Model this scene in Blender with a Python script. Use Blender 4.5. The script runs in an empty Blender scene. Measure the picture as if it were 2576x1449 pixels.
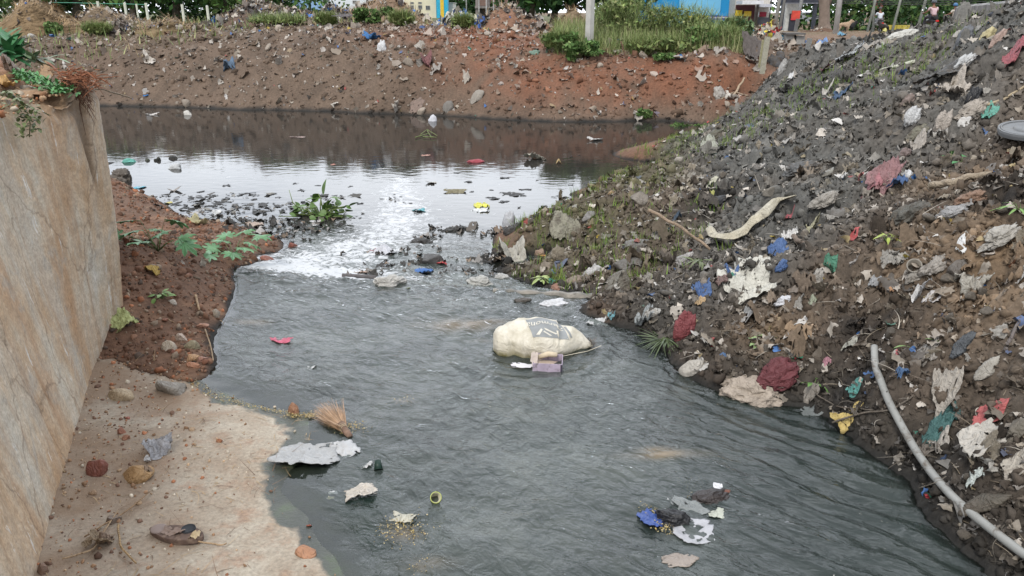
import bpy, math, random
import numpy as np
from mathutils import Vector, Matrix
# ------------------------------------------------------------------ camera, world, sun, exposure
scene = bpy.context.scene
COL = scene.collection
CAMZ = 2.2; PITCH = math.radians(19.64); FPX = 1946.0; IW, IH = 2576.0, 1449.0
cam_d = bpy.data.cameras.new("camera"); cam = bpy.data.objects.new("camera", cam_d); COL.objects.link(cam)
cam_d.sensor_width = 36; cam_d.lens = 36*FPX/IW; cam_d.clip_start = 0.05; cam_d.clip_end = 3000
cam.location = (0, 0, CAMZ); cam.rotation_euler = (math.radians(90)-PITCH, 0, 0)
scene.camera = cam
SUN_EL, SUN_ROT = math.radians(52), math.radians(200)
world = bpy.data.worlds.new("World"); scene.world = world; world.use_nodes = True
nt = world.node_tree; nt.nodes.clear()
wo = nt.nodes.new("ShaderNodeOutputWorld"); bg = nt.nodes.new("ShaderNodeBackground"); bg.inputs[1].default_value = 0.1
sky = nt.nodes.new("ShaderNodeTexSky"); sky.sky_type = 'NISHITA'; sky.sun_disc = False
sky.sun_elevation = SUN_EL; sky.sun_rotation = SUN_ROT; sky.air_density = 1.0; sky.dust_density = 2.0
tc = nt.nodes.new("ShaderNodeTexCoord"); mp = nt.nodes.new("ShaderNodeMapping"); mp.inputs['Scale'].default_value = (1, 1, 3)
cn = nt.nodes.new("ShaderNodeTexNoise"); cn.inputs['Scale'].default_value = 2.2; cn.inputs['Detail'].default_value = 7
cr = nt.nodes.new("ShaderNodeValToRGB")
cr.color_ramp.elements[0].position = 0.32; cr.color_ramp.elements[0].color = (7.0, 7.6, 8.6, 1)
cr.color_ramp.elements[1].position = 0.68; cr.color_ramp.elements[1].color = (12.0, 12.4, 13.0, 1)
mx = nt.nodes.new("ShaderNodeMix"); mx.data_type = 'RGBA'; mx.inputs[0].default_value = 0.86
nt.links.new(tc.outputs['Generated'], mp.inputs[0]); nt.links.new(mp.outputs[0], cn.inputs[0]); nt.links.new(cn.outputs[0], cr.inputs[0])
dt = nt.nodes.new("ShaderNodeVectorMath"); dt.operation = 'DOT_PRODUCT'; dt.inputs[1].default_value = (0.05, 0.97, 0.24)   # thinner, brighter cloud low ahead
nt.links.new(tc.outputs['Generated'], dt.inputs[0]); gr_ = nt.nodes.new("ShaderNodeMapRange"); gr_.inputs[1].default_value = 0.55; gr_.inputs[2].default_value = 1.0; gr_.inputs[3].default_value = 0.74; gr_.inputs[4].default_value = 1.55
nt.links.new(dt.outputs['Value'], gr_.inputs[0]); sc_ = nt.nodes.new("ShaderNodeVectorMath"); sc_.operation = 'SCALE'; nt.links.new(cr.outputs[0], sc_.inputs[0]); nt.links.new(gr_.outputs[0], sc_.inputs['Scale'])
nt.links.new(sky.outputs[0], mx.inputs[6]); nt.links.new(sc_.outputs[0], mx.inputs[7]); nt.links.new(mx.outputs[2], bg.inputs[0]); nt.links.new(bg.outputs[0], wo.inputs[0])
sun_d = bpy.data.lights.new("sun", 'SUN'); sun_d.energy = 1.3; sun_d.angle = math.radians(14); sun_d.color = (1, 0.96, 0.9)
sun = bpy.data.objects.new("sun", sun_d); COL.objects.link(sun)
sd_ = Vector((math.sin(SUN_ROT)*math.cos(SUN_EL), math.cos(SUN_ROT)*math.cos(SUN_EL), math.sin(SUN_EL)))
sun.rotation_euler = sd_.to_track_quat('Z', 'Y').to_euler(); sun.location = (0, 0, 30)
scene.view_settings.view_transform = 'Standard'; scene.view_settings.look = 'None'
scene.view_settings.exposure = 0.94; scene.view_settings.gamma = 1.0; scene.view_settings.use_curve_mapping = False

# ------------------------------------------------------------------ maths helpers
RNG = np.random.default_rng(7); random.seed(7)
cp, sp_ = math.cos(PITCH), math.sin(PITCH)
def ray(u, v):
    a = (u-IW/2)/FPX; b = -(v-IH/2)/FPX
    return np.array([a, cp + b*sp_, -sp_ + b*cp])
def UZ(u, v, z):                    # the world point at height z seen at (u,v) of the survey picture
    d = ray(u, v); t = (z-CAMZ)/d[2]; return np.array([d[0]*t, d[1]*t, z])
def UY(u, v, Y):
    d = ray(u, v); t = Y/d[1]; return np.array([d[0]*t, Y, CAMZ + d[2]*t])
_perm = np.random.default_rng(3).permutation(4096); _grad = np.random.default_rng(4).normal(size=(4096, 3)); _grad /= np.linalg.norm(_grad, axis=1)[:, None]
def perlin(x, y, z=0.0):
    x = np.asarray(x, float); y = np.asarray(y, float); z = np.asarray(z, float)+np.zeros_like(x)
    xi = np.floor(x).astype(np.int64); yi = np.floor(y).astype(np.int64); zi = np.floor(z).astype(np.int64)
    xf, yf, zf = x-xi, y-yi, z-zi
    f = lambda t: t*t*t*(t*(t*6-15)+10)
    a, b, c = f(xf), f(yf), f(zf); out = 0; flat = not np.any(zf)
    for dx in (0, 1):
        for dy in (0, 1):
            for dz in (0, 1):
                if dz == 1 and flat: continue
                h = _perm[(_perm[(_perm[(xi+dx) & 4095] + yi+dy) & 4095] + zi+dz) & 4095]
                g = _grad[h]
                w = (a if dx else 1-a)*(b if dy else 1-b)*(c if dz else 1-c)
                out = out + w*(g[..., 0]*(xf-dx)+g[..., 1]*(yf-dy)+g[..., 2]*(zf-dz))
    return out*1.6
def fbm(x, y, s, octv=4, seed=0.0, gain=0.5):
    o = 0; a = 1; f = 1.0/s; t = 0
    for i in range(octv):
        o = o + a*perlin(x*f+17.3*seed+5*i, y*f-9.1*seed, float(int(seed*7))); t += a; a *= gain; f *= 2.03
    return o/t
def ridged(x, y, s, octv=3, seed=1.0, gain=0.5):
    o = 0; a = 1; f = 1.0/s; t = 0
    for i in range(octv):
        o = o + a*(1-2*np.abs(perlin(x*f+31*seed+3*i, y*f+11*seed, 0.0))); t += a; a *= gain; f *= 2.1
    return o/t
def sstep(a, b, x):
    t = np.clip((x-a)/(b-a), 0, 1); return t*t*(3-2*t)
class RBF:
    def __init__(s, pts, c=0.35):
        P = np.array(pts, float); s.P = P[:, :2]; s.c = c; n = len(P)
        D = np.sqrt(((s.P[:, None]-s.P[None])**2).sum(-1)+c*c)
        A = np.zeros((n+3, n+3)); A[:n, :n] = D + np.eye(n)*-0.02; A[:n, n] = 1; A[:n, n+1:] = s.P; A[n, :n] = 1; A[n+1:, :n] = s.P.T
        s.w = np.linalg.solve(A, np.concatenate([P[:, 2], [0, 0, 0]])); s.n = n
    def __call__(s, x, y):
        x = np.asarray(x, float); y = np.asarray(y, float); sh = x.shape; x = x.ravel(); y = y.ravel(); o = np.zeros(len(x))
        for i in range(0, len(x), 50000):
            X = x[i:i+50000]; Y = y[i:i+50000]
            D = np.sqrt((X[:, None]-s.P[None, :, 0])**2+(Y[:, None]-s.P[None, :, 1])**2+s.c**2)
            o[i:i+50000] = D@s.w[:s.n]+s.w[s.n]+s.w[s.n+1]*X+s.w[s.n+2]*Y
        return o.reshape(sh)
def poly_sd(x, y, poly):            # signed distance to a closed polygon, positive inside
    x = np.asarray(x, float); y = np.asarray(y, float); d = np.full(x.shape, 1e9); ins = np.zeros(x.shape, bool); n = len(poly)
    for i in range(n):
        ax, ay = poly[i][:2]; bx, by = poly[(i+1) % n][:2]; ex, ey = bx-ax, by-ay
        t = np.clip(((x-ax)*ex+(y-ay)*ey)/(ex*ex+ey*ey+1e-12), 0, 1)
        d = np.minimum(d, np.hypot(x-ax-t*ex, y-ay-t*ey))
        if ey != 0:
            ins ^= ((ay > y) != (by > y)) & (x < (bx-ax)*(y-ay)/ey+ax)
    return np.where(ins, d, -d)
def line_d(x, y, pts):              # distance to an open polyline
    d = np.full(np.shape(x), 1e9)
    for i in range(len(pts)-1):
        ax, ay = pts[i][:2]; bx, by = pts[i+1][:2]; ex, ey = bx-ax, by-ay
        t = np.clip(((x-ax)*ex+(y-ay)*ey)/(ex*ex+ey*ey+1e-12), 0, 1); d = np.minimum(d, np.hypot(x-ax-t*ex, y-ay-t*ey))
    return d

# ------------------------------------------------------------------ object helpers
def tag(o, label=None, cat=None, group=None, kind=None):
    if label: o['label'] = label
    if cat: o['category'] = cat
    if group: o['group'] = group
    if kind: o['kind'] = kind
    return o
def mesh_np(name, V, F, mat=None, parent=None, cols=None, smooth=False, attrs=None):
    V = np.asarray(V, np.float32); me = bpy.data.meshes.new(name)
    if isinstance(F, np.ndarray) and F.ndim == 2:
        k = F.shape[1]; nf = len(F); me.vertices.add(len(V)); me.vertices.foreach_set("co", V.ravel())
        me.loops.add(nf*k); me.loops.foreach_set("vertex_index", F.astype(np.int32).ravel())
        me.polygons.add(nf); me.polygons.foreach_set("loop_start", np.arange(0, nf*k, k, dtype=np.int32))
        me.update(calc_edges=True)
    else:
        me.from_pydata([tuple(map(float, v)) for v in V], [], [tuple(map(int, f)) for f in F]); me.update()
    if smooth: me.polygons.foreach_set("use_smooth", np.ones(len(me.polygons), bool))
    if cols is not None:
        c = np.ones((len(V), 4), np.float32); c[:, :3] = cols
        a = me.color_attributes.new("Col", 'FLOAT_COLOR', 'POINT'); a.data.foreach_set("color", c.ravel())
    if attrs:
        for k_, arr in attrs.items():
            a = me.attributes.new(k_, 'FLOAT', 'POINT'); a.data.foreach_set("value", np.asarray(arr, np.float32))
    if mat: me.materials.append(mat)
    o = bpy.data.objects.new(name, me); COL.objects.link(o)
    if parent: o.parent = parent
    return o
def empty(name, loc, rz=0, label=None, cat=None, group=None):
    o = bpy.data.objects.new(name, None); COL.objects.link(o); o.location = tuple(map(float, loc)); o.rotation_euler = (0, 0, rz); o.empty_display_size = 0.1
    return tag(o, label, cat, group)
class MB:                           # collects simple solids into one mesh
    def __init__(s): s.V = []; s.F = []; s.n = 0
    def add(s, V, F):
        s.V.append(np.asarray(V, float)); s.F += [tuple(i+s.n for i in f) for f in F]; s.n += len(V); return s
    def box(s, c, d, rz=0, tilt=None):
        x, y, z = d[0]/2, d[1]/2, d[2]/2; V = np.array([(a*x, b*y, e*z) for a in (-1, 1) for b in (-1, 1) for e in (-1, 1)])
        if tilt is not None: V = V@np.array(Matrix.Rotation(tilt[0], 3, tilt[1]).transposed())
        if rz: V = V@np.array(Matrix.Rotation(rz, 3, 'Z').transposed())
        return s.add(V+np.array(c), [(0, 1, 3, 2), (4, 6, 7, 5), (0, 4, 5, 1), (2, 3, 7, 6), (0, 2, 6, 4), (1, 5, 7, 3)])
    def tube(s, pts, r, n=8, cap=True):
        pts = [np.array(p, float) for p in pts]; m = len(pts); rr = r if hasattr(r, '__len__') else [r]*m; V = []
        for i, p in enumerate(pts):
            t = pts[min(i+1, m-1)]-pts[max(i-1, 0)]; t = t/(np.linalg.norm(t)+1e-9)
            a = np.cross(t, (0, 0, 1)) if abs(t[2]) < .9 else np.cross(t, (1, 0, 0)); a /= np.linalg.norm(a); b = np.cross(t, a)
            for k in range(n):
                q = 2*math.pi*k/n; V.append(p+rr[i]*(a*math.cos(q)+b*math.sin(q)))
        F = [(i*n+k, i*n+(k+1) % n, (i+1)*n+(k+1) % n, (i+1)*n+k) for i in range(m-1) for k in range(n)]
        if cap: F += [tuple(range(n))[::-1], tuple(range((m-1)*n, m*n))]
        return s.add(V, F)
    def lathe(s, prof, c=(0, 0, 0), n=20, M=None):
        V = []
        for r, z in prof:
            for k in range(n): q = 2*math.pi*k/n; V.append((r*math.cos(q), r*math.sin(q), z))
        m = len(prof); V = np.array(V)
        if M is not None: V = V@np.array(M).T
        F = [(i*n+k, i*n+(k+1) % n, (i+1)*n+(k+1) % n, (i+1)*n+k) for i in range(m-1) for k in range(n)]
        return s.add(V+np.array(c), F)
    def build(s, name, mat=None, parent=None, smooth=False):
        return mesh_np(name, np.concatenate(s.V), s.F, mat, parent, smooth=smooth)
def ico(sub=2):
    import bmesh
    bm = bmesh.new(); bmesh.ops.create_icosphere(bm, subdivisions=sub, radius=1.0)
    V = np.array([v.co[:] for v in bm.verts]); F = np.array([[v.index for v in f.verts] for f in bm.faces]); bm.free(); return V, F

# ------------------------------------------------------------------ materials
MATS = {}
def nodes(name):
    m = bpy.data.materials.new(name); m.use_nodes = True; t = m.node_tree; b = t.nodes['Principled BSDF']; return m, t, b
def noise_node(t, scale, detail=4, rough=0.6, coord='Object', stretch=None, dist=0):
    tc = t.nodes.new('ShaderNodeTexCoord'); n = t.nodes.new('ShaderNodeTexNoise'); n.inputs['Scale'].default_value = scale
    n.inputs['Detail'].default_value = detail; n.inputs['Roughness'].default_value = rough; n.inputs['Distortion'].default_value = dist
    if stretch is not None:
        mp = t.nodes.new('ShaderNodeMapping'); mp.inputs['Scale'].default_value = stretch; t.links.new(tc.outputs[coord], mp.inputs[0]); t.links.new(mp.outputs[0], n.inputs[0])
    else: t.links.new(tc.outputs[coord], n.inputs[0])
    return n
def ramp(t, fac, stops):
    r = t.nodes.new('ShaderNodeValToRGB'); e = r.color_ramp.elements
    while len(e) < len(stops): e.new(0.5)
    for q, (p, c) in zip(e, stops):
        q.position = p; q.color = (*c, 1) if hasattr(c, '__len__') else (c, c, c, 1)
    t.links.new(fac, r.inputs[0]); return r
def mixc(t, fac, a, b, mode='MIX'):
    m = t.nodes.new('ShaderNodeMix'); m.data_type = 'RGBA'; m.blend_type = mode
    for i, x in ((0, fac), (6, a), (7, b)):
        if hasattr(x, 'default_value') or hasattr(x, 'is_linked'): t.links.new(x, m.inputs[i])
        elif i == 0: m.inputs[0].default_value = x
        else: m.inputs[i].default_value = (*x, 1)
    return m.outputs[2]
def bump(t, b, h, strength, dist=0.02, prev=None):
    n = t.nodes.new('ShaderNodeBump'); n.inputs['Strength'].default_value = strength; n.inputs['Distance'].default_value = dist
    t.links.new(h, n.inputs['Height'])
    if prev is not None: t.links.new(prev, n.inputs['Normal'])
    t.links.new(n.outputs[0], b.inputs['Normal']); return n.outputs[0]
def MAT(name, col, rough=0.7, var=0.25, scale=6, spec=0.3, bmp=0.0, bscale=40, metal=0, dirt=None, dirtamt=0.45, dscale=9, alpha=1, sss=0):
    if name in MATS: return MATS[name]
    m, t, b = nodes(name)
    n = noise_node(t, scale, 5); c0 = tuple(max(0, c*(1-var)) for c in col); c1 = tuple(min(1, c*(1+var)) for c in col)
    out = ramp(t, n.outputs[0], [(0.3, c0), (0.7, c1)]).outputs[0]
    if dirt is not None:
        dn = noise_node(t, dscale, 6, 0.7, dist=0.6); r = ramp(t, dn.outputs[0], [(dirtamt, 0.0), (dirtamt+0.16, 0.9)])
        out = mixc(t, r.outputs[0], out, dirt)
    t.links.new(out, b.inputs['Base Color']); b.inputs['Roughness'].default_value = rough; b.inputs['Specular IOR Level'].default_value = spec; b.inputs['Metallic'].default_value = metal
    b.inputs['Alpha'].default_value = alpha
    if bmp: bn = noise_node(t, bscale, 6, 0.65); bump(t, b, bn.outputs[0], bmp, 0.01)
    MATS[name] = m; return m
def MATCOL(name, rough=0.8, spec=0.25, nscale=30, var=0.5, bmp=0.5, bscale=60, bdist=0.01):   # colour from the mesh's own colour attribute
    if name in MATS: return MATS[name]
    m, t, b = nodes(name); a = t.nodes.new('ShaderNodeVertexColor'); a.layer_name = 'Col'
    n = noise_node(t, nscale, 6, 0.7); r = ramp(t, n.outputs[0], [(0.3, 1-var), (0.7, 1+var*0.6)])
    t.links.new(mixc(t, 1.0, a.outputs[0], r.outputs[0], 'MULTIPLY'), b.inputs['Base Color'])
    b.inputs['Roughness'].default_value = rough; b.inputs['Specular IOR Level'].default_value = spec
    if bmp: bn = noise_node(t, bscale, 6, 0.7); bump(t, b, bn.outputs[0], bmp, bdist)
    MATS[name] = m; return m
# ------------------------------------------------------------------ terrain control points (survey pixels -> world)
ZP = -0.2                           # pond level; the water on the apron is at 0
C = []
def cz(l, z=None):
    for q in l:
        zz = q[2] if z is None else z
        C.append(UZ(q[0], q[1], zz))
sh_up_r = [(1550,752),(1480,792),(1560,818),(1650,850),(1700,920),(1820,990),(1960,1012),(2070,1022),(2230,1130),(2290,1190),(2400,1330),(2540,1449),(2700,1640)]
sh_pond_r = [(1245,700),(1232,650),(1240,610),(1268,577),(1340,562),(1400,535),(1460,500),(1530,450),(1600,405),(1690,350),(1790,315),(1850,296)]
sh_far = [(1700,304),(1600,303),(1450,306),(1300,301),(1150,292),(1000,286),(850,280),(700,276),(500,271),(380,268),(262,266),(0,262),(-300,258)]
sh_pond_l = [(290,408),(340,478),(420,515),(470,548),(560,560),(640,578),(705,600),(712,628),(650,662)]
sh_up_l = [(592,685),(585,750),(545,830),(548,900),(505,955)]
# world points of shores
S_ur = [UZ(u, v, 0) for u, v in sh_up_r]; S_pr = [UZ(u, v, ZP) for u, v in sh_pond_r]; S_f = [UZ(u, v, ZP) for u, v in sh_far]
S_pl = [UZ(u, v, ZP) for u, v in sh_pond_l]; S_ul = [UZ(u, v, 0) for u, v in sh_up_l]
C += S_ur+S_pr+S_f+S_pl+S_ul
for s, off, z in ((S_f, (0, -0.7), -0.45), (S_f, (0, -2.0), -0.6)): C += [np.array([p[0]+off[0], p[1]+off[1], z]) for p in s]
C += [np.array([p[0]-0.5, p[1]-0.1, -0.45]) for p in S_pr[1:9]] + [np.array([p[0]-0.35, p[1]-0.1, -0.28]) for p in S_ur[2:]]
C += [np.array([p[0]+0.5, p[1]+0.2, -0.45]) for p in S_pl[1:7]] + [np.array([p[0]+0.4, p[1], -0.25]) for p in S_ul]
for p in [(0.5,7.5,-.5),(-0.5,9,-.6),(-2.5,11,-.6),(1,10,-.6),(2,13,-.6),(-3,14,-.7),(-8,15,-.6),(0,4.5,-.35),(0,3,-.35),(1,2,-.35),(-1,2.5,-.3),(-1.7,3,-.2),(-2,1,-.2),(0,0,-.4),(0,-2,-.4),(-1.6,3.9,-.2)]: C.append(np.array(p))
# right litter slope
cz([(2560,360,1.1),(2100,400,.78),(1800,400,.36),(1800,600,.3),(2100,600,.58),(2400,600,.85),(2400,400,.98),(2100,800,.4),(2400,800,.62),(2570,800,.78),
    (1900,850,.22),(1700,800,.13),(2300,1000,.34),(2570,1000,.52),(2450,1200,.2),(2570,1300,.2),(2200,1000,.22),(2370,1130,.12),(1700,650,.13),(1500,600,.02),
    (1400,650,-.07),(1350,600,-.08),(1500,510,-.05),(1640,500,.2),(1850,330,.2),(1950,262,.62),(1620,740,.08),(1500,690,0.0),(1960,960,.12),(1850,940,.08),(1330,690,-.12),(1420,725,-.1)])
for u, v, Y in [(1972,212,12.5),(2100,118,15),(2250,250,9.5),(2450,200,8.0),(2250,98,14),(2400,72,12),(2576,24,10),(2700,0,8.5),(1985,160,15),(2050,300,9.6)]: C.append(UY(u, v, Y))
for p in [(8,5,1.9),(9,9,2.3),(5,2,1.0),(6.5,0,1.3),(3.4,1.3,.25),(4.6,3.2,.95),(3,0,.3),(8,13,1.8),(11,14,1.9),(14,9,2.6),(5.7,17.5,.55),(7.5,19,.7),(10,20,.9),(7,16.2,1.0)]: C.append(np.array(p))
# far bank
for u, v, Y in [(100,100,23.5),(262,95,23.5),(450,92,23),(650,88,22.5),(850,92,21.5),(1050,98,21),(1200,105,20.5),(1300,120,20.3),(1400,120,20.3),(1550,130,19.8),(1700,130,19.6),(1850,125,19.5),
                (100,180,21.3),(400,180,21.2),(700,185,20.3),(1000,190,19.2),(1250,190,18.8),(1500,205,18.2),(1700,210,18),(1850,200,18),(1930,235,17.2),(1800,262,16.6),
                (1300,85,24),(900,75,26),(400,80,27),(100,82,28),(1500,85,24),(1800,85,24),(1880,100,21.5),
                (1925,190,20),(2000,130,22),(2100,100,28),(2250,92,30),(2400,85,34),(1950,88,36),(2000,200,17.5)]: C.append(UY(u, v, Y*1.065))
for p in [(-16,30,1.2),(0,32,1.1),(15,30,1.0),(-30,26,1.2),(-30,20,.3),(-14,24,1.25),(25,25,1.4),(30,15,2),(0,45,1.2),(-30,45,1.2),(30,45,.75),(0,60,1.2),(50,60,.72),(-50,60,1.2)]: C.append(np.array(p))
# left dirt mound
cz([(300,500,.08),(300,600,.36),(420,600,.25),(520,600,.1),(620,610,-.06),(300,700,.32),(420,700,.26),(550,700,.09),(300,800,.18),(420,800,.13),(500,860,.05),(300,890,.05),(400,900,.08),(480,930,.04),(285,445,.0),(275,470,.05),(300,480,.06),(325,490,.02),(640,640,-.08)])
cz([(240,1000,-.02),(400,985,-.02),(520,985,-.03)])
for p in [(-4,8,-.02),(-5,7,.3),(-3.6,7,.15),(-7,9,.6),(-10,12,-.1),(-6,11,-.25),(-10,6,1.4),(-8,3,1.6)]: C.append(np.array(p))
_R = RBF(C, 0.3)
_ga = np.radians(np.linspace(-89, 89, 420)); _gr = np.geomspace(0.3, 90, 460); _GA, _GR = np.meshgrid(_ga, _gr)
_GZ = _R(_GR*np.sin(_GA), _GR*np.cos(_GA))
def TPS(x, y):
    a = np.clip((np.arctan2(x, np.maximum(y, 1e-3))-_ga[0])/(_ga[1]-_ga[0]), 0, 418.999); r = np.clip(np.log(np.maximum(np.hypot(x, y), .3)/.3)/math.log(_gr[1]/_gr[0]), 0, 458.999)
    i = a.astype(int); j = r.astype(int); fa, fr = a-i, r-j
    return (_GZ[j, i]*(1-fa)+_GZ[j, i+1]*fa)*(1-fr)+(_GZ[j+1, i]*(1-fa)+_GZ[j+1, i+1]*fa)*fr
# wall line
WA = np.array([-1.72, 0.75]); WB = np.array([-2.95, 5.2]); WD = (WB-WA)/np.linalg.norm(WB-WA); WN = np.array([-WD[1], WD[0]])  # WN points left, into the fill
def wall_sd(x, y): return (x-WA[0])*WN[0]+(y-WA[1])*WN[1]
def backfill(x, y):
    return sstep(0.16, 0.30, wall_sd(x, y))*sstep(7.2, 5.25, y)
def zfill(x, y): return 1.72 + 0.10*sstep(0.2, 1.0, wall_sd(x, y)) + 0.05*fbm(x, y, 0.5, 3, 2) + 0.16*np.exp(-((x+3.9)**2+(y-5.3)**2)/0.7)
# slab (concrete apron)
SC = [UZ(u, v, z) for u, v, z in [(100,1449,.09),(215,1010,.07),(290,900,.05),(540,1000,.004),(640,1025,.006),(745,1090,.006),(700,1150,.01),(655,1210,.005),(745,1290,.005),(760,1345,.004),(850,1449,.004),(600,1449,.045),(450,1200,.04),(600,1100,.03),(300,1449,.07),
      (900,1100,-.025),(900,1300,-.03),(1000,1449,-.035),(1200,1000,-.06),(1200,1300,-.07),(1600,1200,-.08),(2000,1200,-.1),(900,900,-.05),(650,900,-.035),(650,740,-.03),(1200,800,-.05),(1500,770,-.02),(1800,1000,-.06),(2200,1400,-.1)]]
SLABR = RBF(SC, 0.4)
LIP = [UZ(*q) for q in [(560,664,0),(600,672,0),(760,694,0),(900,706,0),(1060,716,0),(1170,724,0),(1300,733,0),(1420,742,0),(1560,754,0),(1750,775,0)]]
lipx = np.array([p[0] for p in LIP]); lipy = np.array([p[1] for p in LIP])
def lip(x): return np.interp(x, lipx, lipy)
def slab_z(x, y): return SLABR(x, y) + 0.006*fbm(x, y, 0.35, 4, 5)
SX0, SX1 = -3.1, 2.6
def slab_in(x, y): return (x > SX0) & (x < SX1) & (y < lip(x)) & (y > 0.4)
def zone(x, y):
    """weights: right slope, far bank, left mound"""
    r = sstep(-0.2, 0.4, x - np.interp(y, [0, 3, 5.5, 7, 9, 12, 16, 18, 40], [1.6, 1.6, .5, -.3, .2, 1.5, 4.0, 5.5, 20]))*sstep(20, 16, y)
    f = sstep(14.5, 16, y)*(1-r)
    l = (1-r)*(1-f)
    return r, f, l
def terr(x, y, fine=True):
    x = np.asarray(x, float); y = np.asarray(y, float)
    z = TPS(x, y)
    far = sstep(48, 60, y); z = z*(1-far)+(1.2-.48*sstep(5, 25, x))*far
    z = np.clip(z, -0.8, 3.2)
    r, f, l = zone(x, y)
    up = sstep(-0.3, 0.15, z)
    wx_ = x+.35*fbm(x, y, .7, 3, 71); wy_ = y+.35*fbm(x, y, .7, 3, 72); led = .15*(sstep(-.07, .07, fbm(wx_, wy_, 1.1, 3, 73))-.5)+.08*(sstep(-.06, .06, fbm(wx_, wy_, .45, 3, 74))-.5)
    led = led*sstep(.02, .45, z)*.9*sstep(12, 8, y)
    n = r*(led+0.09*fbm(x, y, 0.9, 3, 1)+0.075*ridged(x+0.15*fbm(x, y, .3, 2, 8), y, 0.33, 4, 2, .6)) + f*(0.13*fbm(x*1.0, y*0.6, 1.6, 4, 3)+0.06*ridged(x, y*.45, 0.8, 4, 4)+.09*ridged(x+.4*fbm(x, y, .9, 2, 76), y*.16, .75, 3, 75)*sstep(2.2, .6, z)) + l*0.03*fbm(x, y, 0.5, 4, 6)
    if fine:
        n = n + r*(0.115*np.abs(fbm(x, y, 0.15, 4, 9, .6))+0.03*np.abs(fbm(x, y, 0.055, 2, 10))) + f*(0.03*np.abs(fbm(x, y, 0.22, 3, 11))*2) + l*0.012*fbm(x, y, 0.09, 3, 12)
    z = z + n*(0.35+0.65*up)*(1-far*0.8)
    b = backfill(x, y)
    return z*(1-b)+(zfill(x, y)+(0.02*fbm(x, y, 0.08, 3, 13) if fine else 0))*b
def under_slab(x, y, z):
    """keep bare soil clear of the slab: either buried below it or clearly lying on it"""
    ins = slab_in(x, y) & (wall_sd(x, y) < 0.05); s = slab_z(x, y)
    d = z-s
    return np.where(ins & (d < 0.004), np.minimum(z, s-0.05), z)
def ground_z(x, y):                 # top of whatever solid ground is there
    x = np.asarray(x, float); y = np.asarray(y, float); z = terr(x, y)
    return np.where(slab_in(x, y) & (wall_sd(x, y) < 0.05), np.maximum(z, slab_z(x, y)), z)
def water_lvl(x, y):
    d = y-lip(x); t = np.clip(d/1.1, 0, 1); return ZP*(t**0.8)
def top_z(x, y): return np.maximum(ground_z(x, y), water_lvl(x, y))
def AT(u, v, surf=top_z):           # first surface point along the survey ray
    d = ray(u, v); ts = np.concatenate([np.arange(1.5, 12, 0.02), np.arange(12, 60, 0.06)])
    X = d[0]*ts; Y = d[1]*ts; Z = CAMZ+d[2]*ts; h = surf(X, Y); i = np.argmax(Z < h)
    if not (Z < h).any(): i = len(ts)-1
    return np.array([X[i], Y[i], h[i]])
def px(p): return FPX/(p[1]*cp+(CAMZ-p[2])*sp_)     # survey pixels per metre at p

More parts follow.
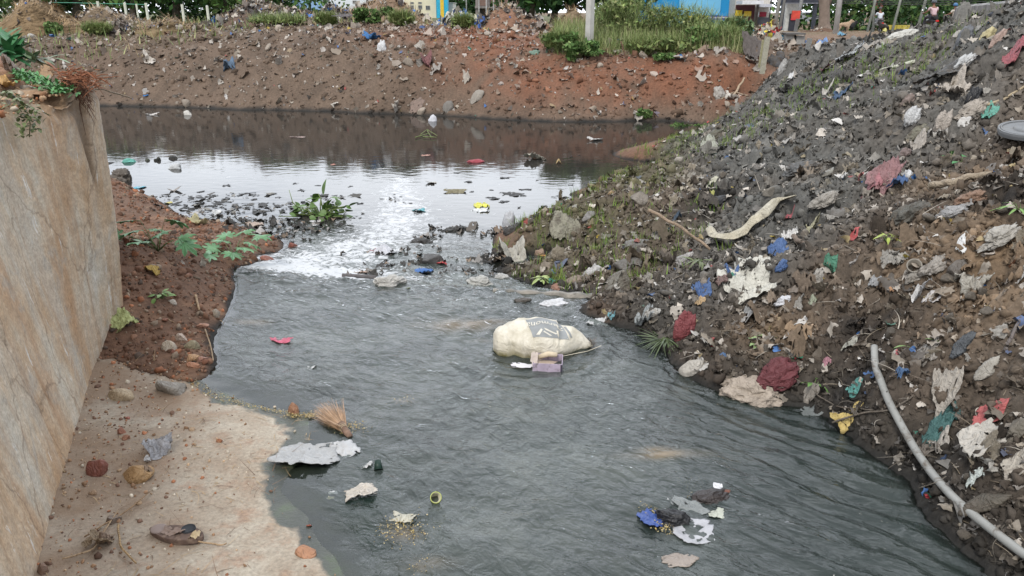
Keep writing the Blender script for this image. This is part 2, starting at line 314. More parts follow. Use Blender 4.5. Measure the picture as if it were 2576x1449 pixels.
# ------------------------------------------------------------------ ground sheet
def soil_color(X, Y, Z):
    red = np.array([.175, .078, .045]); brown = np.array([.118, .088, .066]); grey = np.array([.108, .106, .098]); tan = np.array([.21, .145, .09]); drk = np.array([.024, .023, .021]); straw = np.array([.20, .145, .08])
    r, f, l = zone(X, Y); n = fbm(X, Y, 1.2, 4, 21); n2 = fbm(X, Y, 0.35, 3, 22)
    col = np.zeros(X.shape+(3,)); col[:] = brown
    def blend(w, c):
        nonlocal col; w = np.clip(w, 0, 1)[..., None]; col = col*(1-w)+np.array(c)*w
    # far bank: red soil in the middle and right, brown-grey elsewhere
    def blob(u, v, ru, rv, Yd=None):
        p = UY(u, v, Yd); s = px(p); return np.exp(-(((X-p[0])/(ru/s))**2+((Z-p[2])/(rv/s))**2))*f
    blend(f*(0.9+0.2*n), (.132, .094, .068)); blend(f*np.clip(n*1.6, 0, .5), brown*.6)
    for q in [(1280,170,190,70,19),(1480,215,230,50,18),(1850,200,140,60,18),(1250,100,160,30,20.5),(1700,180,160,50,18.3),(1600,250,160,35,17.5),(1930,230,80,50,17.2),(1150,85,240,22,22)]:
        blend(blob(*q)*(0.7+1.0*n+.6*n2), red)
    blend(f*sstep(23, 26, Y)*0.6*(0.6+n), straw*.6)
    blend(f*sstep(30, 36, Y)*0.75, (.085, .105, .035))
    blend(f*sstep(8, 11, X)*sstep(22, 26, Y)*0.7, (.19, .12, .08))
    # right slope
    blend(r*(0.75+0.6*n), (.108, .087, .068))
    gx = np.interp(Y, [0, 5, 7, 9, 12, 17], [-9, 0.6, 1.8, 2.2, 2.5, 3]); gx2 = np.interp(Y, [0, 5.2, 6.5, 8, 10, 17], [-9, 2.2, 3.6, 5.2, 7.5, 12])
    blend(r*sstep(-.4, .4, X-gx)*sstep(.6, -.6, X-gx2)*(0.85+0.5*n), grey)
    for (u, v, rr, w) in [(2450,640,.45,.7),(1930,860,.25,.8),(2400,480,.5,.5),(2040,480,.3,.3),(2560,720,.4,.5)]:
        p = AT0(u, v); blend(r*np.exp(-((X-p[0])**2+(Y-p[1])**2)/rr**2)*w*(1+n2), tan)
    blend(r*sstep(.38, .1, Z)*sstep(7, 4.5, Y)*0.85, (.050, .044, .037))
    blend(r*sstep(6, 8, Y)*sstep(.45, .05, Z)*(0.35+0.6*n2), (.075, .085, .03))
    # left mound
    blend(l*(0.75+0.5*n), (.155, .080, .048)); blend(l*sstep(.1, .5, n2)*.6, (.22, .125, .075))
    blend(backfill(X, Y)*0.9, (.26, .15, .09))
    for (u, v, rr, w_) in [(1800,505,.28,.8),(1740,540,.2,.7),(2285,575,.16,.8),(2550,545,.3,.85),(2240,820,.22,.7),(2130,860,.16,.7),(2160,1000,.16,.8),(2250,940,.2,.7),(2380,1180,.2,.7),(1690,640,.18,.6),(2010,640,.15,.6),(2090,215,.4,.6),(1990,230,.3,.7),(2440,1250,.2,.6)]:
        p = AT0(u, v); blend(r*np.exp(-((X-p[0])**2+(Y-p[1])**2)/rr**2)*w_*(1+1.5*n2), (.022, .021, .020))
    # wet rim at the water
    w = Z-water_lvl(X, Y); blend(sstep(.10*(r+f)+.045*l, .0, w+0.04*n2)*sstep(60, 30, Y), drk)
    return col*(1+0.25*n2[..., None])
def AT0(u, v):
    return AT(u, v, lambda x, y: TPS(x, y))
def build_ground():
    az = np.radians(np.concatenate([np.linspace(-75, -42, 60, endpoint=False), np.linspace(-42, 42, 880, endpoint=False), np.linspace(42, 75, 61)]))
    ds = np.concatenate([np.geomspace(0.6, 1.8, 30, endpoint=False), np.geomspace(1.8, 30, 800, endpoint=False), np.geomspace(30, 1500, 90)])
    A, D = np.meshgrid(az, ds); X = D*np.sin(A); Y = D*np.cos(A)
    Z = terr(X, Y); Z = under_slab(X, Y, Z)
    col = soil_color(X, Y, Z)
    nr, nc = X.shape; idx = np.arange(nr*nc).reshape(nr, nc)
    F = np.stack([idx[:-1, :-1], idx[:-1, 1:], idx[1:, 1:], idx[1:, :-1]], -1).reshape(-1, 4)
    m = MATCOL('soil', 0.9, 0.2, 22, 0.45, 0.6, 70, 0.012)
    t = m.node_tree; b = t.nodes['Principled BSDF']
    o = mesh_np('ground', np.stack([X, Y, Z], -1).reshape(-1, 3), F, m, cols=col.reshape(-1, 3), smooth=True)
    return tag(o, kind='structure')
ground = build_ground()

# ------------------------------------------------------------------ concrete apron
def build_slab():
    xs = np.linspace(SX0, SX1, 420); t = np.linspace(0, 1, 420); X = np.tile(xs, (420, 1)); Y = 0.45+(lip(X)-0.45)*t[:, None]
    Z = slab_z(X, Y); Z = np.where(t[:, None] > 0.995, Z-0.3, Z)
    nr, nc = X.shape; idx = np.arange(nr*nc).reshape(nr, nc)
    F = np.stack([idx[:-1, :-1], idx[:-1, 1:], idx[1:, 1:], idx[1:, :-1]], -1).reshape(-1, 4)
    m, tt, b = nodes('concrete')
    n1 = noise_node(tt, 1.6, 6, 0.7, dist=.4); n2 = noise_node(tt, 55, 5, 0.75); n3 = noise_node(tt, 7, 5, .7)
    c = ramp(tt, n1.outputs[0], [(0.32, (.25, .185, .13)), (0.46, (.34, .29, .225)), (0.62, (.42, .38, .31))]).outputs[0]
    c = mixc(tt, ramp(tt, n3.outputs[0], [(.5, 0.), (.68, .6)]).outputs[0], c, (.27, .15, .09))
    c = mixc(tt, 1.0, c, ramp(tt, n2.outputs[0], [(.3, .62), (.62, 1.1)]).outputs[0], 'MULTIPLY')
    am = tt.nodes.new('ShaderNodeAttribute'); am.attribute_name = 'mud'; c = mixc(tt, am.outputs['Fac'], c, mixc(tt, n2.outputs[0], (.15, .10, .065), (.27, .19, .125)))
    at = tt.nodes.new('ShaderNodeAttribute'); at.attribute_name = 'wet'
    nw = noise_node(tt, 9, 5, .7); ad = tt.nodes.new('ShaderNodeMath'); ad.operation = 'ADD'; tt.links.new(at.outputs['Fac'], ad.inputs[0])
    mm = tt.nodes.new('ShaderNodeMath'); mm.operation = 'MULTIPLY_ADD'; mm.inputs[1].default_value = .7; mm.inputs[2].default_value = -.35; tt.links.new(nw.outputs[0], mm.inputs[0]); tt.links.new(mm.outputs[0], ad.inputs[1])
    wr = ramp(tt, ad.outputs[0], [(.36, 0.), (.60, 1.)]).outputs[0]
    alg = ramp(tt, noise_node(tt, 5, 6, .7).outputs[0], [(.35, (.022, .026, .02)), (.55, (.045, .05, .035)), (.7, (.05, .07, .03))]).outputs[0]
    c = mixc(tt, wr, c, alg); tt.links.new(c, b.inputs['Base Color'])
    rr = ramp(tt, wr, [(0, .9), (1, .35)]); tt.links.new(rr.outputs[0], b.inputs['Roughness'])
    bump(tt, b, n2.outputs[0], 0.5, 0.01)
    wet = sstep(0.017, -0.001, Z + 0.018*fbm(X, Y, .3, 4, 31)); mudd = np.clip(sstep(1.25, .0, -wall_sd(X, Y)-.15)*(.85+1.6*fbm(X, Y, .35, 5, 33))+.25*sstep(.1, .5, fbm(X, Y, .5, 4, 34)), 0, 1)
    # damp soil-stained strip below the dirt
    o = mesh_np('concrete_apron', np.stack([X, Y, Z], -1).reshape(-1, 3), F, m, smooth=True, attrs={'wet': wet.ravel(), 'mud': mudd.ravel()})
    return tag(o, kind='structure')
slab = build_slab()

# ------------------------------------------------------------------ water
FOAM1 = [UZ(u, v, -.08) for u, v in [(690,672),(760,682),(850,690),(900,700)]]
FOAM2 = [UZ(u, v, -.15) for u, v in [(740,655),(830,640),(900,615),(960,590),(1000,555),(1010,510),(1000,470),(1010,440)]]
def build_water():
    az = np.radians(np.linspace(-60, 46, 1150)); ds = np.geomspace(1.9, 24, 1000)
    A, D = np.meshgrid(az, ds); X = D*np.sin(A); Y = D*np.cos(A)
    base = water_lvl(X, Y); dl = Y-lip(X)
    turb = sstep(-1.2, 0.2, dl)*sstep(3.2, 0.4, dl)           # lively near the lip
    calm = sstep(0.6, 3.0, dl)
    w = 0.0
    # flow-aligned ripples on the apron
    kk = sstep(-.8, 1.0, X-.2*(Y-3)); fx, fy = (X*0.8-Y*0.6)*(.95-.4*kk), X*0.6+Y*0.8
    w = w + (1-calm)*(0.008*fbm(fx*1.0, fy*1.5, 0.2, 3, 41, .5)+0.026*fbm(fx, fy*1.3, 0.5, 3, 42)+(1-calm)*.018*fbm(X+.4*fbm(X, Y, .6, 2, 49), Y, .8, 2, 50))
    w = w + (1-calm)*0.007*np.sin((fx*0.35+fy*1.6)*26+6*fbm(X, Y, .6, 2, 43))*sstep(0.6, 1.8, X)
    w = w + (1-calm)*(.08+.92*kk)*0.0065*ridged(fx*1.1+.1*fbm(X, Y, .3, 2, 48), fy*1.5, .13, 3, 47, .6)
    w = w + turb*(0.035*fbm(X*1.2, Y, 0.22, 4, 44)+0.02*ridged(X, Y, .3, 3, 45))
    w = w + calm*(0.0012*fbm(X, Y*2.2, 0.25, 3, 46))
    # bow wave rings round the sack
    ps = UZ(1330, 870, 0); dd = np.hypot(X-ps[0], Y-ps[1]); w = w + (1-calm)*0.007*np.sin(dd*38)*np.exp(-(dd-.45)**2/.08)*(dd > .3)
    wav = 0.0
    gz = ground_z(X, Y); depth = np.clip(base-gz, -0.1, 1)
    shallow = sstep(0.0, 0.03, depth)
    Z = base + w*(0.15+0.85*shallow) + wav
    f1 = np.exp(-(line_d(X, Y, FOAM1)/0.42)**2)*1.15*(dl > -0.02) ; f2 = np.exp(-(line_d(X, Y, FOAM2)/np.clip(0.78-0.12*(Y-7), .20, .8))**2)*sstep(-.02, .05, dl)
    foam = np.maximum(f1*1.0, f2*0.8)-.12+0.12*turb*sstep(0, .3, dl)*sstep(1.2, .2, X) - 0.9*sstep(-.02, -.25, dl) - .5*sstep(4.6, 6.5, Y-7)
    nr, nc = X.shape; idx = np.arange(nr*nc).reshape(nr, nc)
    keep = (depth > -0.06).reshape(nr, nc)
    k = keep[:-1, :-1] | keep[:-1, 1:] | keep[1:, 1:] | keep[1:, :-1]
    F = np.stack([idx[:-1, :-1], idx[:-1, 1:], idx[1:, 1:], idx[1:, :-1]], -1)[k]
    used = np.zeros(nr*nc, bool); used[F.ravel()] = True; rm = np.cumsum(used)-1; F = rm[F]
    V = np.stack([X, Y, Z], -1).reshape(-1, 3)[used]
    m, t, b = nodes('murky_water')
    for nd in list(t.nodes):
        if nd.type != 'OUTPUT_MATERIAL': t.nodes.remove(nd)
    out = [nd for nd in t.nodes if nd.type == 'OUTPUT_MATERIAL'][0]
    N = t.nodes.new; L = t.links.new
    def attr(nm): a = N('ShaderNodeAttribute'); a.attribute_name = nm; return a.outputs['Fac']
    body = N('ShaderNodeBsdfDiffuse'); n = noise_node(t, 1.5, 9, .72, stretch=(1, 1.6, 1), dist=1.4)
    bc = ramp(t, n.outputs[0], [(.34, (.038, .050, .046)), (.50, (.074, .088, .080)), (.66, (.125, .138, .122))]).outputs[0]
    bc = mixc(t, attr('calm'), bc, (.030, .028, .025)); 
    bc = mixc(t, attr('dark'), bc, (.014, .022, .019)); bc = mixc(t, attr('silt'), bc, (.30, .22, .13)); bc = mixc(t, attr('green'), bc, (.028, .052, .043))
    och = ramp(t, noise_node(t, 2.2, 4, .6).outputs[0], [(.66, 0.), (.74, .35)]).outputs[0]
    L(bc, body.inputs[0])
    clear = N('ShaderNodeBsdfTransparent'); clear.inputs[0].default_value = (.75, .8, .76, 1)
    m1 = N('ShaderNodeMixShader'); L(attr('murk'), m1.inputs[0]); L(clear.outputs[0], m1.inputs[1]); L(body.outputs[0], m1.inputs[2])
    gl = N('ShaderNodeBsdfGlossy'); gl.inputs['Roughness'].default_value = 0.05; fr = N('ShaderNodeFresnel'); fr.inputs[0].default_value = 1.5
    # bumps
    b1 = N('ShaderNodeBump'); cx_ = N('ShaderNodeCombineXYZ'); L(attr('fx'), cx_.inputs[0]); L(attr('fy'), cx_.inputs[1]); nn = noise_node(t, 8, 4, .5, dist=1.0); L(cx_.outputs[0], nn.inputs[0]); L(nn.outputs[0], b1.inputs['Height']); b1.inputs['Distance'].default_value = .021; L(attr('rip'), b1.inputs['Strength'])
    b2 = N('ShaderNodeBump'); nn2 = noise_node(t, 38, 3, .6); L(cx_.outputs[0], nn2.inputs[0]); L(nn2.outputs[0], b2.inputs['Height']); b2.inputs['Distance'].default_value = .003; L(attr('rip'), b2.inputs['Strength']); L(b1.outputs[0], b2.inputs['Normal'])
    for q in (gl, fr, body): L(b2.outputs[0], q.inputs['Normal'])
    m2 = N('ShaderNodeMixShader'); L(fr.outputs[0], m2.inputs[0]); L(m1.outputs[0], m2.inputs[1]); L(gl.outputs[0], m2.inputs[2])
    # foam
    fo = N('ShaderNodeBsdfDiffuse'); fo.inputs[0].default_value = (.52, .53, .54, 1)
    nf = noise_node(t, 9, 8, .72, dist=1.2); ma = N('ShaderNodeMath'); ma.operation = 'MULTIPLY_ADD'; L(nf.outputs[0], ma.inputs[0]); ma.inputs[1].default_value = 4.2; ma.inputs[2].default_value = -2.1
    ad = N('ShaderNodeMath'); ad.operation = 'ADD'; L(ma.outputs[0], ad.inputs[0]); L(attr('foam'), ad.inputs[1])
    fr2 = ramp(t, ad.outputs[0], [(.42, 0.), (.60, .45), (.9, .95)]).outputs[0]
    m3 = N('ShaderNodeMixShader'); L(fr2, m3.inputs[0]); L(m2.outputs[0], m3.inputs[1]); L(fo.outputs[0], m3.inputs[2]); L(m3.outputs[0], out.inputs[0])
    murk = 1-np.exp(-np.clip(depth, 0, 1)/0.06); murk = np.where(calm > .5, np.maximum(murk, sstep(-.05, .02, depth)), murk)
    rip = (1-calm)*1.0+0.015*calm+turb*0.2; rip = np.where(X > 1.2, rip*.9, rip)
    silt = np.zeros_like(X); green = np.zeros_like(X); nn_ = .6+1.1*fbm(X, Y, .25, 4, 61)
    for (u, v, a_, b_, w_) in [(1160,818,.26,.09,.75),(1235,812,.22,.05,.5),(633,810,.10,.05,.7),(1670,1150,.17,.035,.55),(1640,1140,.1,.03,.4),(1250,855,.15,.03,.25),(1080,1420,.1,.04,.3),(1012,1342,.055,.05,.8),(1055,1428,.03,.03,.6),(1012,1012,.05,.02,.5)]:
        p = UZ(u, v, 0); c45 = .35; dx = X-p[0]; dy = Y-p[1]; ex = dx*math.cos(c45)-dy*math.sin(c45)*(-1 if u < 1400 else 1); ey = dy
        silt = np.maximum(silt, w_*np.exp(-(ex/a_)**2-(ey/b_)**2))
    for (u, v, a_, w_) in [(1011,1342,.10,0)] if False else [(860,1280,.22,.9),(830,1200,.25,.7),(900,1370,.25,.6),(880,1120,.2,.6)]:
        p = UZ(u, v, 0); green = np.maximum(green, w_*np.exp(-((X-p[0])**2+(Y-p[1])**2)/a_**2))
    at = dict(fx=fx, fy=fy*1.6, dark=np.clip(.25+.75*sstep(-.3, 1.6, X-.25*(Y-3))+.9*fbm(X+.5*fbm(X, Y, .7, 2, 65), Y*1.4, .7, 5, 64), 0, .8)*(1-calm), silt=np.clip(silt*nn_*1.5, 0, .9), green=np.clip(green*nn_*1.3, 0, .9), calm=calm, murk=murk, foam=foam, rip=rip*shallow+.008)
    o = mesh_np('water', V, F, m, smooth=True, attrs={k_: np.asarray(v_).ravel()[used] for k_, v_ in at.items()})
    return tag(o, kind='structure')
water = build_water()

def build_edge():
    """the straight concrete nosing of the apron where it shows dry at the right"""
    P = [UZ(u, v, .0) for u, v in [(1240,733),(1300,737),(1420,744),(1500,749),(1570,755)]]; mb = MB(); t = np.linspace(0, 4, 50); Q = np.stack([np.interp(t, range(5), [p[a] for p in P]) for a in range(3)], -1)
    w = .035; V = []; 
    for i, q in enumerate(Q):
        z = .018+.006*math.sin(i*.9)+.012*min(1, i/30); V += [(q[0], q[1]-w, -.1), (q[0], q[1]-w, z-.006), (q[0], q[1], z), (q[0], q[1]+w, z-.004), (q[0], q[1]+w, -.25)]
    F = [(5*i+j, 5*i+5+j, 5*i+6+j, 5*i+1+j) for i in range(49) for j in range(4)]
    tag(mesh_np('apron_edge', V, F, MAT('wet_edge', (.20, .18, .15), .5, .3, 12, bmp=.4, dirt=(.05, .05, .04), dirtamt=.48), smooth=True), kind='structure')
build_edge()
# ------------------------------------------------------------------ retaining wall
def build_wall():
    nu, nv = 260, 200; L = np.linalg.norm(WB-WA); R = 0.14; Wt = 0.42
    # plan path: along the face, round the far corner, back along the return
    bot = np.array([(-1.25,.8),(-1.885,2.52),(-2.2,3.3),(-2.47,3.99),(-2.68,4.5),(-2.78,4.9),(-2.80,5.15)]); top = np.array([(-1.55,.8),(-2.2,2.5),(-2.5,3.3),(-2.72,4.0),(-2.72,4.6),(-2.69,4.9),(-2.68,5.1)])
    def paths(q):
        tt = np.linspace(0, 6, 200); x = np.interp(tt, range(7), q[:, 0]); y = np.interp(tt, range(7), q[:, 1])
        for _ in range(60): x[1:-1] = (x[:-2]+2*x[1:-1]+x[2:])/4; y[1:-1] = (y[:-2]+2*y[1:-1]+y[2:])/4
        pts = list(zip(x, y)); c = np.array([x[-1]-R, y[-1]])
        for a_ in np.linspace(0, math.pi/2, 24)[1:]: pts.append((c[0]+R*math.cos(a_), c[1]+R*math.sin(a_)))
        for s_ in np.linspace(0, 1.5, 36)[1:]: pts.append((c[0]-s_, c[1]+R))
        return np.array(pts)
    path = paths(top); PB = paths(bot); L = 4.75
    P = np.array(path); T = np.gradient(P, axis=0); T /= np.linalg.norm(T, axis=1)[:, None]; Nn = np.stack([T[:, 1], -T[:, 0]], 1)
    arc = np.concatenate([[0], np.cumsum(np.linalg.norm(np.diff(P, axis=0), axis=1))])
    topz = 1.72+0.05*fbm(arc, arc*0, .5, 4, 51)+0.03*ridged(arc, arc*0+3, .2, 3, 52)
    topz -= 0.10*np.exp(-((arc-(L-.55))/.16)**2)
    vs = np.linspace(0, 1, 170); V = []
    A, H = np.meshgrid(arc, vs); Z = -0.25+(topz[None]+0.25)*H
    d = 0.012*fbm(A, Z, .7, 4, 53)+0.02*fbm(A, Z*.25, .25, 3, 54)*sstep(.2, 1.6, Z)+0.006*fbm(A, Z, .06, 3, 55)
    d += 0.025*sstep(L-.5, L, A)*np.sin(np.clip((Z-.2)/1.4, 0, 1)*math.pi)          # belly near the end
    # broken groove where roots hang down
    g = L-.42+0.13*(1.6-Z)+.03*fbm(Z, Z*0, .2, 2, 56); d -= 0.035*np.exp(-((A-g)/(.018+.045*sstep(1.25, 1.65, Z)))**2)*sstep(1.05, 1.35, Z)
    d -= 0.035*np.exp(-((A-(L-2.2-.25*(Z-1)))/.012)**2)*sstep(.6, .8, Z)*sstep(1.45, 1.2, Z)*(fbm(A, Z, .1, 2, 57) > -.1)
    d -= 0.05*sstep(.10, 0, topz[None]-Z)*(.6+fbm(A, Z, .12, 3, 58))              # crumbled arris
    hh = np.clip(Z/1.72, 0, 1); X = P[None, :, 0]*hh+PB[None, :, 0]*(1-hh)+Nn[None, :, 0]*d; Y = P[None, :, 1]*hh+PB[None, :, 1]*(1-hh)+Nn[None, :, 1]*d
    nr, nc = X.shape; V = np.stack([X, Y, Z], -1).reshape(-1, 3); idx = np.arange(nr*nc).reshape(nr, nc)
    F = [tuple(f) for f in np.stack([idx[:-1, :-1], idx[:-1, 1:], idx[1:, 1:], idx[1:, :-1]], -1).reshape(-1, 4)]
    # top strip running back over the wall's thickness
    k = 14; tops = []
    for j in range(1, k+1):
        t = j/k*Wt; o = -Nn*t; zz = topz+0.02*fbm(arc*1.0, arc*0+t*3, .15, 3, 59)-0.015*(j == k); tops.append(np.stack([P[:, 0]+o[:, 0], P[:, 1]+o[:, 1], zz], -1))
    b = len(V); V = np.concatenate([V]+tops); last = idx[-1]
    for j in range(k):
        cur = b+j*nc+np.arange(nc)
        for i in range(nc-1): F.append((last[i], last[i+1], cur[i+1], cur[i]))
        last = cur
    m, t, bs = nodes('stained_concrete_wall')
    n1 = noise_node(t, 1.0, 6, .68, stretch=(1.7, 1.7, .8), dist=.15); n2 = noise_node(t, 6, 6, .72, stretch=(1.8, 1.8, .2), dist=.03); n3 = noise_node(t, 60, 4, .7)
    c = ramp(t, n1.outputs[0], [(.30, (.37, .225, .125)), (.42, (.43, .295, .18)), (.52, (.48, .37, .26)), (.62, (.50, .44, .35)), (.75, (.53, .50, .45))]).outputs[0]
    vb = noise_node(t, 1.6, 4, .55, stretch=(2.2, 2.2, .22), dist=.05); c = mixc(t, ramp(t, vb.outputs[0], [(.50, 0.), (.62, .5)]).outputs[0], c, (.47, .44, .38)); c = mixc(t, ramp(t, vb.outputs[0], [(.36, .45), (.46, 0.)]).outputs[0], c, (.36, .20, .10))
    c = mixc(t, ramp(t, n2.outputs[0], [(.54, 0.), (.68, .5)]).outputs[0], c, (.29, .17, .09))
    c = mixc(t, ramp(t, noise_node(t, 2.3, 6, .7, dist=1).outputs[0], [(.55, 0.), (.68, .75)]).outputs[0], c, (.36, .34, .30))
    sc = noise_node(t, 6, 5, .75, stretch=(2.4, 2.4, .22)); c = mixc(t, ramp(t, sc.outputs[0], [(.63, 0.), (.66, .8)]).outputs[0], c, (.62, .60, .56))
    wv = t.nodes.new('ShaderNodeTexVoronoi'); wv.feature = 'DISTANCE_TO_EDGE'; wv.inputs['Scale'].default_value = 1.1
    tcn = t.nodes.new('ShaderNodeTexCoord'); mpn = t.nodes.new('ShaderNodeMapping'); mpn.inputs['Scale'].default_value = (1.3, 1.3, .55); nz = noise_node(t, 5, 4, .6)
    mxv = t.nodes.new('ShaderNodeMix'); mxv.data_type = 'VECTOR'; mxv.inputs[0].default_value = .12; t.links.new(tcn.outputs['Object'], mpn.inputs[0]); t.links.new(mpn.outputs[0], mxv.inputs[4]); t.links.new(nz.outputs['Color'], mxv.inputs[5]); t.links.new(mxv.outputs[1], wv.inputs['Vector'])
    c = mixc(t, ramp(t, wv.outputs['Distance'], [(.0, .45), (.007, 0.)]).outputs[0], c, (.10, .06, .035))
    c = mixc(t, 1.0, c, ramp(t, n3.outputs[0], [(.3, .72), (.65, 1.1)]).outputs[0], 'MULTIPLY'); c = mixc(t, 1.0, c, ramp(t, noise_node(t, 9, 8, .8).outputs[0], [(.3, .78), (.6, 1.06)]).outputs[0], 'MULTIPLY')
    at = t.nodes.new('ShaderNodeAttribute'); at.attribute_name = 'grime'
    c = mixc(t, at.outputs['Fac'], c, (.075, .045, .028))
    t.links.new(c, bs.inputs['Base Color']); bs.inputs['Roughness'].default_value = .85; bs.inputs['Specular IOR Level'].default_value = .25
    p = bump(t, bs, n2.outputs[0], .35, .02); bump(t, bs, n3.outputs[0], .4, .008, p)
    gr = np.zeros(len(V)); gg = np.exp(-((A-g)/(.02+.05*sstep(1.2, 1.65, Z)))**2)*sstep(1.0, 1.3, Z); gr[:nr*nc] = np.clip(gg.ravel()*.8, 0, .65)
    gr[nr*nc:] = .45
    gr[:nr*nc] = np.maximum(gr[:nr*nc], (.5*sstep(.16, .02, topz[None]-Z)*(fbm(A, Z, .3, 3, 60) > 0)).ravel())
    o = mesh_np('retaining_wall', V, F, m, smooth=True, attrs={'grime': gr})
    return tag(o, 'tall tan concrete retaining wall with brown rust streaks and white scrapes at the left edge', 'wall')
wall = build_wall()

# ------------------------------------------------------------------ crumpled shapes
def grid_faces(n, m=None):
    m = m or n; idx = np.arange(n*m).reshape(n, m); return np.stack([idx[:-1, :-1], idx[:-1, 1:], idx[1:, 1:], idx[1:, :-1]], -1).reshape(-1, 4)
def sheet_template(n, seed, amp=0.12, irr=0.28, folds=4, curl=0.0):
    r = np.random.default_rng(seed); s = np.linspace(-1, 1, n); S, T = np.meshgrid(s, s)
    ang = np.arctan2(T, S); sq = np.maximum(np.abs(S), np.abs(T)); rad = np.hypot(S, T)+1e-9; m = 0.55
    k = (1-m)+m*sq/rad
    wob = 1+irr*(perlin(np.cos(ang)*1.3+seed*3.1, np.sin(ang)*1.3+7, seed*1.0)*1.5+0.45*perlin(np.cos(ang)*4+seed, np.sin(ang)*4, seed*1.0+5))
    X = S*k*wob*.5; Y = T*k*wob*.5
    X = X+0.05*perlin(S*3+seed, T*3, 1.0); Y = Y+0.05*perlin(S*3+seed, T*3, 9.0)
    Z = np.zeros_like(X)
    for i in range(folds):
        a = r.uniform(0, math.pi); c = r.uniform(-.3, .3); d = np.cos(a)*X+np.sin(a)*Y-c; Z = Z+amp*r.uniform(.3, 1)*np.abs(d)*r.choice([-1, 1])*2
    Z = Z+amp*0.6*(1-2*np.abs(perlin(X*4+seed*2, Y*4, 3.0)))+amp*.25*perlin(X*11+seed, Y*11, 4.0)
    Z = Z+curl*(X**2)*2
    Z = Z-np.percentile(Z, 12)
    V = np.stack([X, Y, Z], -1).reshape(-1, 3); norm_xy(V, False); F = grid_faces(n)
    if n >= 4:
        fc = V[F].mean(1); keep = perlin(fc[:, 0]*5+seed*1.7, fc[:, 1]*5, 6.0) < .62-.25*(np.hypot(fc[:, 0], fc[:, 1]) > .4)
        if keep.sum() > 4: F = F[keep]
    return V, F
ICO1 = ico(1); ICO2 = ico(2); ICO3 = ico(3); ICO4 = ico(4)
def norm_xy(V, zmax=True):
    for a_ in (0, 1): V[:, a_] = (V[:, a_]-(V[:, a_].max()+V[:, a_].min())/2)/(V[:, a_].max()-V[:, a_].min())
    if zmax: V[:, 2] /= V[:, 2].max()
    return V
ICO5 = ico(5)
def lump_template(sub, seed, fold=0.22, flat=0.45, freq=1.5, top=0.0):
    V, F = {1: ICO1, 2: ICO2, 3: ICO3, 4: ICO4, 5: ICO5}[sub]; V = V.copy(); r = np.random.default_rng(seed); A = r.normal(size=3); A /= np.linalg.norm(A)
    wx = V[:, 0]*freq+.5*perlin(V[:, 0]*2+seed, V[:, 1]*2, V[:, 2]*2); wy = V[:, 1]*freq+.5*perlin(V[:, 0]*2, V[:, 1]*2+seed, V[:, 2]*2+4); wz = V[:, 2]*freq
    s_ = (V@A)*.6; A[2] *= .3; A /= np.linalg.norm(A); pr = (V@A)*freq*.68; wx = wx-pr*A[0]; wy = wy-pr*A[1]; wz = wz-pr*A[2]
    n = 1-2*np.abs(perlin(wx+seed*1.3+s_, wy+seed-s_, wz)); n2 = 1-2*np.abs(perlin(wx*2.1+seed, wy*2.1, wz*2.1+seed)); n3 = 1-2*np.abs(perlin(wx*4.3+seed, wy*4.3, wz*4.3+seed)) if sub > 2 else 0
    lo = perlin(V[:, 0]*.9+seed*2.1, V[:, 1]*.9, V[:, 2]*.9+3)
    V = V*(1+.45*lo+fold*(n+.6*n2+.35*n3))[:, None]
    V[:, 2] = np.where(V[:, 2] < 0, V[:, 2]*flat, V[:, 2]); return norm_xy(V), F
def rock_template(sub, seed, cut=7, rough=.08):
    r = np.random.default_rng(seed); V, F = {1: ICO1, 2: ICO2, 3: ICO3}[sub]; V = V.copy()
    for i in range(cut):
        d = r.normal(size=3); d /= np.linalg.norm(d); h = r.uniform(.32, .72); p = V@d; V -= np.outer(np.clip(p-h, 0, None), d)
    V *= (1+rough*perlin(V[:, 0]*3+seed, V[:, 1]*3, V[:, 2]*3)+.04*perlin(V[:, 0]*7+seed, V[:, 1]*7, V[:, 2]*7))[:, None]; return norm_xy(V), F
CL = {}
def mud(name, col, dirtamt=.5, rough=.6, spec=.35, mudc=(.085, .068, .052), bmp=.3, alpha=1):
    if name in MATS: return MATS[name]
    m = MAT(name, col, rough, .14, 14, spec, 0, 45, 0, mudc, dirtamt, 11, alpha); t = m.node_tree; b = t.nodes['Principled BSDF']
    n = noise_node(t, 17, 3, .5, dist=1.5); ab = t.nodes.new('ShaderNodeMath'); ab.operation = 'SUBTRACT'; ab.inputs[1].default_value = .5; t.links.new(n.outputs[0], ab.inputs[0]); a2 = t.nodes.new('ShaderNodeMath'); a2.operation = 'ABSOLUTE'; t.links.new(ab.outputs[0], a2.inputs[0])
    p = bump(t, b, a2.outputs[0], .8 if rough > .45 else .35, .05); bn = noise_node(t, 70, 5, .65); bump(t, b, bn.outputs[0], .35, .008, p); return m
def colmat(col, damp=.5, rough=.6, alpha=1):
    k = 'm_%03d_%03d_%03d_%d_%d_%d' % (int(col[0]*255), int(col[1]*255), int(col[2]*255), int(damp*100), int(rough*10), int(alpha*10))
    return mud(k, col, damp, rough, alpha=alpha)
_seed = [100]
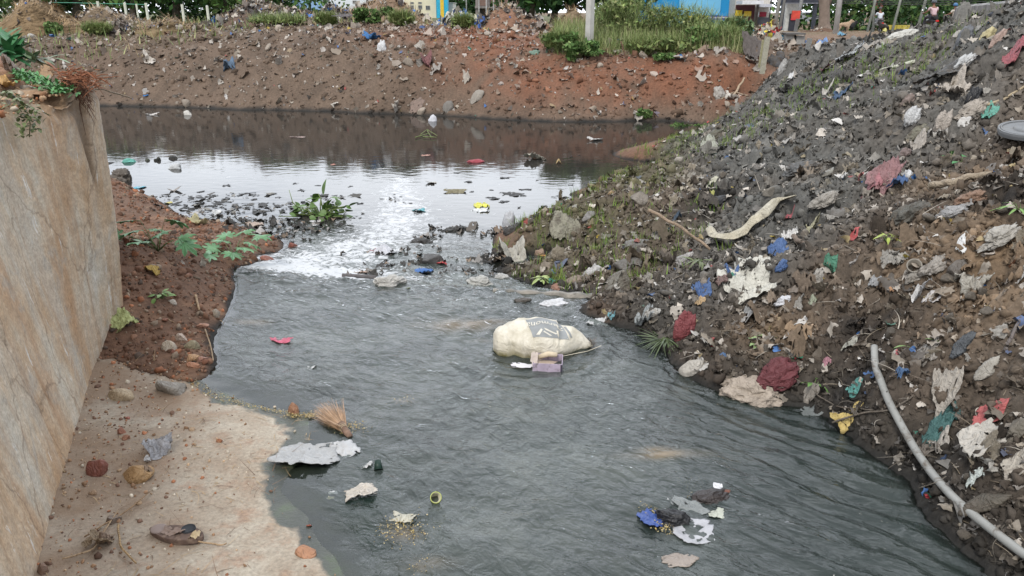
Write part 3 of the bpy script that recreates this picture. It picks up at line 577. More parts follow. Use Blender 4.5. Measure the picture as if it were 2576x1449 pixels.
def place(kind, name, cat, label, u, v, w, h, col, rot=None, amp=.12, damp=.52, lift=0.0, rough=.6, surf=None, group=None, n=None, seed=None, irr=.28, hz=None, alpha=1, tilt=0, parent=None, folds=4, mat=None, flat=.45):
    """one item standing where its survey pixel meets the ground; w,h are its apparent size in survey pixels"""
    _seed[0] += 1; sd = seed or _seed[0]; p = AT(u, v+(h*.25 if kind != 'S' else 0)); s = px(p)
    dep = math.atan2(CAMZ-p[2], math.hypot(p[0], p[1])); W = w/s
    afloat = float(ground_z(p[0], p[1])) < float(water_lvl(p[0], p[1]))-.01; g_ = sum(col)/3; k_ = .38 if p[0] > .6 and not afloat else .18; col = tuple(.84*(c*(1-k_)+g_*k_) for c in col); m = mat or colmat(col, damp-(.055 if k_ == .38 else .02), rough, alpha); rot = np.random.default_rng(sd).uniform(-.4, .4) if rot is None else rot
    e = 0.03+W*.08                                         # local ground slope
    sm = lambda x_, y_: float(max(TPS(np.array([x_]), np.array([y_]))[0], water_lvl(x_, y_))); gx = (sm(p[0]+.2, p[1])-sm(p[0]-.2, p[1]))/.4; gy = (sm(p[0], p[1]+.2)-sm(p[0], p[1]-.2))/.4
    gx, gy = float(np.clip(gx, -.9, .9)), float(np.clip(gy, -.9, .9))
    if afloat and kind == 'S' and lift == 0: amp *= .4
    if wall_sd(p[0], p[1]) > -.1 and p[2] > 1: gx = gy = 0.
    if kind == 'S':
        D = min(h/s/max(.3, math.sin(dep+math.atan(max(gy, -.1)))), W*1.25)
        V, F = sheet_template(n or (22 if w > 45 else 14), sd, amp, irr, folds); V = V.copy(); sc = np.array([W, D, math.sqrt(W*D)])
    elif kind == 'L':
        D = W*.62; V, F = lump_template(5 if w > 60 else 4 if w > 25 else 3, sd, (.2 if amp == .12 else amp)*.75, flat); H = hz/s if hz else max(h/s-D*math.sin(dep)*.8, W*.18)*.85; sc = np.array([W, D, H])
    else:
        D = min(W*.75, h/s/max(.3, math.sin(dep+.35))); V, F = rock_template(3 if w > 30 else 2, sd); H = hz/s*1.15 if hz else max((h/s-D*math.sin(dep)*.6)*.95, W*.36); sc = np.array([W, D, H])
    V = V*sc
    c_, s_ = math.cos(rot), math.sin(rot); X = V[:, 0]*c_-V[:, 1]*s_; Y = V[:, 0]*s_+V[:, 1]*c_; Z = V[:, 2]
    if kind == 'S':
        g = top_z(p[0]+X, p[1]+Y)-p[2]; pl = X*gx+Y*gy; Z = Z+np.maximum(np.minimum(g, pl+.05), pl-.02)*.65+pl*.35+.008+lift
        if afloat: Z = Z-np.percentile(Z, 15)*(1 if lift == 0 else 0)
        else: Z = np.maximum(Z, g+.004)
        X = X-Z*0
    else:
        Z = Z+(X*gx+Y*gy)+lift+(-.02*sc[2])
    o = mesh_np(name, np.stack([X, Y, Z], -1), F, m, smooth=(kind != 'R'), parent=parent)
    o.location = tuple(map(float, p)); tag(o, label, cat, group)
    if kind == 'S' and w > 30:
        md = o.modifiers.new('cloth_thickness', 'SOLIDIFY'); md.thickness = 0.002
    return o
def stick(name, cat, label, pts, wpx, col, sag=0, lift=.02, damp=.55, n=7, group=None, zs=None, jit=.5, taper=.75, mat=None, parent=None):
    """a rod laid through survey points; each point rests on whatever ground it meets"""
    P = []
    for i, q in enumerate(pts):
        p = AT(q[0], q[1]) if len(q) == 2 else (UY(*q)); P.append(p+np.array([0, 0, lift if len(q) == 2 else 0]))
    P = np.array(P); k = max(12, len(P)*5); t = np.linspace(0, len(P)-1, k); 
    Q = np.stack([np.interp(t, np.arange(len(P)), P[:, a]) for a in range(3)], -1)
    for _ in range(2): Q[1:-1] = (Q[:-2]+2*Q[1:-1]+Q[2:])/4
    r = wpx/px(P[len(P)//2])/2; L = np.linalg.norm(Q[-1]-Q[0]); _seed[0] += 1
    Q[1:-1, 2] += jit*r*perlin(t[1:-1]*2+_seed[0], t[1:-1]*0, 0)*2; Q[1:-1, 0] += jit*r*perlin(t[1:-1]*2, t[1:-1]*0+_seed[0], 0)*2
    c = Q[0].copy(); mb = MB().tube(list(Q-c), list(np.linspace(r, r*taper, k)), n)
    o = mb.build(name, mat or colmat(col, damp, .8), parent, smooth=True); o.location = tuple(map(float, c)); return tag(o, label, cat, group)

# ------------------------------------------------------------------ loose stuff nobody could count
def scatter(name, pts, sizes, cols, templates, seed, aspect=(.5, 1.0), tilt=.5, mat=None, zoff=.0, squash=1.0, smooth=False, normal=None):
    r = np.random.default_rng(seed); N = len(pts); tid = r.integers(0, len(templates), N); Vs, Fs, Cs = [], [], []; off = 0
    for k, (TV, TF) in enumerate(templates):
        I = np.where(tid == k)[0]
        if not len(I): continue
        n = len(I); S = sizes[I]; asp = r.uniform(*aspect, n); a = r.uniform(0, 2*math.pi, n); tx = r.normal(0, tilt, n); ty = r.normal(0, tilt, n)
        V = TV[None]*np.stack([S, S*asp, S*squash], -1)[:, None]
        # tilt about x then y then spin
        y, z = V[..., 1]*np.cos(tx)[:, None]-V[..., 2]*np.sin(tx)[:, None], V[..., 1]*np.sin(tx)[:, None]+V[..., 2]*np.cos(tx)[:, None]
        x, z = V[..., 0]*np.cos(ty)[:, None]+z*np.sin(ty)[:, None], -V[..., 0]*np.sin(ty)[:, None]+z*np.cos(ty)[:, None]
        X = x*np.cos(a)[:, None]-y*np.sin(a)[:, None]; Y = x*np.sin(a)[:, None]+y*np.cos(a)[:, None]
        V = np.stack([X, Y, z], -1)+pts[I][:, None]; V[..., 2] += zoff*S[:, None]
        Vs.append(V.reshape(-1, 3)); m = len(TV); Fs.append((TF[None]+(off+np.arange(n)*m)[:, None, None]).reshape(-1, TF.shape[1])); off += n*m
        Cs.append(np.repeat(cols[I], m, 0))
    o = mesh_np(name, np.concatenate(Vs), np.concatenate(Fs), mat or MATCOL('litter', .65, .3, 60, .25, .3, 90, .004), cols=np.concatenate(Cs), smooth=smooth)
    return o
def sample_region(n, poly_px, seed, logd=True, ymin=2.0, ymax=24.0, az=(-38, 38)):
    """random ground points (log-distance sampling) whose place falls in a plan polygon given by survey corners"""
    P = [AT0(u, v) for u, v in poly_px]; r = np.random.default_rng(seed); out = []
    while sum(len(o) for o in out) < n:
        a = np.radians(r.uniform(*az, 20000)); d = np.exp(r.uniform(math.log(ymin), math.log(ymax), 20000)); x = d*np.sin(a); y = d*np.cos(a)
        k = poly_sd(x, y, P) > 0; out.append(np.stack([x[k], y[k]], -1))
        if len(out) > 400: break
    return np.concatenate(out)[:n]
def pick_cols(r, n, table):
    w = np.array([t[0] for t in table], float); w /= w.sum(); k = r.choice(len(table), n, p=w); C = np.array([t[1] for t in table])[k]
    return np.clip(C*(1+r.normal(0, .18, (n, 1))), .005, .8)
SH3 = [sheet_template(4, 900+i, .35, .3, 2) for i in range(10)]
SH5 = [sheet_template(6, 950+i, .3, .3, 3) for i in range(12)]
SH8 = [sheet_template(8, 990+i, .5, .35, 3) for i in range(14)]
RK1 = [rock_template(1, 700+i) for i in range(10)]
CLOD = [rock_template(1, 800+i, 6, .5) for i in range(12)]
RPOLY = [(2576,1449),(2400,1330),(2290,1190),(2230,1130),(2050,1020),(1820,990),(1700,920),(1640,850),(1560,815),(1480,790),(1560,745),(1300,700),(1240,690),(1240,640),(1270,577),(1400,540),(1530,450),(1700,345),(1850,296),(1975,225)]
def right_pts(n, seed, ymin=2.0, ymax=19):
    r = np.random.default_rng(seed); out = []; c = 0
    while c < n:
        a = np.radians(r.uniform(-5, 60, 60000)); d = np.exp(r.uniform(math.log(ymin), math.log(ymax), 60000)); x = d*np.sin(a); y = d*np.cos(a)
        z = ground_z(x, y); rr, f, l = zone(x, y); k = (rr > .5) & (z > water_lvl(x, y)+.015) & ~(slab_in(x, y) & (z < .03)); q = np.stack([x, y, z], -1)[k]; out.append(q); c += len(q)
    return np.concatenate(out)[:n]
def far_pts(n, seed):
    r = np.random.default_rng(seed); out = []; c = 0
    while c < n:
        a = np.radians(r.uniform(-36, 30, 40000)); d = r.uniform(16, 29, 40000); x = d*np.sin(a); y = d*np.cos(a)
        z = ground_z(x, y); rr, f, l = zone(x, y); k = (f > .5) & (z > ZP+.02); q = np.stack([x, y, z], -1)[k]; out.append(q); c += len(q)
    return np.concatenate(out)[:n]
def left_pts(n, seed):
    r = np.random.default_rng(seed); out = []; c = 0
    while c < n:
        a = np.radians(r.uniform(-40, -8, 40000)); d = np.exp(r.uniform(math.log(2.2), math.log(12), 40000)); x = d*np.sin(a); y = d*np.cos(a)
        z = ground_z(x, y); rr, f, l = zone(x, y); k = (l > .5) & ((wall_sd(x, y) < 0) | (y > 5.35)) & (z > water_lvl(x, y)+.01) & ~(slab_in(x, y) & (terr(x, y) < slab_z(x, y))); q = np.stack([x, y, z], -1)[k]; out.append(q); c += len(q)
    return np.concatenate(out)[:n]
def build_stuff():
    r = np.random.default_rng(55)
    pale = [(4, (.42, .38, .33)), (3, (.26, .225, .18)), (2, (.17, .145, .115)), (1.5, (.48, .46, .43)), (2, (.11, .10, .09)), (.25, (.05, .14, .34)), (.12, (.35, .05, .05)), (.12, (.4, .3, .05)), (.12, (.05, .22, .16)), (.5, (.30, .24, .13))]
    # right slope: clods coloured like the soil, then scraps
    p = right_pts(33000, 61); c = soil_color(p[:, 0], p[:, 1], p[:, 2])*(1+r.normal(0, .22, (len(p), 1))); d = np.hypot(p[:, 0], p[:, 1])
    sz = r.lognormal(math.log(.018), .55, len(p)).clip(.006, .07)*(.6+.08*d)
    tag(scatter('soil_clods', p, sz, np.clip(c, .008, .5), CLOD, 1, (.6, 1), .8, MATCOL('clod', .92, .15, 40, .35, .6, 60, .01), .05, .62, smooth=True), 'crumbly grey brown clods of mud covering the litter slope', 'soil', kind='stuff')
    p = right_pts(600, 58); c = soil_color(p[:, 0], p[:, 1], p[:, 2])*(1.35+r.normal(0, .3, (len(p), 1))); p[:, 2] += .01
    tag(scatter('mud_sheets', p, r.lognormal(math.log(.085), .35, len(p)).clip(.05, .18)*(.45+.10*np.hypot(p[:, 0], p[:, 1])), np.clip(c, .008, .5), [sheet_template(13, 1200+i, .4, .3, 4) for i in range(10)], 16, (.3, .8), .18, MATCOL('clod'), smooth=True), 'large torn sheets caked in mud lying folded into the litter slope', 'litter', kind='stuff')
    p = right_pts(2100, 59); c = soil_color(p[:, 0], p[:, 1], p[:, 2])*(1.1+r.normal(0, .2, (len(p), 1))); d = np.hypot(p[:, 0], p[:, 1])
    tag(scatter('sludge_lumps', p, r.lognormal(math.log(.05), .4, len(p)).clip(.02, .12)*(.5+.08*d), np.clip(c, .008, .5), [lump_template(2, 870+i, .9, 1.0, 2.2) for i in range(10)], 15, (.5, 1), .6, MATCOL('clod'), .05, .5, smooth=True), 'soft folded lumps of grey brown sludge bulging out of the litter slope', 'sludge', kind='stuff')
    p = right_pts(12000, 60); c = soil_color(p[:, 0], p[:, 1], p[:, 2])*(1.15+r.normal(0, .3, (len(p), 1))); d = np.hypot(p[:, 0], p[:, 1])
    tag(scatter('muddy_rags', p, r.lognormal(math.log(.030), .55, len(p)).clip(.01, .11)*(.42+.09*d), np.clip(c*r.lognormal(0, .35, (len(p), 1)), .006, .5), SH8, 14, (.3, .9), .7, MATCOL('clod'), smooth=True), 'ragged mud coated plastic and cloth making up the litter slope', 'litter', kind='stuff')
    p = right_pts(12500, 62); d = np.hypot(p[:, 0], p[:, 1]); sz = r.lognormal(math.log(.045), .45, len(p)).clip(.015, .14)*(.5+.09*d)
    cc = pick_cols(r, len(p), pale); sc = soil_color(p[:, 0], p[:, 1], p[:, 2]); mixw = r.uniform(.0, .8, (len(p), 1)); cc = cc*(1-mixw)+sc*1.25*mixw
    tag(scatter('litter_fragments', p, sz, cc, SH5, 2, (.4, 1), .55), 'countless torn plastic and cloth fragments trodden into the right slope', 'litter', kind='stuff')
    # far bank
    p = far_pts(15000, 63); c = pick_cols(r, len(p), pale); den = fbm(p[:, 0], p[:, 2]*2+p[:, 1], 1.2, 3, 71); hz = sstep(.3, 1.5, p[:, 2])
    k = r.uniform(size=len(p)) < np.clip(.45+den*1.1+.3*hz, .1, 1); p = p[k]; c = c[k]; sc = soil_color(p[:, 0], p[:, 1], p[:, 2]); mw = r.uniform(0, .8, (len(p), 1)); c = c*(1-mw)+sc*1.3*mw
    tag(scatter('bank_litter', p, r.lognormal(math.log(.075), .5, len(p)).clip(.03, .3), c, SH3, 3, (.4, 1), .6), 'pale scraps and flakes strewn over the far red brown bank', 'litter', kind='stuff')
    p = far_pts(5500, 64); c = soil_color(p[:, 0], p[:, 1], p[:, 2])*(1+r.normal(0, .25, (len(p), 1)))
    tag(scatter('bank_clods', p, r.lognormal(math.log(.055), .5, len(p)).clip(.025, .2), np.clip(c, .01, .5), CLOD, 4, (.6, 1), .8, MATCOL('clod'), .05, .7), 'lumps of red brown soil on the far bank', 'soil', kind='stuff')
    # left mound gravel
    p = left_pts(7000, 65); c = pick_cols(r, len(p), [(4, (.13, .07, .045)), (2, (.20, .11, .07)), (1.5, (.24, .18, .13)), (1, (.09, .065, .05)), (.8, (.30, .13, .07))]); d = np.hypot(p[:, 0], p[:, 1])
    tag(scatter('gravel', p, r.lognormal(math.log(.013), .6, len(p)).clip(.004, .06)*(.5+.1*d), c, RK1, 5, (.6, 1), .6, MATCOL('stone_col', .9, .2, 50, .3, .4, 80, .005), .1, .5), 'loose red brown gravel on the dirt mound beside the wall', 'gravel', kind='stuff')
    # grit, chips and dry bits on the concrete
    n = 3200; x = r.uniform(-2.6, -.5, n*3); y = r.uniform(2.0, 4.6, n*3); k = (wall_sd(x, y) < -.02) & (r.uniform(size=n*3) < np.clip(.28-.55*(x+1.75+(y-3)*.3)/1.2, .04, 1)) & (slab_z(x, y) > .0); x, y = x[k], y[k]; z = ground_z(x, y)
    p = np.stack([x, y, z], -1); c = pick_cols(r, len(p), [(3, (.28, .17, .10)), (2, (.40, .28, .18)), (2, (.17, .10, .07)), (1, (.34, .15, .08)), (1, (.55, .48, .38))])
    tag(scatter('grit', p, r.lognormal(math.log(.009), .55, len(p)).clip(.003, .035), c, RK1, 6, (.6, 1), .5, MATCOL('stone_col'), .1, .5), 'grit and small chips scattered over the concrete apron', 'grit', kind='stuff')
    # fill on top of wall
    n = 2500; s = r.uniform(.0, 5, n*2); t = r.uniform(-.1, 2.2, n*2); q = WA[None]+WD[None]*s[:, None]+WN[None]*t[:, None]; q = q[q[:, 1] < 5.6]; z = np.where(wall_sd(q[:, 0], q[:, 1]) < .42, 1.72, terr(q[:, 0], q[:, 1])); p = np.stack([q[:, 0], q[:, 1], np.maximum(z, 1.71)], -1)
    c = pick_cols(r, len(p), [(3, (.33, .18, .10)), (3, (.42, .28, .17)), (1, (.16, .09, .05)), (1, (.5, .42, .32)), (1, (.36, .15, .07))])
    tag(scatter('rubble_crumbs', p, r.lognormal(math.log(.016), .6, len(p)).clip(.005, .045), c*.85, RK1, 7, (.5, 1), .6, MATCOL('stone_col'), .1, .55), 'orange brown rubble crumbs lying on top of the retaining wall', 'rubble', kind='stuff')
def ribbons(name, pts, L, wid, cols, seed, up=.2, segs=5, droop=1.0, mat=None, lean=None, elsd=.3, cat='grass', label=None, kind='stuff', parent=None):
    """thin curved blades or strands, all in one mesh"""
    r = np.random.default_rng(seed); N = len(pts); a = r.uniform(0, 2*math.pi, N) if lean is None else lean; el = np.clip(r.normal(up, elsd, N), -.1, 1.5); bend = r.normal(0, .8, N)*droop
    P = pts.copy(); Vs = []; w = np.stack([-np.sin(a), np.cos(a), 0*a], -1)
    for i in range(segs+1):
        ww = wid*(1-.75*i/segs); Vs += [P+w*ww[:, None], P-w*ww[:, None]]
        st = (L/segs)[:, None]; P = P+np.stack([np.cos(a)*np.cos(el), np.sin(a)*np.cos(el), np.sin(el)], -1)*st; a = a+bend/segs; el = el-abs(bend)*.35/segs*droop
    V = np.stack(Vs, 1).reshape(-1, 3); m = 2*(segs+1); b = np.array([[2*i, 2*i+1, 2*i+3, 2*i+2] for i in range(segs)]); F = (b[None]+(np.arange(N)*m)[:, None, None]).reshape(-1, 4)
    o = mesh_np(name, V, F, mat or MATCOL('blades', .6, .25, 20, .25, 0), cols=np.repeat(cols, m, 0), parent=parent)
    return tag(o, label, cat if not parent else None, kind=kind if not parent else None) if label or kind else o
def build_strands():
    r = np.random.default_rng(77)
    p = right_pts(3400, 81); n = len(p); d = np.hypot(p[:, 0], p[:, 1]); p[:, 2] += .01
    ribbons('fibres', p, r.uniform(.06, .22, n)*(.5+.08*d), r.uniform(.0012, .004, n)*(.6+.1*d), pick_cols(r, n, [(3, (.22, .18, .13)), (3, (.10, .085, .065)), (1, (.40, .36, .30))]), 8, .15, 5, 1.4, label='tangled fibres, twigs and plastic strings strewn over the litter slope', cat='litter')
    # green shoots along the right-hand waterline and in patches
    P = []
    for (u, v, rad, k) in [(1380,555,.45,260),(1460,505,.35,260),(1540,450,.3,240),(1620,405,.3,200),(1700,358,.35,200),(1800,318,.5,240),(1860,320,.5,160),(1500,580,.5,150),(1420,610,.4,120),(1640,640,.4,160),(1600,560,.5,120),(1380,710,.2,120),
                           (1720,430,.5,110),(1800,380,.5,120),(1880,360,.6,120),(2040,235,.6,260),(1990,270,.5,120),(2110,300,.4,70),(2330,140,.55,360),(2300,165,.4,120),(1560,700,.2,80),(2240,200,.4,60),(1950,300,.6,120),(1680,390,.4,120),(1550,640,.4,140)]:
        c = AT0(u, v); k = int(k*1.7); cl = r.normal(0, rad, (max(4, k//9), 2)); q = c[None, :2]+cl[r.integers(0, len(cl), k)]+r.normal(0, .035, (k, 2)); z = ground_z(q[:, 0], q[:, 1]); m = z > water_lvl(q[:, 0], q[:, 1])+.005; P.append(np.column_stack([q[m], z[m]]))
    p = np.concatenate(P); n = len(p); 
    ribbons('grass_shoots', p, r.uniform(.04, .12, n), r.uniform(.0022, .005, n), pick_cols(r, n, [(3, (.13, .21, .035)), (2, (.20, .25, .06)), (1, (.07, .13, .03))]), 9, 1.2, 4, .6, label='bright green grass shoots along the right bank and its water edge', cat='grass')
    # dry strands on the concrete foot of the wall and on the mound
    p = left_pts(500, 83); x = r.uniform(-2.5, -1.1, 420); y = r.uniform(2.2, 4.0, 420); k = wall_sd(x, y) < -.02; q = np.column_stack([x[k], y[k], ground_z(x[k], y[k])]); p = np.concatenate([p, q]); n = len(p); p[:, 2] += .004
    ribbons('dry_stems', p, r.uniform(.03, .16, n), r.uniform(.0008, .0022, n), pick_cols(r, n, [(2, (.34, .24, .13)), (2, (.17, .11, .07))]), 10, .05, 5, 1.0, label='thin dry stems lying on the dirt and the concrete', cat='stems')
    # yellow flakes washed up along the shallow edge
    P = []
    for path, k, wd in (([(485,965),(510,985),(560,1005),(600,1018)], 300, .022), ([(600,1018),(680,1035),(760,1047),(800,1050)], 380, .014), ([(720,1050),(800,1048)], 260, .02), ([(850,1075),(905,1082)], 260, .035)):
        Q = np.array([AT(u, v)[:2] for u, v in path]); t = r.uniform(0, len(Q)-1, k); P.append(np.stack([np.interp(t, np.arange(len(Q)), Q[:, a]) for a in (0, 1)], -1)+r.normal(0, wd, (k, 2)))
    for u, v, k, rad in ((1011,1342,200,.06),(985,1335,30,.035),(1055,1428,36,.03),(1738,1216,110,.04),(1012,1012,50,.04),(1745,1235,80,.035),(1640,1290,60,.03),(1670,1335,80,.025)):
        c = AT(u, v)[:2]; P.append(c+r.normal(0, rad, (k, 2)))
    q = np.concatenate(P); z = top_z(q[:, 0], q[:, 1])+.006; p = np.column_stack([q, z])
    tag(scatter('yellow_flakes', p, r.uniform(.003, .009, len(p)), pick_cols(r, len(p), [(3, (.32, .24, .09)), (2, (.40, .33, .18)), (1, (.2, .15, .08))]), SH3, 11, (.5, 1), .25), 'tiny yellow flakes drifted along the shallow water edge and in floating clumps', 'flakes', kind='stuff')
    # floating scum and black flecks on the pond
    x = r.uniform(-6.2, 3.4, 9000); y = r.uniform(6.8, 14.5, 9000); den = fbm(x, y*1.6, .9, 4, 91)+.7*np.exp(-((x+3.6)**2/3+(y-9.8)**2/1.4))+.25*np.exp(-((x-.5)**2/2+(y-10.7)**2/1)); k = (den > .5) & (ground_z(x, y) < ZP-.02); x, y = x[k][:1700], y[k][:1700]
    p = np.column_stack([x, y, x*0+ZP+.006]); n = len(p)
    tag(scatter('floating_scum', p, r.lognormal(math.log(.05), .6, n).clip(.02, .2), pick_cols(r, n, [(5, (.03, .029, .027)), (2, (.07, .066, .06)), (1, (.15, .14, .12))]), SH5, 12, (.35, .8), .06, squash=.25), 'dark scum and blackened leaves drifting on the still pond', 'scum', kind='stuff')
    # debris caught in the rapids
    P = []
    for u, v, k, rad in ((1150,580,26,.13),(1070,600,16,.10),(970,640,22,.14),(1000,672,20,.14),(1090,660,18,.12),(930,690,16,.13),(1240,590,18,.10),(1230,655,50,.10),(1180,690,18,.14),(1060,630,12,.14),(700,590,90,.26),(620,562,60,.25),(760,566,40,.25),(500,538,30,.3)):
        c = AT(u, v)[:2]; P.append(c+r.normal(0, rad, (k, 2))*[1, .7])
    q = np.concatenate(P); z = top_z(q[:, 0], q[:, 1])+.01; p = np.column_stack([q, z])
    tag(scatter('rapids_debris', p, r.lognormal(math.log(.05), .5, len(p)).clip(.02, .16), pick_cols(r, len(p), [(5, (.04, .037, .033)), (2, (.12, .105, .09)), (1, (.36, .34, .32)), (1.2, (.20, .15, .11))]), SH5, 13, (.4, .9), .22), 'blackened rags and leaves snagged in the rapids', 'debris', kind='stuff')
build_stuff(); build_strands()
# ------------------------------------------------------------------ named things lying in and beside the stream
def I(kind, name, cat, label, u, v, w, h, col, **k): return place(kind, name, cat, label, u, v, w, h, col, **k)
CREAM=(.52,.47,.37); BEIGE=(.36,.29,.21); PALE=(.50,.48,.45); WHITE=(.66,.66,.66); BLUE=(.025,.12,.36); LBLUE=(.04,.30,.52); RED=(.34,.025,.03); MAROON=(.16,.02,.03); PINK=(.42,.16,.17); TEAL=(.03,.22,.20); GREEN=(.03,.22,.10)
YEL=(.62,.50,.04); ORG=(.50,.20,.05); BLK=(.016,.016,.018); GREY=(.24,.24,.24); DGREY=(.075,.078,.08); BRICK=(.30,.09,.045); OCH=(.45,.26,.10); TAN=(.36,.25,.15); STONE=(.33,.30,.25); OLIVE=(.16,.15,.07)

def cream_sack():
    p = UZ(1366, 875, 0.0); s = px(p); root = empty('grain_sack', p, 0.0, 'full cream woven sack lying half sunk in the stream, grey printed panel on its side', 'sack')
    n, m = 90, 56; V = []; cols = []; L = 250/s
    us = np.linspace(-1, 1, n)
    prof = np.interp(us, [-1, -.9, -.7, -.4, 0, .4, .75, .93, 1], [.22, .50, .82, 1, .97, .74, .38, .12, .04])
    for i, a in enumerate(us):
        r = prof[i]
        for j in range(m):
            q = 2*math.pi*j/m; y = math.cos(q)*.18*r; z = math.sin(q)*.15*r*(1.0 if math.sin(q) > 0 else .5)
            V.append([a*L*.5, y, z])
    V = np.array(V); X, Y, Z = V.T; f = .016*(1-2*np.abs(perlin(X*6, Y*3+Z*3, 1.0)))+.012*(1-2*np.abs(perlin(X*3+Z*9, Y*11, 3.0)))+.045*perlin(X*3.3, Y*4, Z*4+1); dn = np.exp(-((X+.17)**2+(Y+.12)**2)/.006)
    rr = np.hypot(Y, Z)+1e-6; k = 1+f/np.maximum(rr, .05)-dn*.22
    g2 = np.exp(-((X+.21+.4*Z)/.018)**2)*(Y < 0)*.07+np.exp(-((X+.10-.3*Z)/.016)**2)*(Y < 0)*.05; k = k-g2
    V = np.stack([X+.03*Z*(X < 0), Y*k-.0, Z*k+.02+.03*(X < .1)*(Z > 0)], -1)
    F = [(i*m+j, (i+1)*m+j, (i+1)*m+(j+1) % m, i*m+(j+1) % m) for i in range(n-1) for j in range(m)]+[tuple(range(m)), tuple(range((n-1)*m, n*m))[::-1]]
    mt, t, b = nodes('woven_sack'); nn = noise_node(t, 6, 6, .7); c = ramp(t, nn.outputs[0], [(.35, (.40, .36, .27)), (.6, (.58, .54, .45))]).outputs[0]
    sep = t.nodes.new('ShaderNodeSeparateXYZ'); tc = t.nodes.new('ShaderNodeTexCoord'); t.links.new(tc.outputs['Object'], sep.inputs[0])
    nb = noise_node(t, 9, 5, .7); ma = t.nodes.new('ShaderNodeMath'); ma.operation = 'MULTIPLY_ADD'; ma.inputs[1].default_value = .12; t.links.new(nb.outputs[0], ma.inputs[0]); t.links.new(sep.outputs['Z'], ma.inputs[2])
    c = mixc(t, ramp(t, ma.outputs[0], [(.055, .95), (.105, 0.)]).outputs[0], c, (.15, .13, .035)); t.links.new(c, b.inputs['Base Color']); b.inputs['Roughness'].default_value = .55
    wv = t.nodes.new('ShaderNodeTexWave'); wv.inputs['Scale'].default_value = 60; t.links.new(tc.outputs['Object'], wv.inputs[0]); pv = bump(t, b, wv.outputs[0], .12, .002); cn_ = noise_node(t, 11, 4, .55, dist=1.6); bump(t, b, cn_.outputs[0], .6, .03, pv)
    body = mesh_np('sack_body', V, F, mt, root, smooth=True)
    # printed panel and lettering follow the body: projected from outside along -normal onto the shell
    VB = V; import mathutils.bvhtree as bt
    tree = bt.BVHTree.FromPolygons([tuple(v) for v in VB], F)
    def wrap(x, h):                      # x along the sack, h: 0 at ridge .. 1 down the near side
        ang = math.pi/2+h*1.25; d = Vector((0, math.cos(ang), math.sin(ang))); o_ = Vector((x, 0, 0.02))+d*.6
        hit = tree.ray_cast(o_, -d); return (hit[0]+d*.003 if hit[0] else Vector((x, 0, .1)))
    def patch(name, outline, col, nn=14, off=.0):
        # outline: 4 corners (x,h); bilinear grid
        a, b_, c_, d_ = outline; Vp = []
        for i in range(nn):
            for j in range(nn):
                s_, t_ = i/(nn-1), j/(nn-1); x = (a[0]*(1-s_)+b_[0]*s_)*(1-t_)+(d_[0]*(1-s_)+c_[0]*s_)*t_; h = (a[1]*(1-s_)+b_[1]*s_)*(1-t_)+(d_[1]*(1-s_)+c_[1]*s_)*t_
                q = wrap(x, h); Vp.append((q.x, q.y-off*.7, q.z+off*.7))
        return mesh_np(name, Vp, grid_faces(nn), MAT('ink_%s' % name, col, .7, .15, 12), body, smooth=True)
    patch('printed_panel', [(-.13,-.12),(.12,-.12),(.17,.72),(-.075,.72)], (.23, .24, .24))
    patch('panel_stripe', [(.135,.06),(.155,.06),(.195,.60),(.18,.62)], (.23, .24, .24))
    for nm, P_ in (('leaf_mark', [(-.055,.66),(-.02,.48),(-.01,.52),(-.03,.67)]), ('leaf_mark', [(.0,.46),(.09,.58),(.08,.61),(.01,.52)]), ('leaf_mark', [(.0,.55),(.055,.66),(.04,.67),(-.005,.58)])): patch(nm, P_, (.58, .55, .47), 6, .0015)
    # the word, upside down towards the camera: letters as wrapped ribbons
    cu = bpy.data.curves.new('word', 'FONT'); cu.body = 'Zarmona'; cu.size = .072; cu.resolution_u = 2
    to = bpy.data.objects.new('word', cu); COL.objects.link(to); dg = bpy.context.evaluated_depsgraph_get(); me = bpy.data.meshes.new_from_object(to.evaluated_get(dg)); bpy.data.objects.remove(to)
    import bmesh
    bm = bmesh.new(); bm.from_mesh(me); bmesh.ops.triangulate(bm, faces=bm.faces); bmesh.ops.subdivide_edges(bm, edges=bm.edges, cuts=1)
    for v_ in bm.verts:
        x = .135-v_.co.x*.95; h = .16-(v_.co.y-.03)*-2.4*1.0; h = .17+v_.co.y*4.2; q = wrap(x, h); v_.co = (q.x, q.y-.002, q.z+.002)
    bm.to_mesh(me); bm.free(); me.materials.clear(); me.materials.append(MAT('ink_leaf_mark', (.58, .55, .47))); wo_ = bpy.data.objects.new('lettering', me); COL.objects.link(wo_); wo_.parent = body
    st = MB().tube([(.16, -.16, .0), (.05, -.2, .012), (.30, -.10, .02), (.40, -.03, .03)], .0022, 5).build('tie_string', MAT('string', (.5, .45, .35)), root)
    r = np.random.default_rng(5); pts = np.column_stack([r.normal(L*.49, .018, 130), r.normal(0, .014, 130), r.normal(.03, .015, 130)])
    ribbons('frayed_mouth', pts, r.uniform(.02, .06, 130), r.uniform(.001, .003, 130), np.tile([[.09, .07, .05]], (130, 1)), 31, .3, 4, 1.5, parent=root)
    return root
cream_sack()
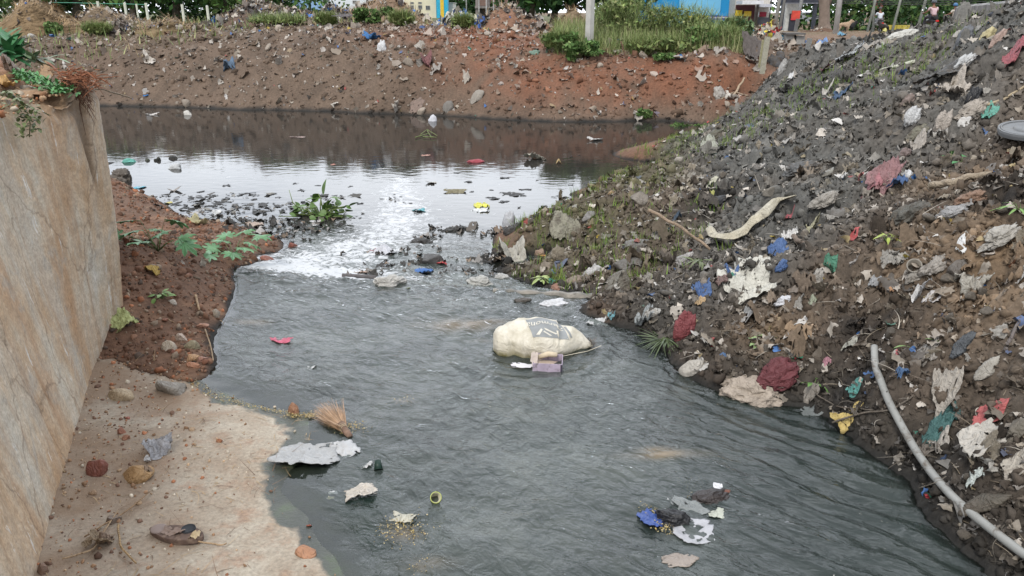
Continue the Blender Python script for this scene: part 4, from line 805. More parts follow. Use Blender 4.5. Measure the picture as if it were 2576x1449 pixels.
def carton():
    p = UZ(1378, 922, 0); root = empty('cardboard_tray', p, -.10, 'lilac cardboard tray with torn flap floating against the cream sack', 'tray')
    m = MAT('lilac_card', (.36, .30, .37), .6, .2, 12, dirt=(.13, .11, .11), dirtamt=.52, dscale=22); mi = MAT('card_inside', (.42, .34, .27), .8, .15)
    W, D, H, T = .19, .15, .07, .004; w = MB()
    w.box((0, -D/2, .02), (W, T, H)); w.box((W/2, 0, .02), (T, D-.002, H), 0, None); w.box((0, D/2, .03), (W, T, H*.8)); w.box((-W/2, .02, .01), (T, D-.05, H*.7))
    w.build('side_walls', m, root); MB().box((0, 0, .012), (W-.012, D-.012, .004), 0, (.10, 'Y')).build('tray_floor', mi, root)
    MB().box((W/2-.003, -D/2-.004, .02), (.012, .003, H*.9)).build('edge_line', MAT('dark_line', (.04, .035, .05)), root)
    V, F = sheet_template(12, 41, .10, .12, 2); mesh_np('torn_flap', V*np.array([.17, .07, .06])+np.array([-.16, -.03, .012]), F, MAT('white_card', (.55, .53, .54), .6, .1), root)
    V, F = sheet_template(10, 43, .2, .12, 2); V = V*np.array([.05, .10, .06]); V = V@np.array(Matrix.Rotation(1.1, 3, 'X').transposed()); mesh_np('torn_flap', V+np.array([-.09, 0, .05]), F, MAT('flap_card', (.50, .43, .38), .7, .1), root)
    MB().tube([(-.07, .03, .05), (.0, .045, .07), (.06, .04, .068)], [.016, .02, .017], 8).build('rolled_card', MAT('rolled', (.5, .42, .30)), root, smooth=True)
carton()
def broom():
    a, b = AT(812, 1035), AT(868, 1092); root = empty('grass_broom', b, 0, 'worn straw broom head bound with twine lying in the shallows', 'broom'); d = a-b; d[2] = 0; L = np.linalg.norm(d); d /= L; n = np.array([-d[1], d[0], 0]); r = np.random.default_rng(12)
    N = 420; t = r.normal(0, 1, N).clip(-2, 2); P = np.array([d*.02+n*x*.010+np.array([0, 0, .018+.008*r.normal()]) for x in t]); ang = math.atan2(d[1], d[0])+t*.17
    ribbons('bristles', P, r.uniform(.6, 1.15, N)*L*.8, np.full(N, .0016), pick_cols(r, N, [(3, (.38, .24, .14)), (2, (.24, .15, .09)), (1, (.48, .34, .22))]), 13, .06, 6, .12, lean=ang, elsd=.07, parent=root)
    pts = [d*x+np.array([0, 0, z]) for x, z in ((.05, .024), (.02, .02), (-.03, .014), (-.07, .008))]
    MB().tube(pts, [.026, .017, .020, .016], 12).build('handle_stub', MAT('broom_stub', (.17, .11, .08), .9, .4, 30, bmp=.5), root, smooth=True)
    tw = MB()
    for x in (.035, .02, .005): tw.tube([d*x+(n*math.cos(q)+np.array([0, 0, 1])*math.sin(q))*.0215+np.array([0, 0, .021]) for q in np.linspace(0, 2*math.pi, 14)], .0024, 5)
    tw.build('twine', MAT('twine', (.42, .33, .22)), root, smooth=True)
broom()
def sandal():
    p = AT(445, 1352); s = px(p); root = empty('sandal', p, -.22, 'dusty brown sole of a worn sandal with a dark hole lying on the concrete', 'sandal')
    L = 150/s; n = 44; T = np.linspace(0, 2*math.pi, n, endpoint=False); x = np.cos(T)*L/2; wy = .044+.010*np.cos(T)-.006*np.cos(2*T+.4); y = np.sin(T)*wy; V = []; 
    layers = ((0, .97), (.004, 1.0), (.024, 1.0), (.028, .97))
    for z, k in layers: V += [(a*k, b*k, z+.006*abs(a)/L) for a, b in zip(x, y)]
    F = [(l*n+i, l*n+(i+1) % n, (l+1)*n+(i+1) % n, (l+1)*n+i) for l in range(3) for i in range(n)]+[tuple(range(n))[::-1], tuple(range(3*n, 4*n))]
    mesh_np('sole', V, F, MAT('old_rubber', (.105, .07, .055), .85, .35, 25, bmp=.4, dirt=(.26, .19, .14), dirtamt=.5), root)
    MB().lathe([(.0, .0305), (.030, .0315), (.033, .030), (.034, .027)], (-L*.33, .0, .003), 22).build('heel_pad', MAT('heel', (.22, .17, .15), .7, .2), root, smooth=True)
    MB().lathe([(.001, .033), (.020, .0325), (.026, .034), (.029, .0375), (.031, .030)], (L*.17, .026, .0), 22, None).build('toe_hole', MAT('hole_dark', (.02, .022, .026), .6), root, smooth=True)
    V, F = sheet_template(14, 77, .2, .2, 3); mesh_np('torn_insole', V*np.array([L*.40, .06, .05])+np.array([-.01, -.004, .031]), F, MAT('insole', (.22, .16, .13), .85, .3), root)
    V, F = sheet_template(10, 79, .3, .3, 3); mesh_np('frayed_edge', V*np.array([.055, .045, .05])+np.array([L*.38, -.012, .031]), F, MAT('fray', (.42, .33, .20), .8, .3), root)
sandal()
# left side: apron, mound, wall top
for l in [
 ('S','plastic_sheet','sheet','large torn translucent grey plastic sheet half in the shallows below the broom',770,1150,176,66,(.36,.36,.355),dict(amp=.055,damp=.66,rot=.05,rough=.4,n=26)),
 ('S','plastic_sheet','sheet','upstanding folded corner of grey plastic beside the broom handle',868,1132,62,46,(.46,.46,.46),dict(amp=.22,damp=.7,rot=.7,rough=.4,irr=.15)),
 ('S','crumpled_paper','paper','crumpled grey papery scrap on the concrete above the ochre stone',402,1139,66,48,(.36,.35,.36),dict(amp=.3,damp=.7)),
 ('R','red_stone','stone','round dark red stone near the wall on the concrete',246,1182,52,50,(.25,.075,.045),dict(damp=.62)),
 ('R','ochre_stone','stone','big ochre yellow stone on the concrete beside the red stone',338,1186,100,60,(.42,.235,.08),dict(damp=.6)),
 ('R','brick_chip','brick','small orange brick pebble on the concrete, upper of two',309,1084,24,20,(.38,.14,.07),{}),
 ('R','brick_chip','brick','small flat orange brick pebble on the concrete, lower of two',315,1101,22,16,(.42,.18,.09),{}),
 ('R','brick_chip','brick','tiny red brick chip on the concrete below the cream stone',321,1052,16,10,(.36,.11,.06),{}),
 ('R','pebble','stone','small ochre pebble close to the foot of the wall',235,1240,25,18,(.42,.26,.14),{}),
 ('R','half_buried_stone','stone','grey brown stone half sunk in the concrete above the sandal',284,1308,42,22,(.24,.17,.12),dict(hz=14)),
 ('R','brown_stone','stone','brown stone at the foot of the wall in the bottom left corner',108,1434,30,36,(.22,.12,.07),{}),
 ('R','brick_lump','brick','rounded orange brick lump on the wet edge at the bottom',770,1390,53,36,(.44,.20,.09),dict(damp=.66)),
 ('R','brick_lump','brick','brown brick lump standing in the shallows above the yellow flakes',741,1028,34,34,(.36,.17,.085),dict(damp=.66,hz=26)),
 ('R','concrete_block','block','oblong grey concrete block at the edge of the dirt and the apron',430,975,78,36,(.27,.235,.19),dict(seed=333,hz=26,rot=-.05,damp=.62)),
 ('R','cream_stone','stone','lumpy cream ochre stone on the apron near the wall',304,990,68,36,(.47,.34,.19),dict(damp=.6)),
 ('R','pale_stone','stone','flat pale pink stone topping the little stone pile',455,850,33,26,(.52,.39,.29),dict(damp=.7)),
 ('R','pale_stone','stone','angular cream stone at the left of the little stone pile',426,874,38,32,(.50,.41,.30),dict(damp=.7)),
 ('R','olive_stone','stone','olive brown stone at the right of the little stone pile',482,867,42,30,(.27,.22,.12),dict(damp=.7)),
 ('R','brick_fragment','brick','flat red tile piece under the stone pile, nearest the water',515,902,38,24,(.40,.19,.12),dict(hz=12)),
 ('R','brick_fragment','brick','ochre orange brick piece in the middle under the stone pile',489,900,34,22,(.48,.26,.11),{}),
 ('R','brick_fragment','brick','small dark red brick bit left under the stone pile',436,886,22,16,(.27,.10,.06),{}),
 ('R','brick_fragment','brick','orange brick sliver lowest under the stone pile',487,921,34,10,(.45,.19,.09),{}),
 ('R','grey_stone','stone','pale grey brown stone by the water edge above the brick bits',538,787,30,22,(.34,.27,.19),{}),
 ('R','brick_fragment','brick','orange pink brick piece on the mound by the water edge',508,818,36,18,(.46,.22,.13),dict(hz=10)),
 ('S','yellow_bag','bag','pale yellow green plastic bag against the wall foot on the dirt',313,823,68,38,(.47,.50,.16),dict(amp=.22,damp=.66,rot=.2)),
 ('S','blue_carton','carton','bright cyan blue carton with white panel on the mound edge beside the pond',352,472,26,24,(.05,.42,.56),dict(amp=.12,damp=.8,tilt=.5,irr=.08)),
 ('L','fibre_heap','rag','heap of grey brown fibrous rags at the pond edge beside the wall',306,440,76,40,(.15,.125,.10),dict(rot=-.5,damp=.5,amp=.55)),
 ('S','yellow_leaf','leaf','curled golden yellow leaf on the red dirt mound',382,688,36,12,(.48,.30,.03),dict(damp=.8,amp=.3)),
 ('R','brick_lump','brick','dark red brick at the tip of the mound in the foam',738,618,24,18,(.25,.07,.04),{}),
 ('R','brick_fragment','brick','orange red brick end at the water edge of the mound tip',672,652,36,16,(.36,.12,.07),{}),
 ('S','plastic_scrap','scrap','beige crumpled plastic on the mound near the water hyacinth',640,574,52,18,(.44,.34,.27),dict(damp=.62,amp=.25)),
 ('S','plastic_scrap','scrap','pale yellow wrapper on the mound crest left of the castor leaves',500,566,36,16,(.48,.42,.20),dict(damp=.66,amp=.25)),
 ('S','plastic_scrap','scrap','white folded scrap on the pond margin above the mound',548,540,28,12,(.60,.60,.58),dict(damp=.8,amp=.4)),
 ('S','plastic_scrap','scrap','small yellow wrapper at the shore beside the blue carton',424,512,20,10,(.62,.54,.12),dict(damp=.8,amp=.3)),
 ('S','plastic_scrap','scrap','grey white flat scrap above the mound crest near the water',441,480,30,14,(.35,.32,.29),dict(amp=.3)),
 ('R','pale_stone','stone','small white pebble on the left mound below the castor leaves',460,662,16,9,(.62,.54,.45),{}),
 ('R','pale_stone','stone','round pale pebble beside the green weed at the wall foot',434,760,20,14,(.56,.48,.38),{}),
 ('S','dead_leaf','leaf','dry tan leaf in the bottom left corner of the apron',252,1377,66,32,(.32,.22,.12),dict(damp=.75,amp=.25)),
 ('S','dead_leaf','leaf','small brown curled leaf right of the ochre stone',366,1200,30,22,(.30,.19,.11),dict(damp=.8,amp=.4)),
 ('S','dead_leaf','leaf','curled brown leaf on the apron right of the red stone',268,1366,30,18,(.24,.15,.09),dict(damp=.8,amp=.5)),
 ('S','plastic_scrap','scrap','white rag end by the upper rim of the ochre stone',372,1164,16,26,(.60,.58,.56),dict(amp=.4,rot=1)),
 # on the wall top
 ('S','golden_leaf','leaf','large golden yellow leaf on top of the retaining wall',18,226,60,22,(.55,.29,.06),dict(damp=.85,amp=.15,rot=0.)),
 ('S','dead_leaf','leaf','curled dead brown leaf on the wall top beside the weeds',42,207,46,18,(.30,.22,.17),dict(damp=.8,amp=.5)),
 ('R','bark_piece','wood','long orange brown slab of bark lying down the end of the wall top',118,182,60,24,(.36,.21,.09),dict(rot=-.9,hz=14)),
 ('R','bark_piece','wood','pale split bark length hanging over the wall corner',172,206,58,30,(.42,.28,.15),dict(rot=-1.0,hz=10)),
 ('R','pink_stone','stone','large pinkish brown boulder at the left edge on the wall top',12,146,72,44,(.36,.19,.12),dict(damp=.66)),
 ('R','wall_crumb','stone','broken pale mortar lump on the wall top at the left edge',60,236,60,16,(.42,.36,.28),dict(hz=10)),
 ('R','wall_crumb','stone','grey mortar crust along the wall arris at the left',98,252,70,18,(.34,.29,.23),dict(hz=12)),
 ('R','wall_crumb','stone','pink brown crumbling masonry at the left end of the arris',18,266,66,34,(.36,.22,.16),dict(hz=20)),
 ]:
    I(*l[:9], **l[9])
stick('cane','stick','long dry stick on the mound pointing down to the water edge',[(493,752),(503,790)],7,TAN)
stick('cane','stick','thin curved reed across the brick bits at the water edge',[(517,836),(532,880),(538,918)],4,(.30,.22,.14),n=5)
stick('twig','stick','long bare twig leaning out past the wall corner towards the pond',[(225,222,5.3),(265,226,5.6),(330,247,6.0)],5,(.20,.15,.10),n=5)
stick('twig','stick','short forked twig on the wall top near the corner',[(120,158,5.3),(160,190,5.2),(196,210,5.1)],4,(.25,.11,.07),n=5)
stick('dry_stem','stick','dry stem with a curled end in the bottom left corner',[(160,1420),(235,1400),(262,1350),(300,1300)],5,TAN,n=5)
stick('dry_stem','stick','dry reed bent beside the sandal at the bottom',[(300,1330),(305,1390),(345,1430)],6,(.33,.22,.11),n=5)
stick('dry_stem','stick','long thin stem lying from the wall foot to the sandal',[(215,1360),(330,1290),(380,1250)],4,(.28,.18,.10),n=5)
stick('dry_stem','stick','pale straws right of the sandal',[(500,1372),(560,1382),(572,1378)],5,TAN,n=5)
# things floating on the apron
for l in [
 ('S','torn_board','scrap','white beige torn board edged with brown in the shallows',908,1247,84,34,(.56,.50,.42),dict(amp=.1,lift=.01,damp=.56,rot=.35)),
 ('S','white_scrap','scrap','small white foam stick left of the torn board',838,1241,24,8,(.6,.6,.58),dict(amp=.1,damp=.9)),
 ('S','white_scrap','scrap','tiny cream wrapper bit below the white foam stick',832,1254,20,7,(.58,.52,.33),dict(amp=.2,damp=.9)),
 ('S','snack_wrapper','wrapper','cream wrapper with pink and blue print floating near the bottom',1014,1302,70,30,(.50,.47,.36),dict(amp=.14,damp=.72,rot=-.1,irr=.12)),
 ('S','pink_wrapper','wrapper','pink and white wrapper floating left of the stream middle',707,858,64,14,(.62,.10,.18),dict(amp=.2,damp=.8)),
 ('S','white_scrap','scrap','tiny white scrap floating between the flakes and the cream wrapper',1118,1366,14,20,(.68,.68,.68),dict(amp=.4,damp=.95)),
 ('S','white_scrap','scrap','small white torn film beside the dark plastic cup',922,1176,30,22,(.50,.50,.48),dict(amp=.3,damp=.7)),
 ('S','white_scrap','scrap','white film scrap with dark tail in the middle left of the stream',785,927,26,8,(.6,.6,.6),dict(amp=.3,damp=.7)),
 ('R','red_chip','brick','tiny red chip in the bottom shallows',778,1323,14,8,(.35,.08,.04),{}),
 ('S','blue_packet','packet','dark blue packet with yellow flakes at the left of the floating pile',1638,1308,62,46,(.02,.07,.30),dict(amp=.25,damp=.85,rough=.35,rot=.5,irr=.15)),
 ('L','black_bag','bag','black crumpled bag in the middle of the floating pile',1692,1296,98,62,BLK,dict(hz=30,damp=.9,rough=.35,amp=.3,rot=-.3)),
 ('S','grey_film','film','big translucent grey film sheet at the bottom of the floating pile',1745,1338,110,60,(.40,.40,.42),dict(amp=.12,damp=.7,rough=.3,irr=.14,rot=.1)),
 ('S','clear_film','film','clear plastic film drawn out above the black bag',1735,1280,96,34,(.30,.32,.31),dict(amp=.2,damp=.7,rot=-.6,rough=.25,irr=.2,alpha=.6)),
 ('S','white_scrap','scrap','white and yellow wrapper at the right end of the floating pile',1806,1293,48,28,(.50,.52,.42),dict(amp=.25,damp=.8)),
 ('L','black_bag','bag','black and brown bag trailing at the top of the floating pile',1786,1250,108,34,(.035,.025,.022),dict(hz=16,damp=.9,rough=.35,amp=.3,rot=.2)),
 ('S','white_card','card','small white card stuck on the upper black bag',1803,1247,24,15,(.70,.69,.70),dict(amp=.04,damp=.95,irr=.06,lift=.045,rot=-.3)),
 ('R','red_brown_piece','scrap','red brown lump at the tail of the upper black bag',1826,1240,36,14,(.20,.07,.04),dict(hz=8)),
 ('S','pale_film','film','pale submerged film at the very bottom of the stream below the pile',1712,1414,100,36,(.30,.24,.19),dict(amp=.06,damp=.55,rough=.3)),
 ('S','white_scrap','scrap','small white paper corner above the blue packet',1684,1265,14,22,(.7,.7,.7),dict(amp=.5,damp=.95)),
 ('S','yellow_wrapper','wrapper','yellow and orange snack wrapper in the water under the twig',2122,1074,74,28,(.62,.42,.02),dict(amp=.22,damp=.62,rot=-.15)),
 ('S','grey_film','film','dull grey film trailing in the water right of the paper bag',2040,1040,60,30,(.20,.22,.21),dict(amp=.12,damp=.8,rough=.3,alpha=.7)),
 ('L','white_bag','bag','rumpled white plastic bag lying over the concrete lip',1392,760,84,28,(.62,.62,.63),dict(hz=14,damp=.6,amp=.4)),
 ('L','dark_rag','rag','dark rag heap on the concrete lip left of the white bag',1316,754,50,18,(.09,.075,.06),dict(hz=9,amp=.4)),
 ('L','white_bag','bag','dirty white sack swelling out of the rapids at the lip',982,704,92,38,(.50,.48,.44),dict(hz=26,damp=.6,amp=.25)),
 ('L','white_bag','bag','lumpy off white bag wedged on the lip right of the rapids',1208,706,78,38,(.46,.45,.41),dict(hz=26,damp=.56,amp=.3)),
 ('L','white_bag','bag','small grey white bag touching the slope on the lip',1262,696,42,30,(.42,.41,.38),dict(hz=18,damp=.56,amp=.3)),
 ('S','white_scrap','scrap','white film streaming over the lip right of the dirty sack',1050,707,60,24,(.55,.56,.57),dict(amp=.25,damp=.7)),
 ('S','blue_cloth','cloth','bright blue plastic rag in the rapids just above the lip',1064,684,54,22,(.02,.14,.44),dict(amp=.3,damp=.85)),
 ('R','dark_stone','stone','dark grey stone in the rapids beside the red scrap',1090,654,58,30,(.09,.085,.08),dict(damp=.7)),
 ('S','red_scrap','scrap','red plastic scrap at the foot of the dark stone',1114,664,30,12,(.55,.03,.03),dict(amp=.3,damp=.9)),
 ('S','white_scrap','scrap','white and black packet in the rapids left of the dark stone',970,638,62,22,(.55,.55,.58),dict(amp=.3,damp=.66)),
 ('S','red_scrap','scrap','dark red end sticking from the white packet in the rapids',940,634,26,9,(.30,.03,.04),dict(amp=.3,damp=.8)),
 ('S','orange_scrap','scrap','peach coloured scrap above the pipe in the rapids',912,690,30,14,(.50,.33,.24),dict(amp=.3)),
 ('L','black_bag','bag','blackened rag tangle in the rapids below the yellow wrapper',1142,574,74,26,(.05,.048,.042),dict(hz=10,amp=.5,damp=.6)),
 ('L','black_bag','bag','dark rag clump in the rapids near the foam',1062,604,64,24,(.06,.055,.05),dict(hz=10,amp=.5,damp=.6)),
 ('L','clear_bag','bag','grey white translucent bag bulging at the shore of the right slope',1280,558,38,52,(.42,.43,.45),dict(hz=44,damp=.7,amp=.2,rough=.3)),
 ('L','dark_rag','rag','dark rag under the translucent bag at the slope tip',1290,574,50,24,(.06,.055,.05),dict(hz=16,amp=.4)),
 ('S','yellow_wrapper','bag','fluorescent yellow and white plastic bag floating on the pond outlet',1213,522,48,24,(.75,.72,.03),dict(amp=.4,damp=.85,rot=.2)),
 ('S','white_scrap','bag','white underside of the fluorescent yellow bag trailing in the water',1207,531,48,10,(.68,.70,.70),dict(amp=.2,damp=.95)),
 ('S','cyan_packet','packet','cyan and white packet floating left of the fluorescent bag',1056,531,38,10,(.10,.42,.47),dict(amp=.3,damp=.8)),
 ('L','teal_bag','bag','mint green plastic bag on the pond near the wall',326,405,36,14,(.10,.42,.33),dict(hz=10,damp=.9,amp=.25)),
 ('L','white_bag','bag','white plastic bag resting on scum in the left pond',440,420,36,18,(.50,.51,.50),dict(hz=13,damp=.8,amp=.25)),
 ('L','black_bag','leaf','blackened leaf clump on the pond right of the mint bag',436,397,26,12,(.03,.03,.026),dict(hz=8,amp=.4)),
 ('L','black_bag','leaf','small black leaf knot on the pond beside the mint bag',396,401,18,14,(.025,.028,.02),dict(hz=9,amp=.4)),
 ('L','black_bag','leaf','dark curled leaf floating close right of the mint bag',371,403,16,10,(.06,.07,.045),dict(hz=6,amp=.4)),
 ('L','red_bag','bag','red and black bundle floating on the far pond',1198,406,48,12,(.38,.04,.06),dict(hz=8,damp=.62,amp=.3)),
 ('S','white_scrap','scrap','pale flaky crust of scraps floating on the far pond',1346,402,56,14,(.40,.38,.30),dict(amp=.4,damp=.6)),
 ('S','white_scrap','scrap','white film with a tail floating on the far right pond',1496,354,42,8,(.52,.50,.47),dict(amp=.3,damp=.8)),
 ('S','yellow_scrap','scrap','small yellow cone of paper on the far pond',1404,411,16,14,(.5,.34,.12),dict(amp=.7,damp=.8)),
 ('S','pink_scrap','scrap','pinkish flat scrap floating on the left far pond',748,346,46,6,(.30,.20,.17),dict(amp=.1)),
 ('S','pink_scrap','scrap','salmon scrap floating left of the red bundle',1071,392,26,6,(.45,.22,.15),dict(amp=.2,damp=.9)),
 ('S','pink_scrap','scrap','tiny salmon scrap floating in the middle of the pond',838,415,12,7,(.45,.18,.12),dict(amp=.2,damp=.9)),
 ('L','white_bag','bag','knotted white bag at the foot of the far bank in the middle',1088,300,22,20,(.62,.62,.66),dict(hz=17,damp=.9,amp=.25)),
 ('L','white_bag','bag','white cloth bundle at the far water edge on the left',473,286,22,14,(.55,.52,.46),dict(hz=12,damp=.8,amp=.3)),
 ('S','white_scrap','scrap','white film strip on the far water at the left',384,289,36,5,(.52,.48,.44),dict(amp=.2,damp=.8)),
 ('S','olive_scum','scum','olive ragged scum patch floating above the yellow bag',1146,484,60,12,(.22,.19,.10),dict(amp=.2,damp=.6)),
 ('S','white_scrap','scrap','cream film patch on the water below the lip',1084,461,30,7,(.40,.38,.33),dict(amp=.25)),
 ('S','white_scrap','scrap','bright white foam chip below the water hyacinth',796,566,20,8,(.72,.72,.7),dict(amp=.1,damp=.98)),
 ('S','white_scrap','scrap','white chip at the root of the water hyacinth',790,557,22,8,(.66,.66,.66),dict(amp=.2,damp=.95)),
 ('S','yellow_scrap','leaf','yellow green leaf drifting below the dirty white sack',1025,726,16,18,(.40,.45,.10),dict(amp=.3,damp=.9)),
 ]:
    I(*l[:9], **l[9])
for i, (u, v, w, h) in enumerate([(570,468,22,9),(640,502,22,8),(700,497,16,7),(682,489,26,10),(743,462,14,8),(620,488,14,6),(505,483,20,8),(1322,478,34,8),(1240,500,36,10),(1268,508,30,9),(1186,483,14,6),(1236,479,14,6),(1180,458,24,7),(1370,520,20,9),(1345,545,24,9),(1408,518,18,8),(1420,498,26,7),(1390,563,20,8),(1270,448,26,8),(1150,436,20,7),(1475,462,18,6),(1436,466,16,6),(905,512,20,7),(596,523,34,9),(530,520,30,9),(660,535,36,9),(880,470,14,6),(800,467,18,6),(760,480,22,7)]):
    I('S', 'black_leaf', 'leaf', 'blackened leaf clump floating on the bright pond '+('left of the foam' if u < 1000 else 'right of the foam'), u, v, w, h*.9, (.03, .029, .027), amp=.10, irr=.5, n=12, group='black leaves floating on the pond '+('left' if u < 1000 else 'right')+' of the foam', damp=.6)
def printed_bits():
    # coloured print on the floating cream wrapper, yellow bits on the blue packet
    pass
def pvc(name, label, pts, w, col, parent=None):
    return stick(name, 'pipe', label, pts, w, col, n=12, jit=.0, taper=1.0, damp=.62)
pvc('rigid_pipe', 'dark grey pipe lying across the rapids at the lip', [(862,698),(945,703)], 10, (.11, .10, .10))
def hose():
    D = [(2197,886),(2198,935),(2214,992),(2250,1068),(2299,1147),(2351,1215),(2409,1282),(2480,1345),(2576,1414),(2680,1480)]
    P = np.array([AT(u, v, lambda x, y: np.maximum(TPS(x, y)+.10, water_lvl(x, y)+.0))+[0, 0, .02] for u, v in D]); t = np.linspace(0, len(P)-1, 80)
    Q = np.stack([np.interp(t, range(len(P)), P[:, a]) for a in range(3)], -1)
    for _ in range(20): Q[1:-1] = (Q[:-2]+2*Q[1:-1]+Q[2:])/4
    gz = ground_z(Q[:, 0], Q[:, 1]); lift = np.maximum(gz+.012-Q[:, 2], 0); lift[:4] = 0; l2 = np.array([lift[max(0, i-3):i+4].max() for i in range(len(lift))])
    for _ in range(12): l2[1:-1] = (l2[:-2]+2*l2[1:-1]+l2[2:])/4
    Q[:, 2] += l2
    c = Q[0].copy(); o = MB().tube(list(Q-c), .0195, 16).build('water_pipe', MAT('grey_pipe', (.24, .24, .225), .5, .12, 5, bmp=.05, dirt=(.09, .07, .05), dirtamt=.52, dscale=14), None, smooth=True)
    o.location = tuple(c); tag(o, 'long curved grey plastic pipe running down the litter slope into the stream', 'pipe')
hose()
def cup(name, label, u, v, w, col, tilt=1.2, rz=.3, rim=None):
    p = AT(u, v); s = px(p); r = w/s/2; root = empty(name, p+np.array([0, 0, r*.7]), rz, label, 'cup')
    M = Matrix.Rotation(tilt, 3, 'X'); b = MB().lathe([(0, -1.3*r), (r*.7, -1.3*r), (r, r*.9), (r*.93, r*.9), (r*.66, -1.2*r), (0, -1.2*r)], (0, 0, 0), 20, M).build('cup_wall', MAT('cup_%s' % name, col, .45, .1), root, smooth=True)
    MB().lathe([(r*.93, r*.86), (r*1.08, r*.9), (r*1.08, r*.97), (r*.93, r*.95)], (0, 0, 0), 20, M).build('cup_rim', MAT('rim_%s' % name, rim or col, .4, .1), root, smooth=True)
    return root
cup('plastic_cup', 'dark green plastic cup lying in the shallows below the grey sheet', 952, 1182, 22, (.012, .03, .022), 2.3, .2)
cup('paper_cup', 'lime rimmed pale cup bottom floating in the stream', 1095, 1262, 27, (.38, .36, .26), 1.0, .3, (.34, .38, .10))
# reeds floating on the far pond
for a, b in (((1045,350),(1078,340)), ((1058,343),(1075,330)), ((1075,330),(1100,346)), ((1064,348),(1098,350)), ((1075,332),(1085,350))):
    stick('reed', 'reed', 'green reed stem in the bent bundle floating on the far pond', [a, b], 3, (.14, .17, .06), n=4, lift=.03, group='bent reeds on the far pond')
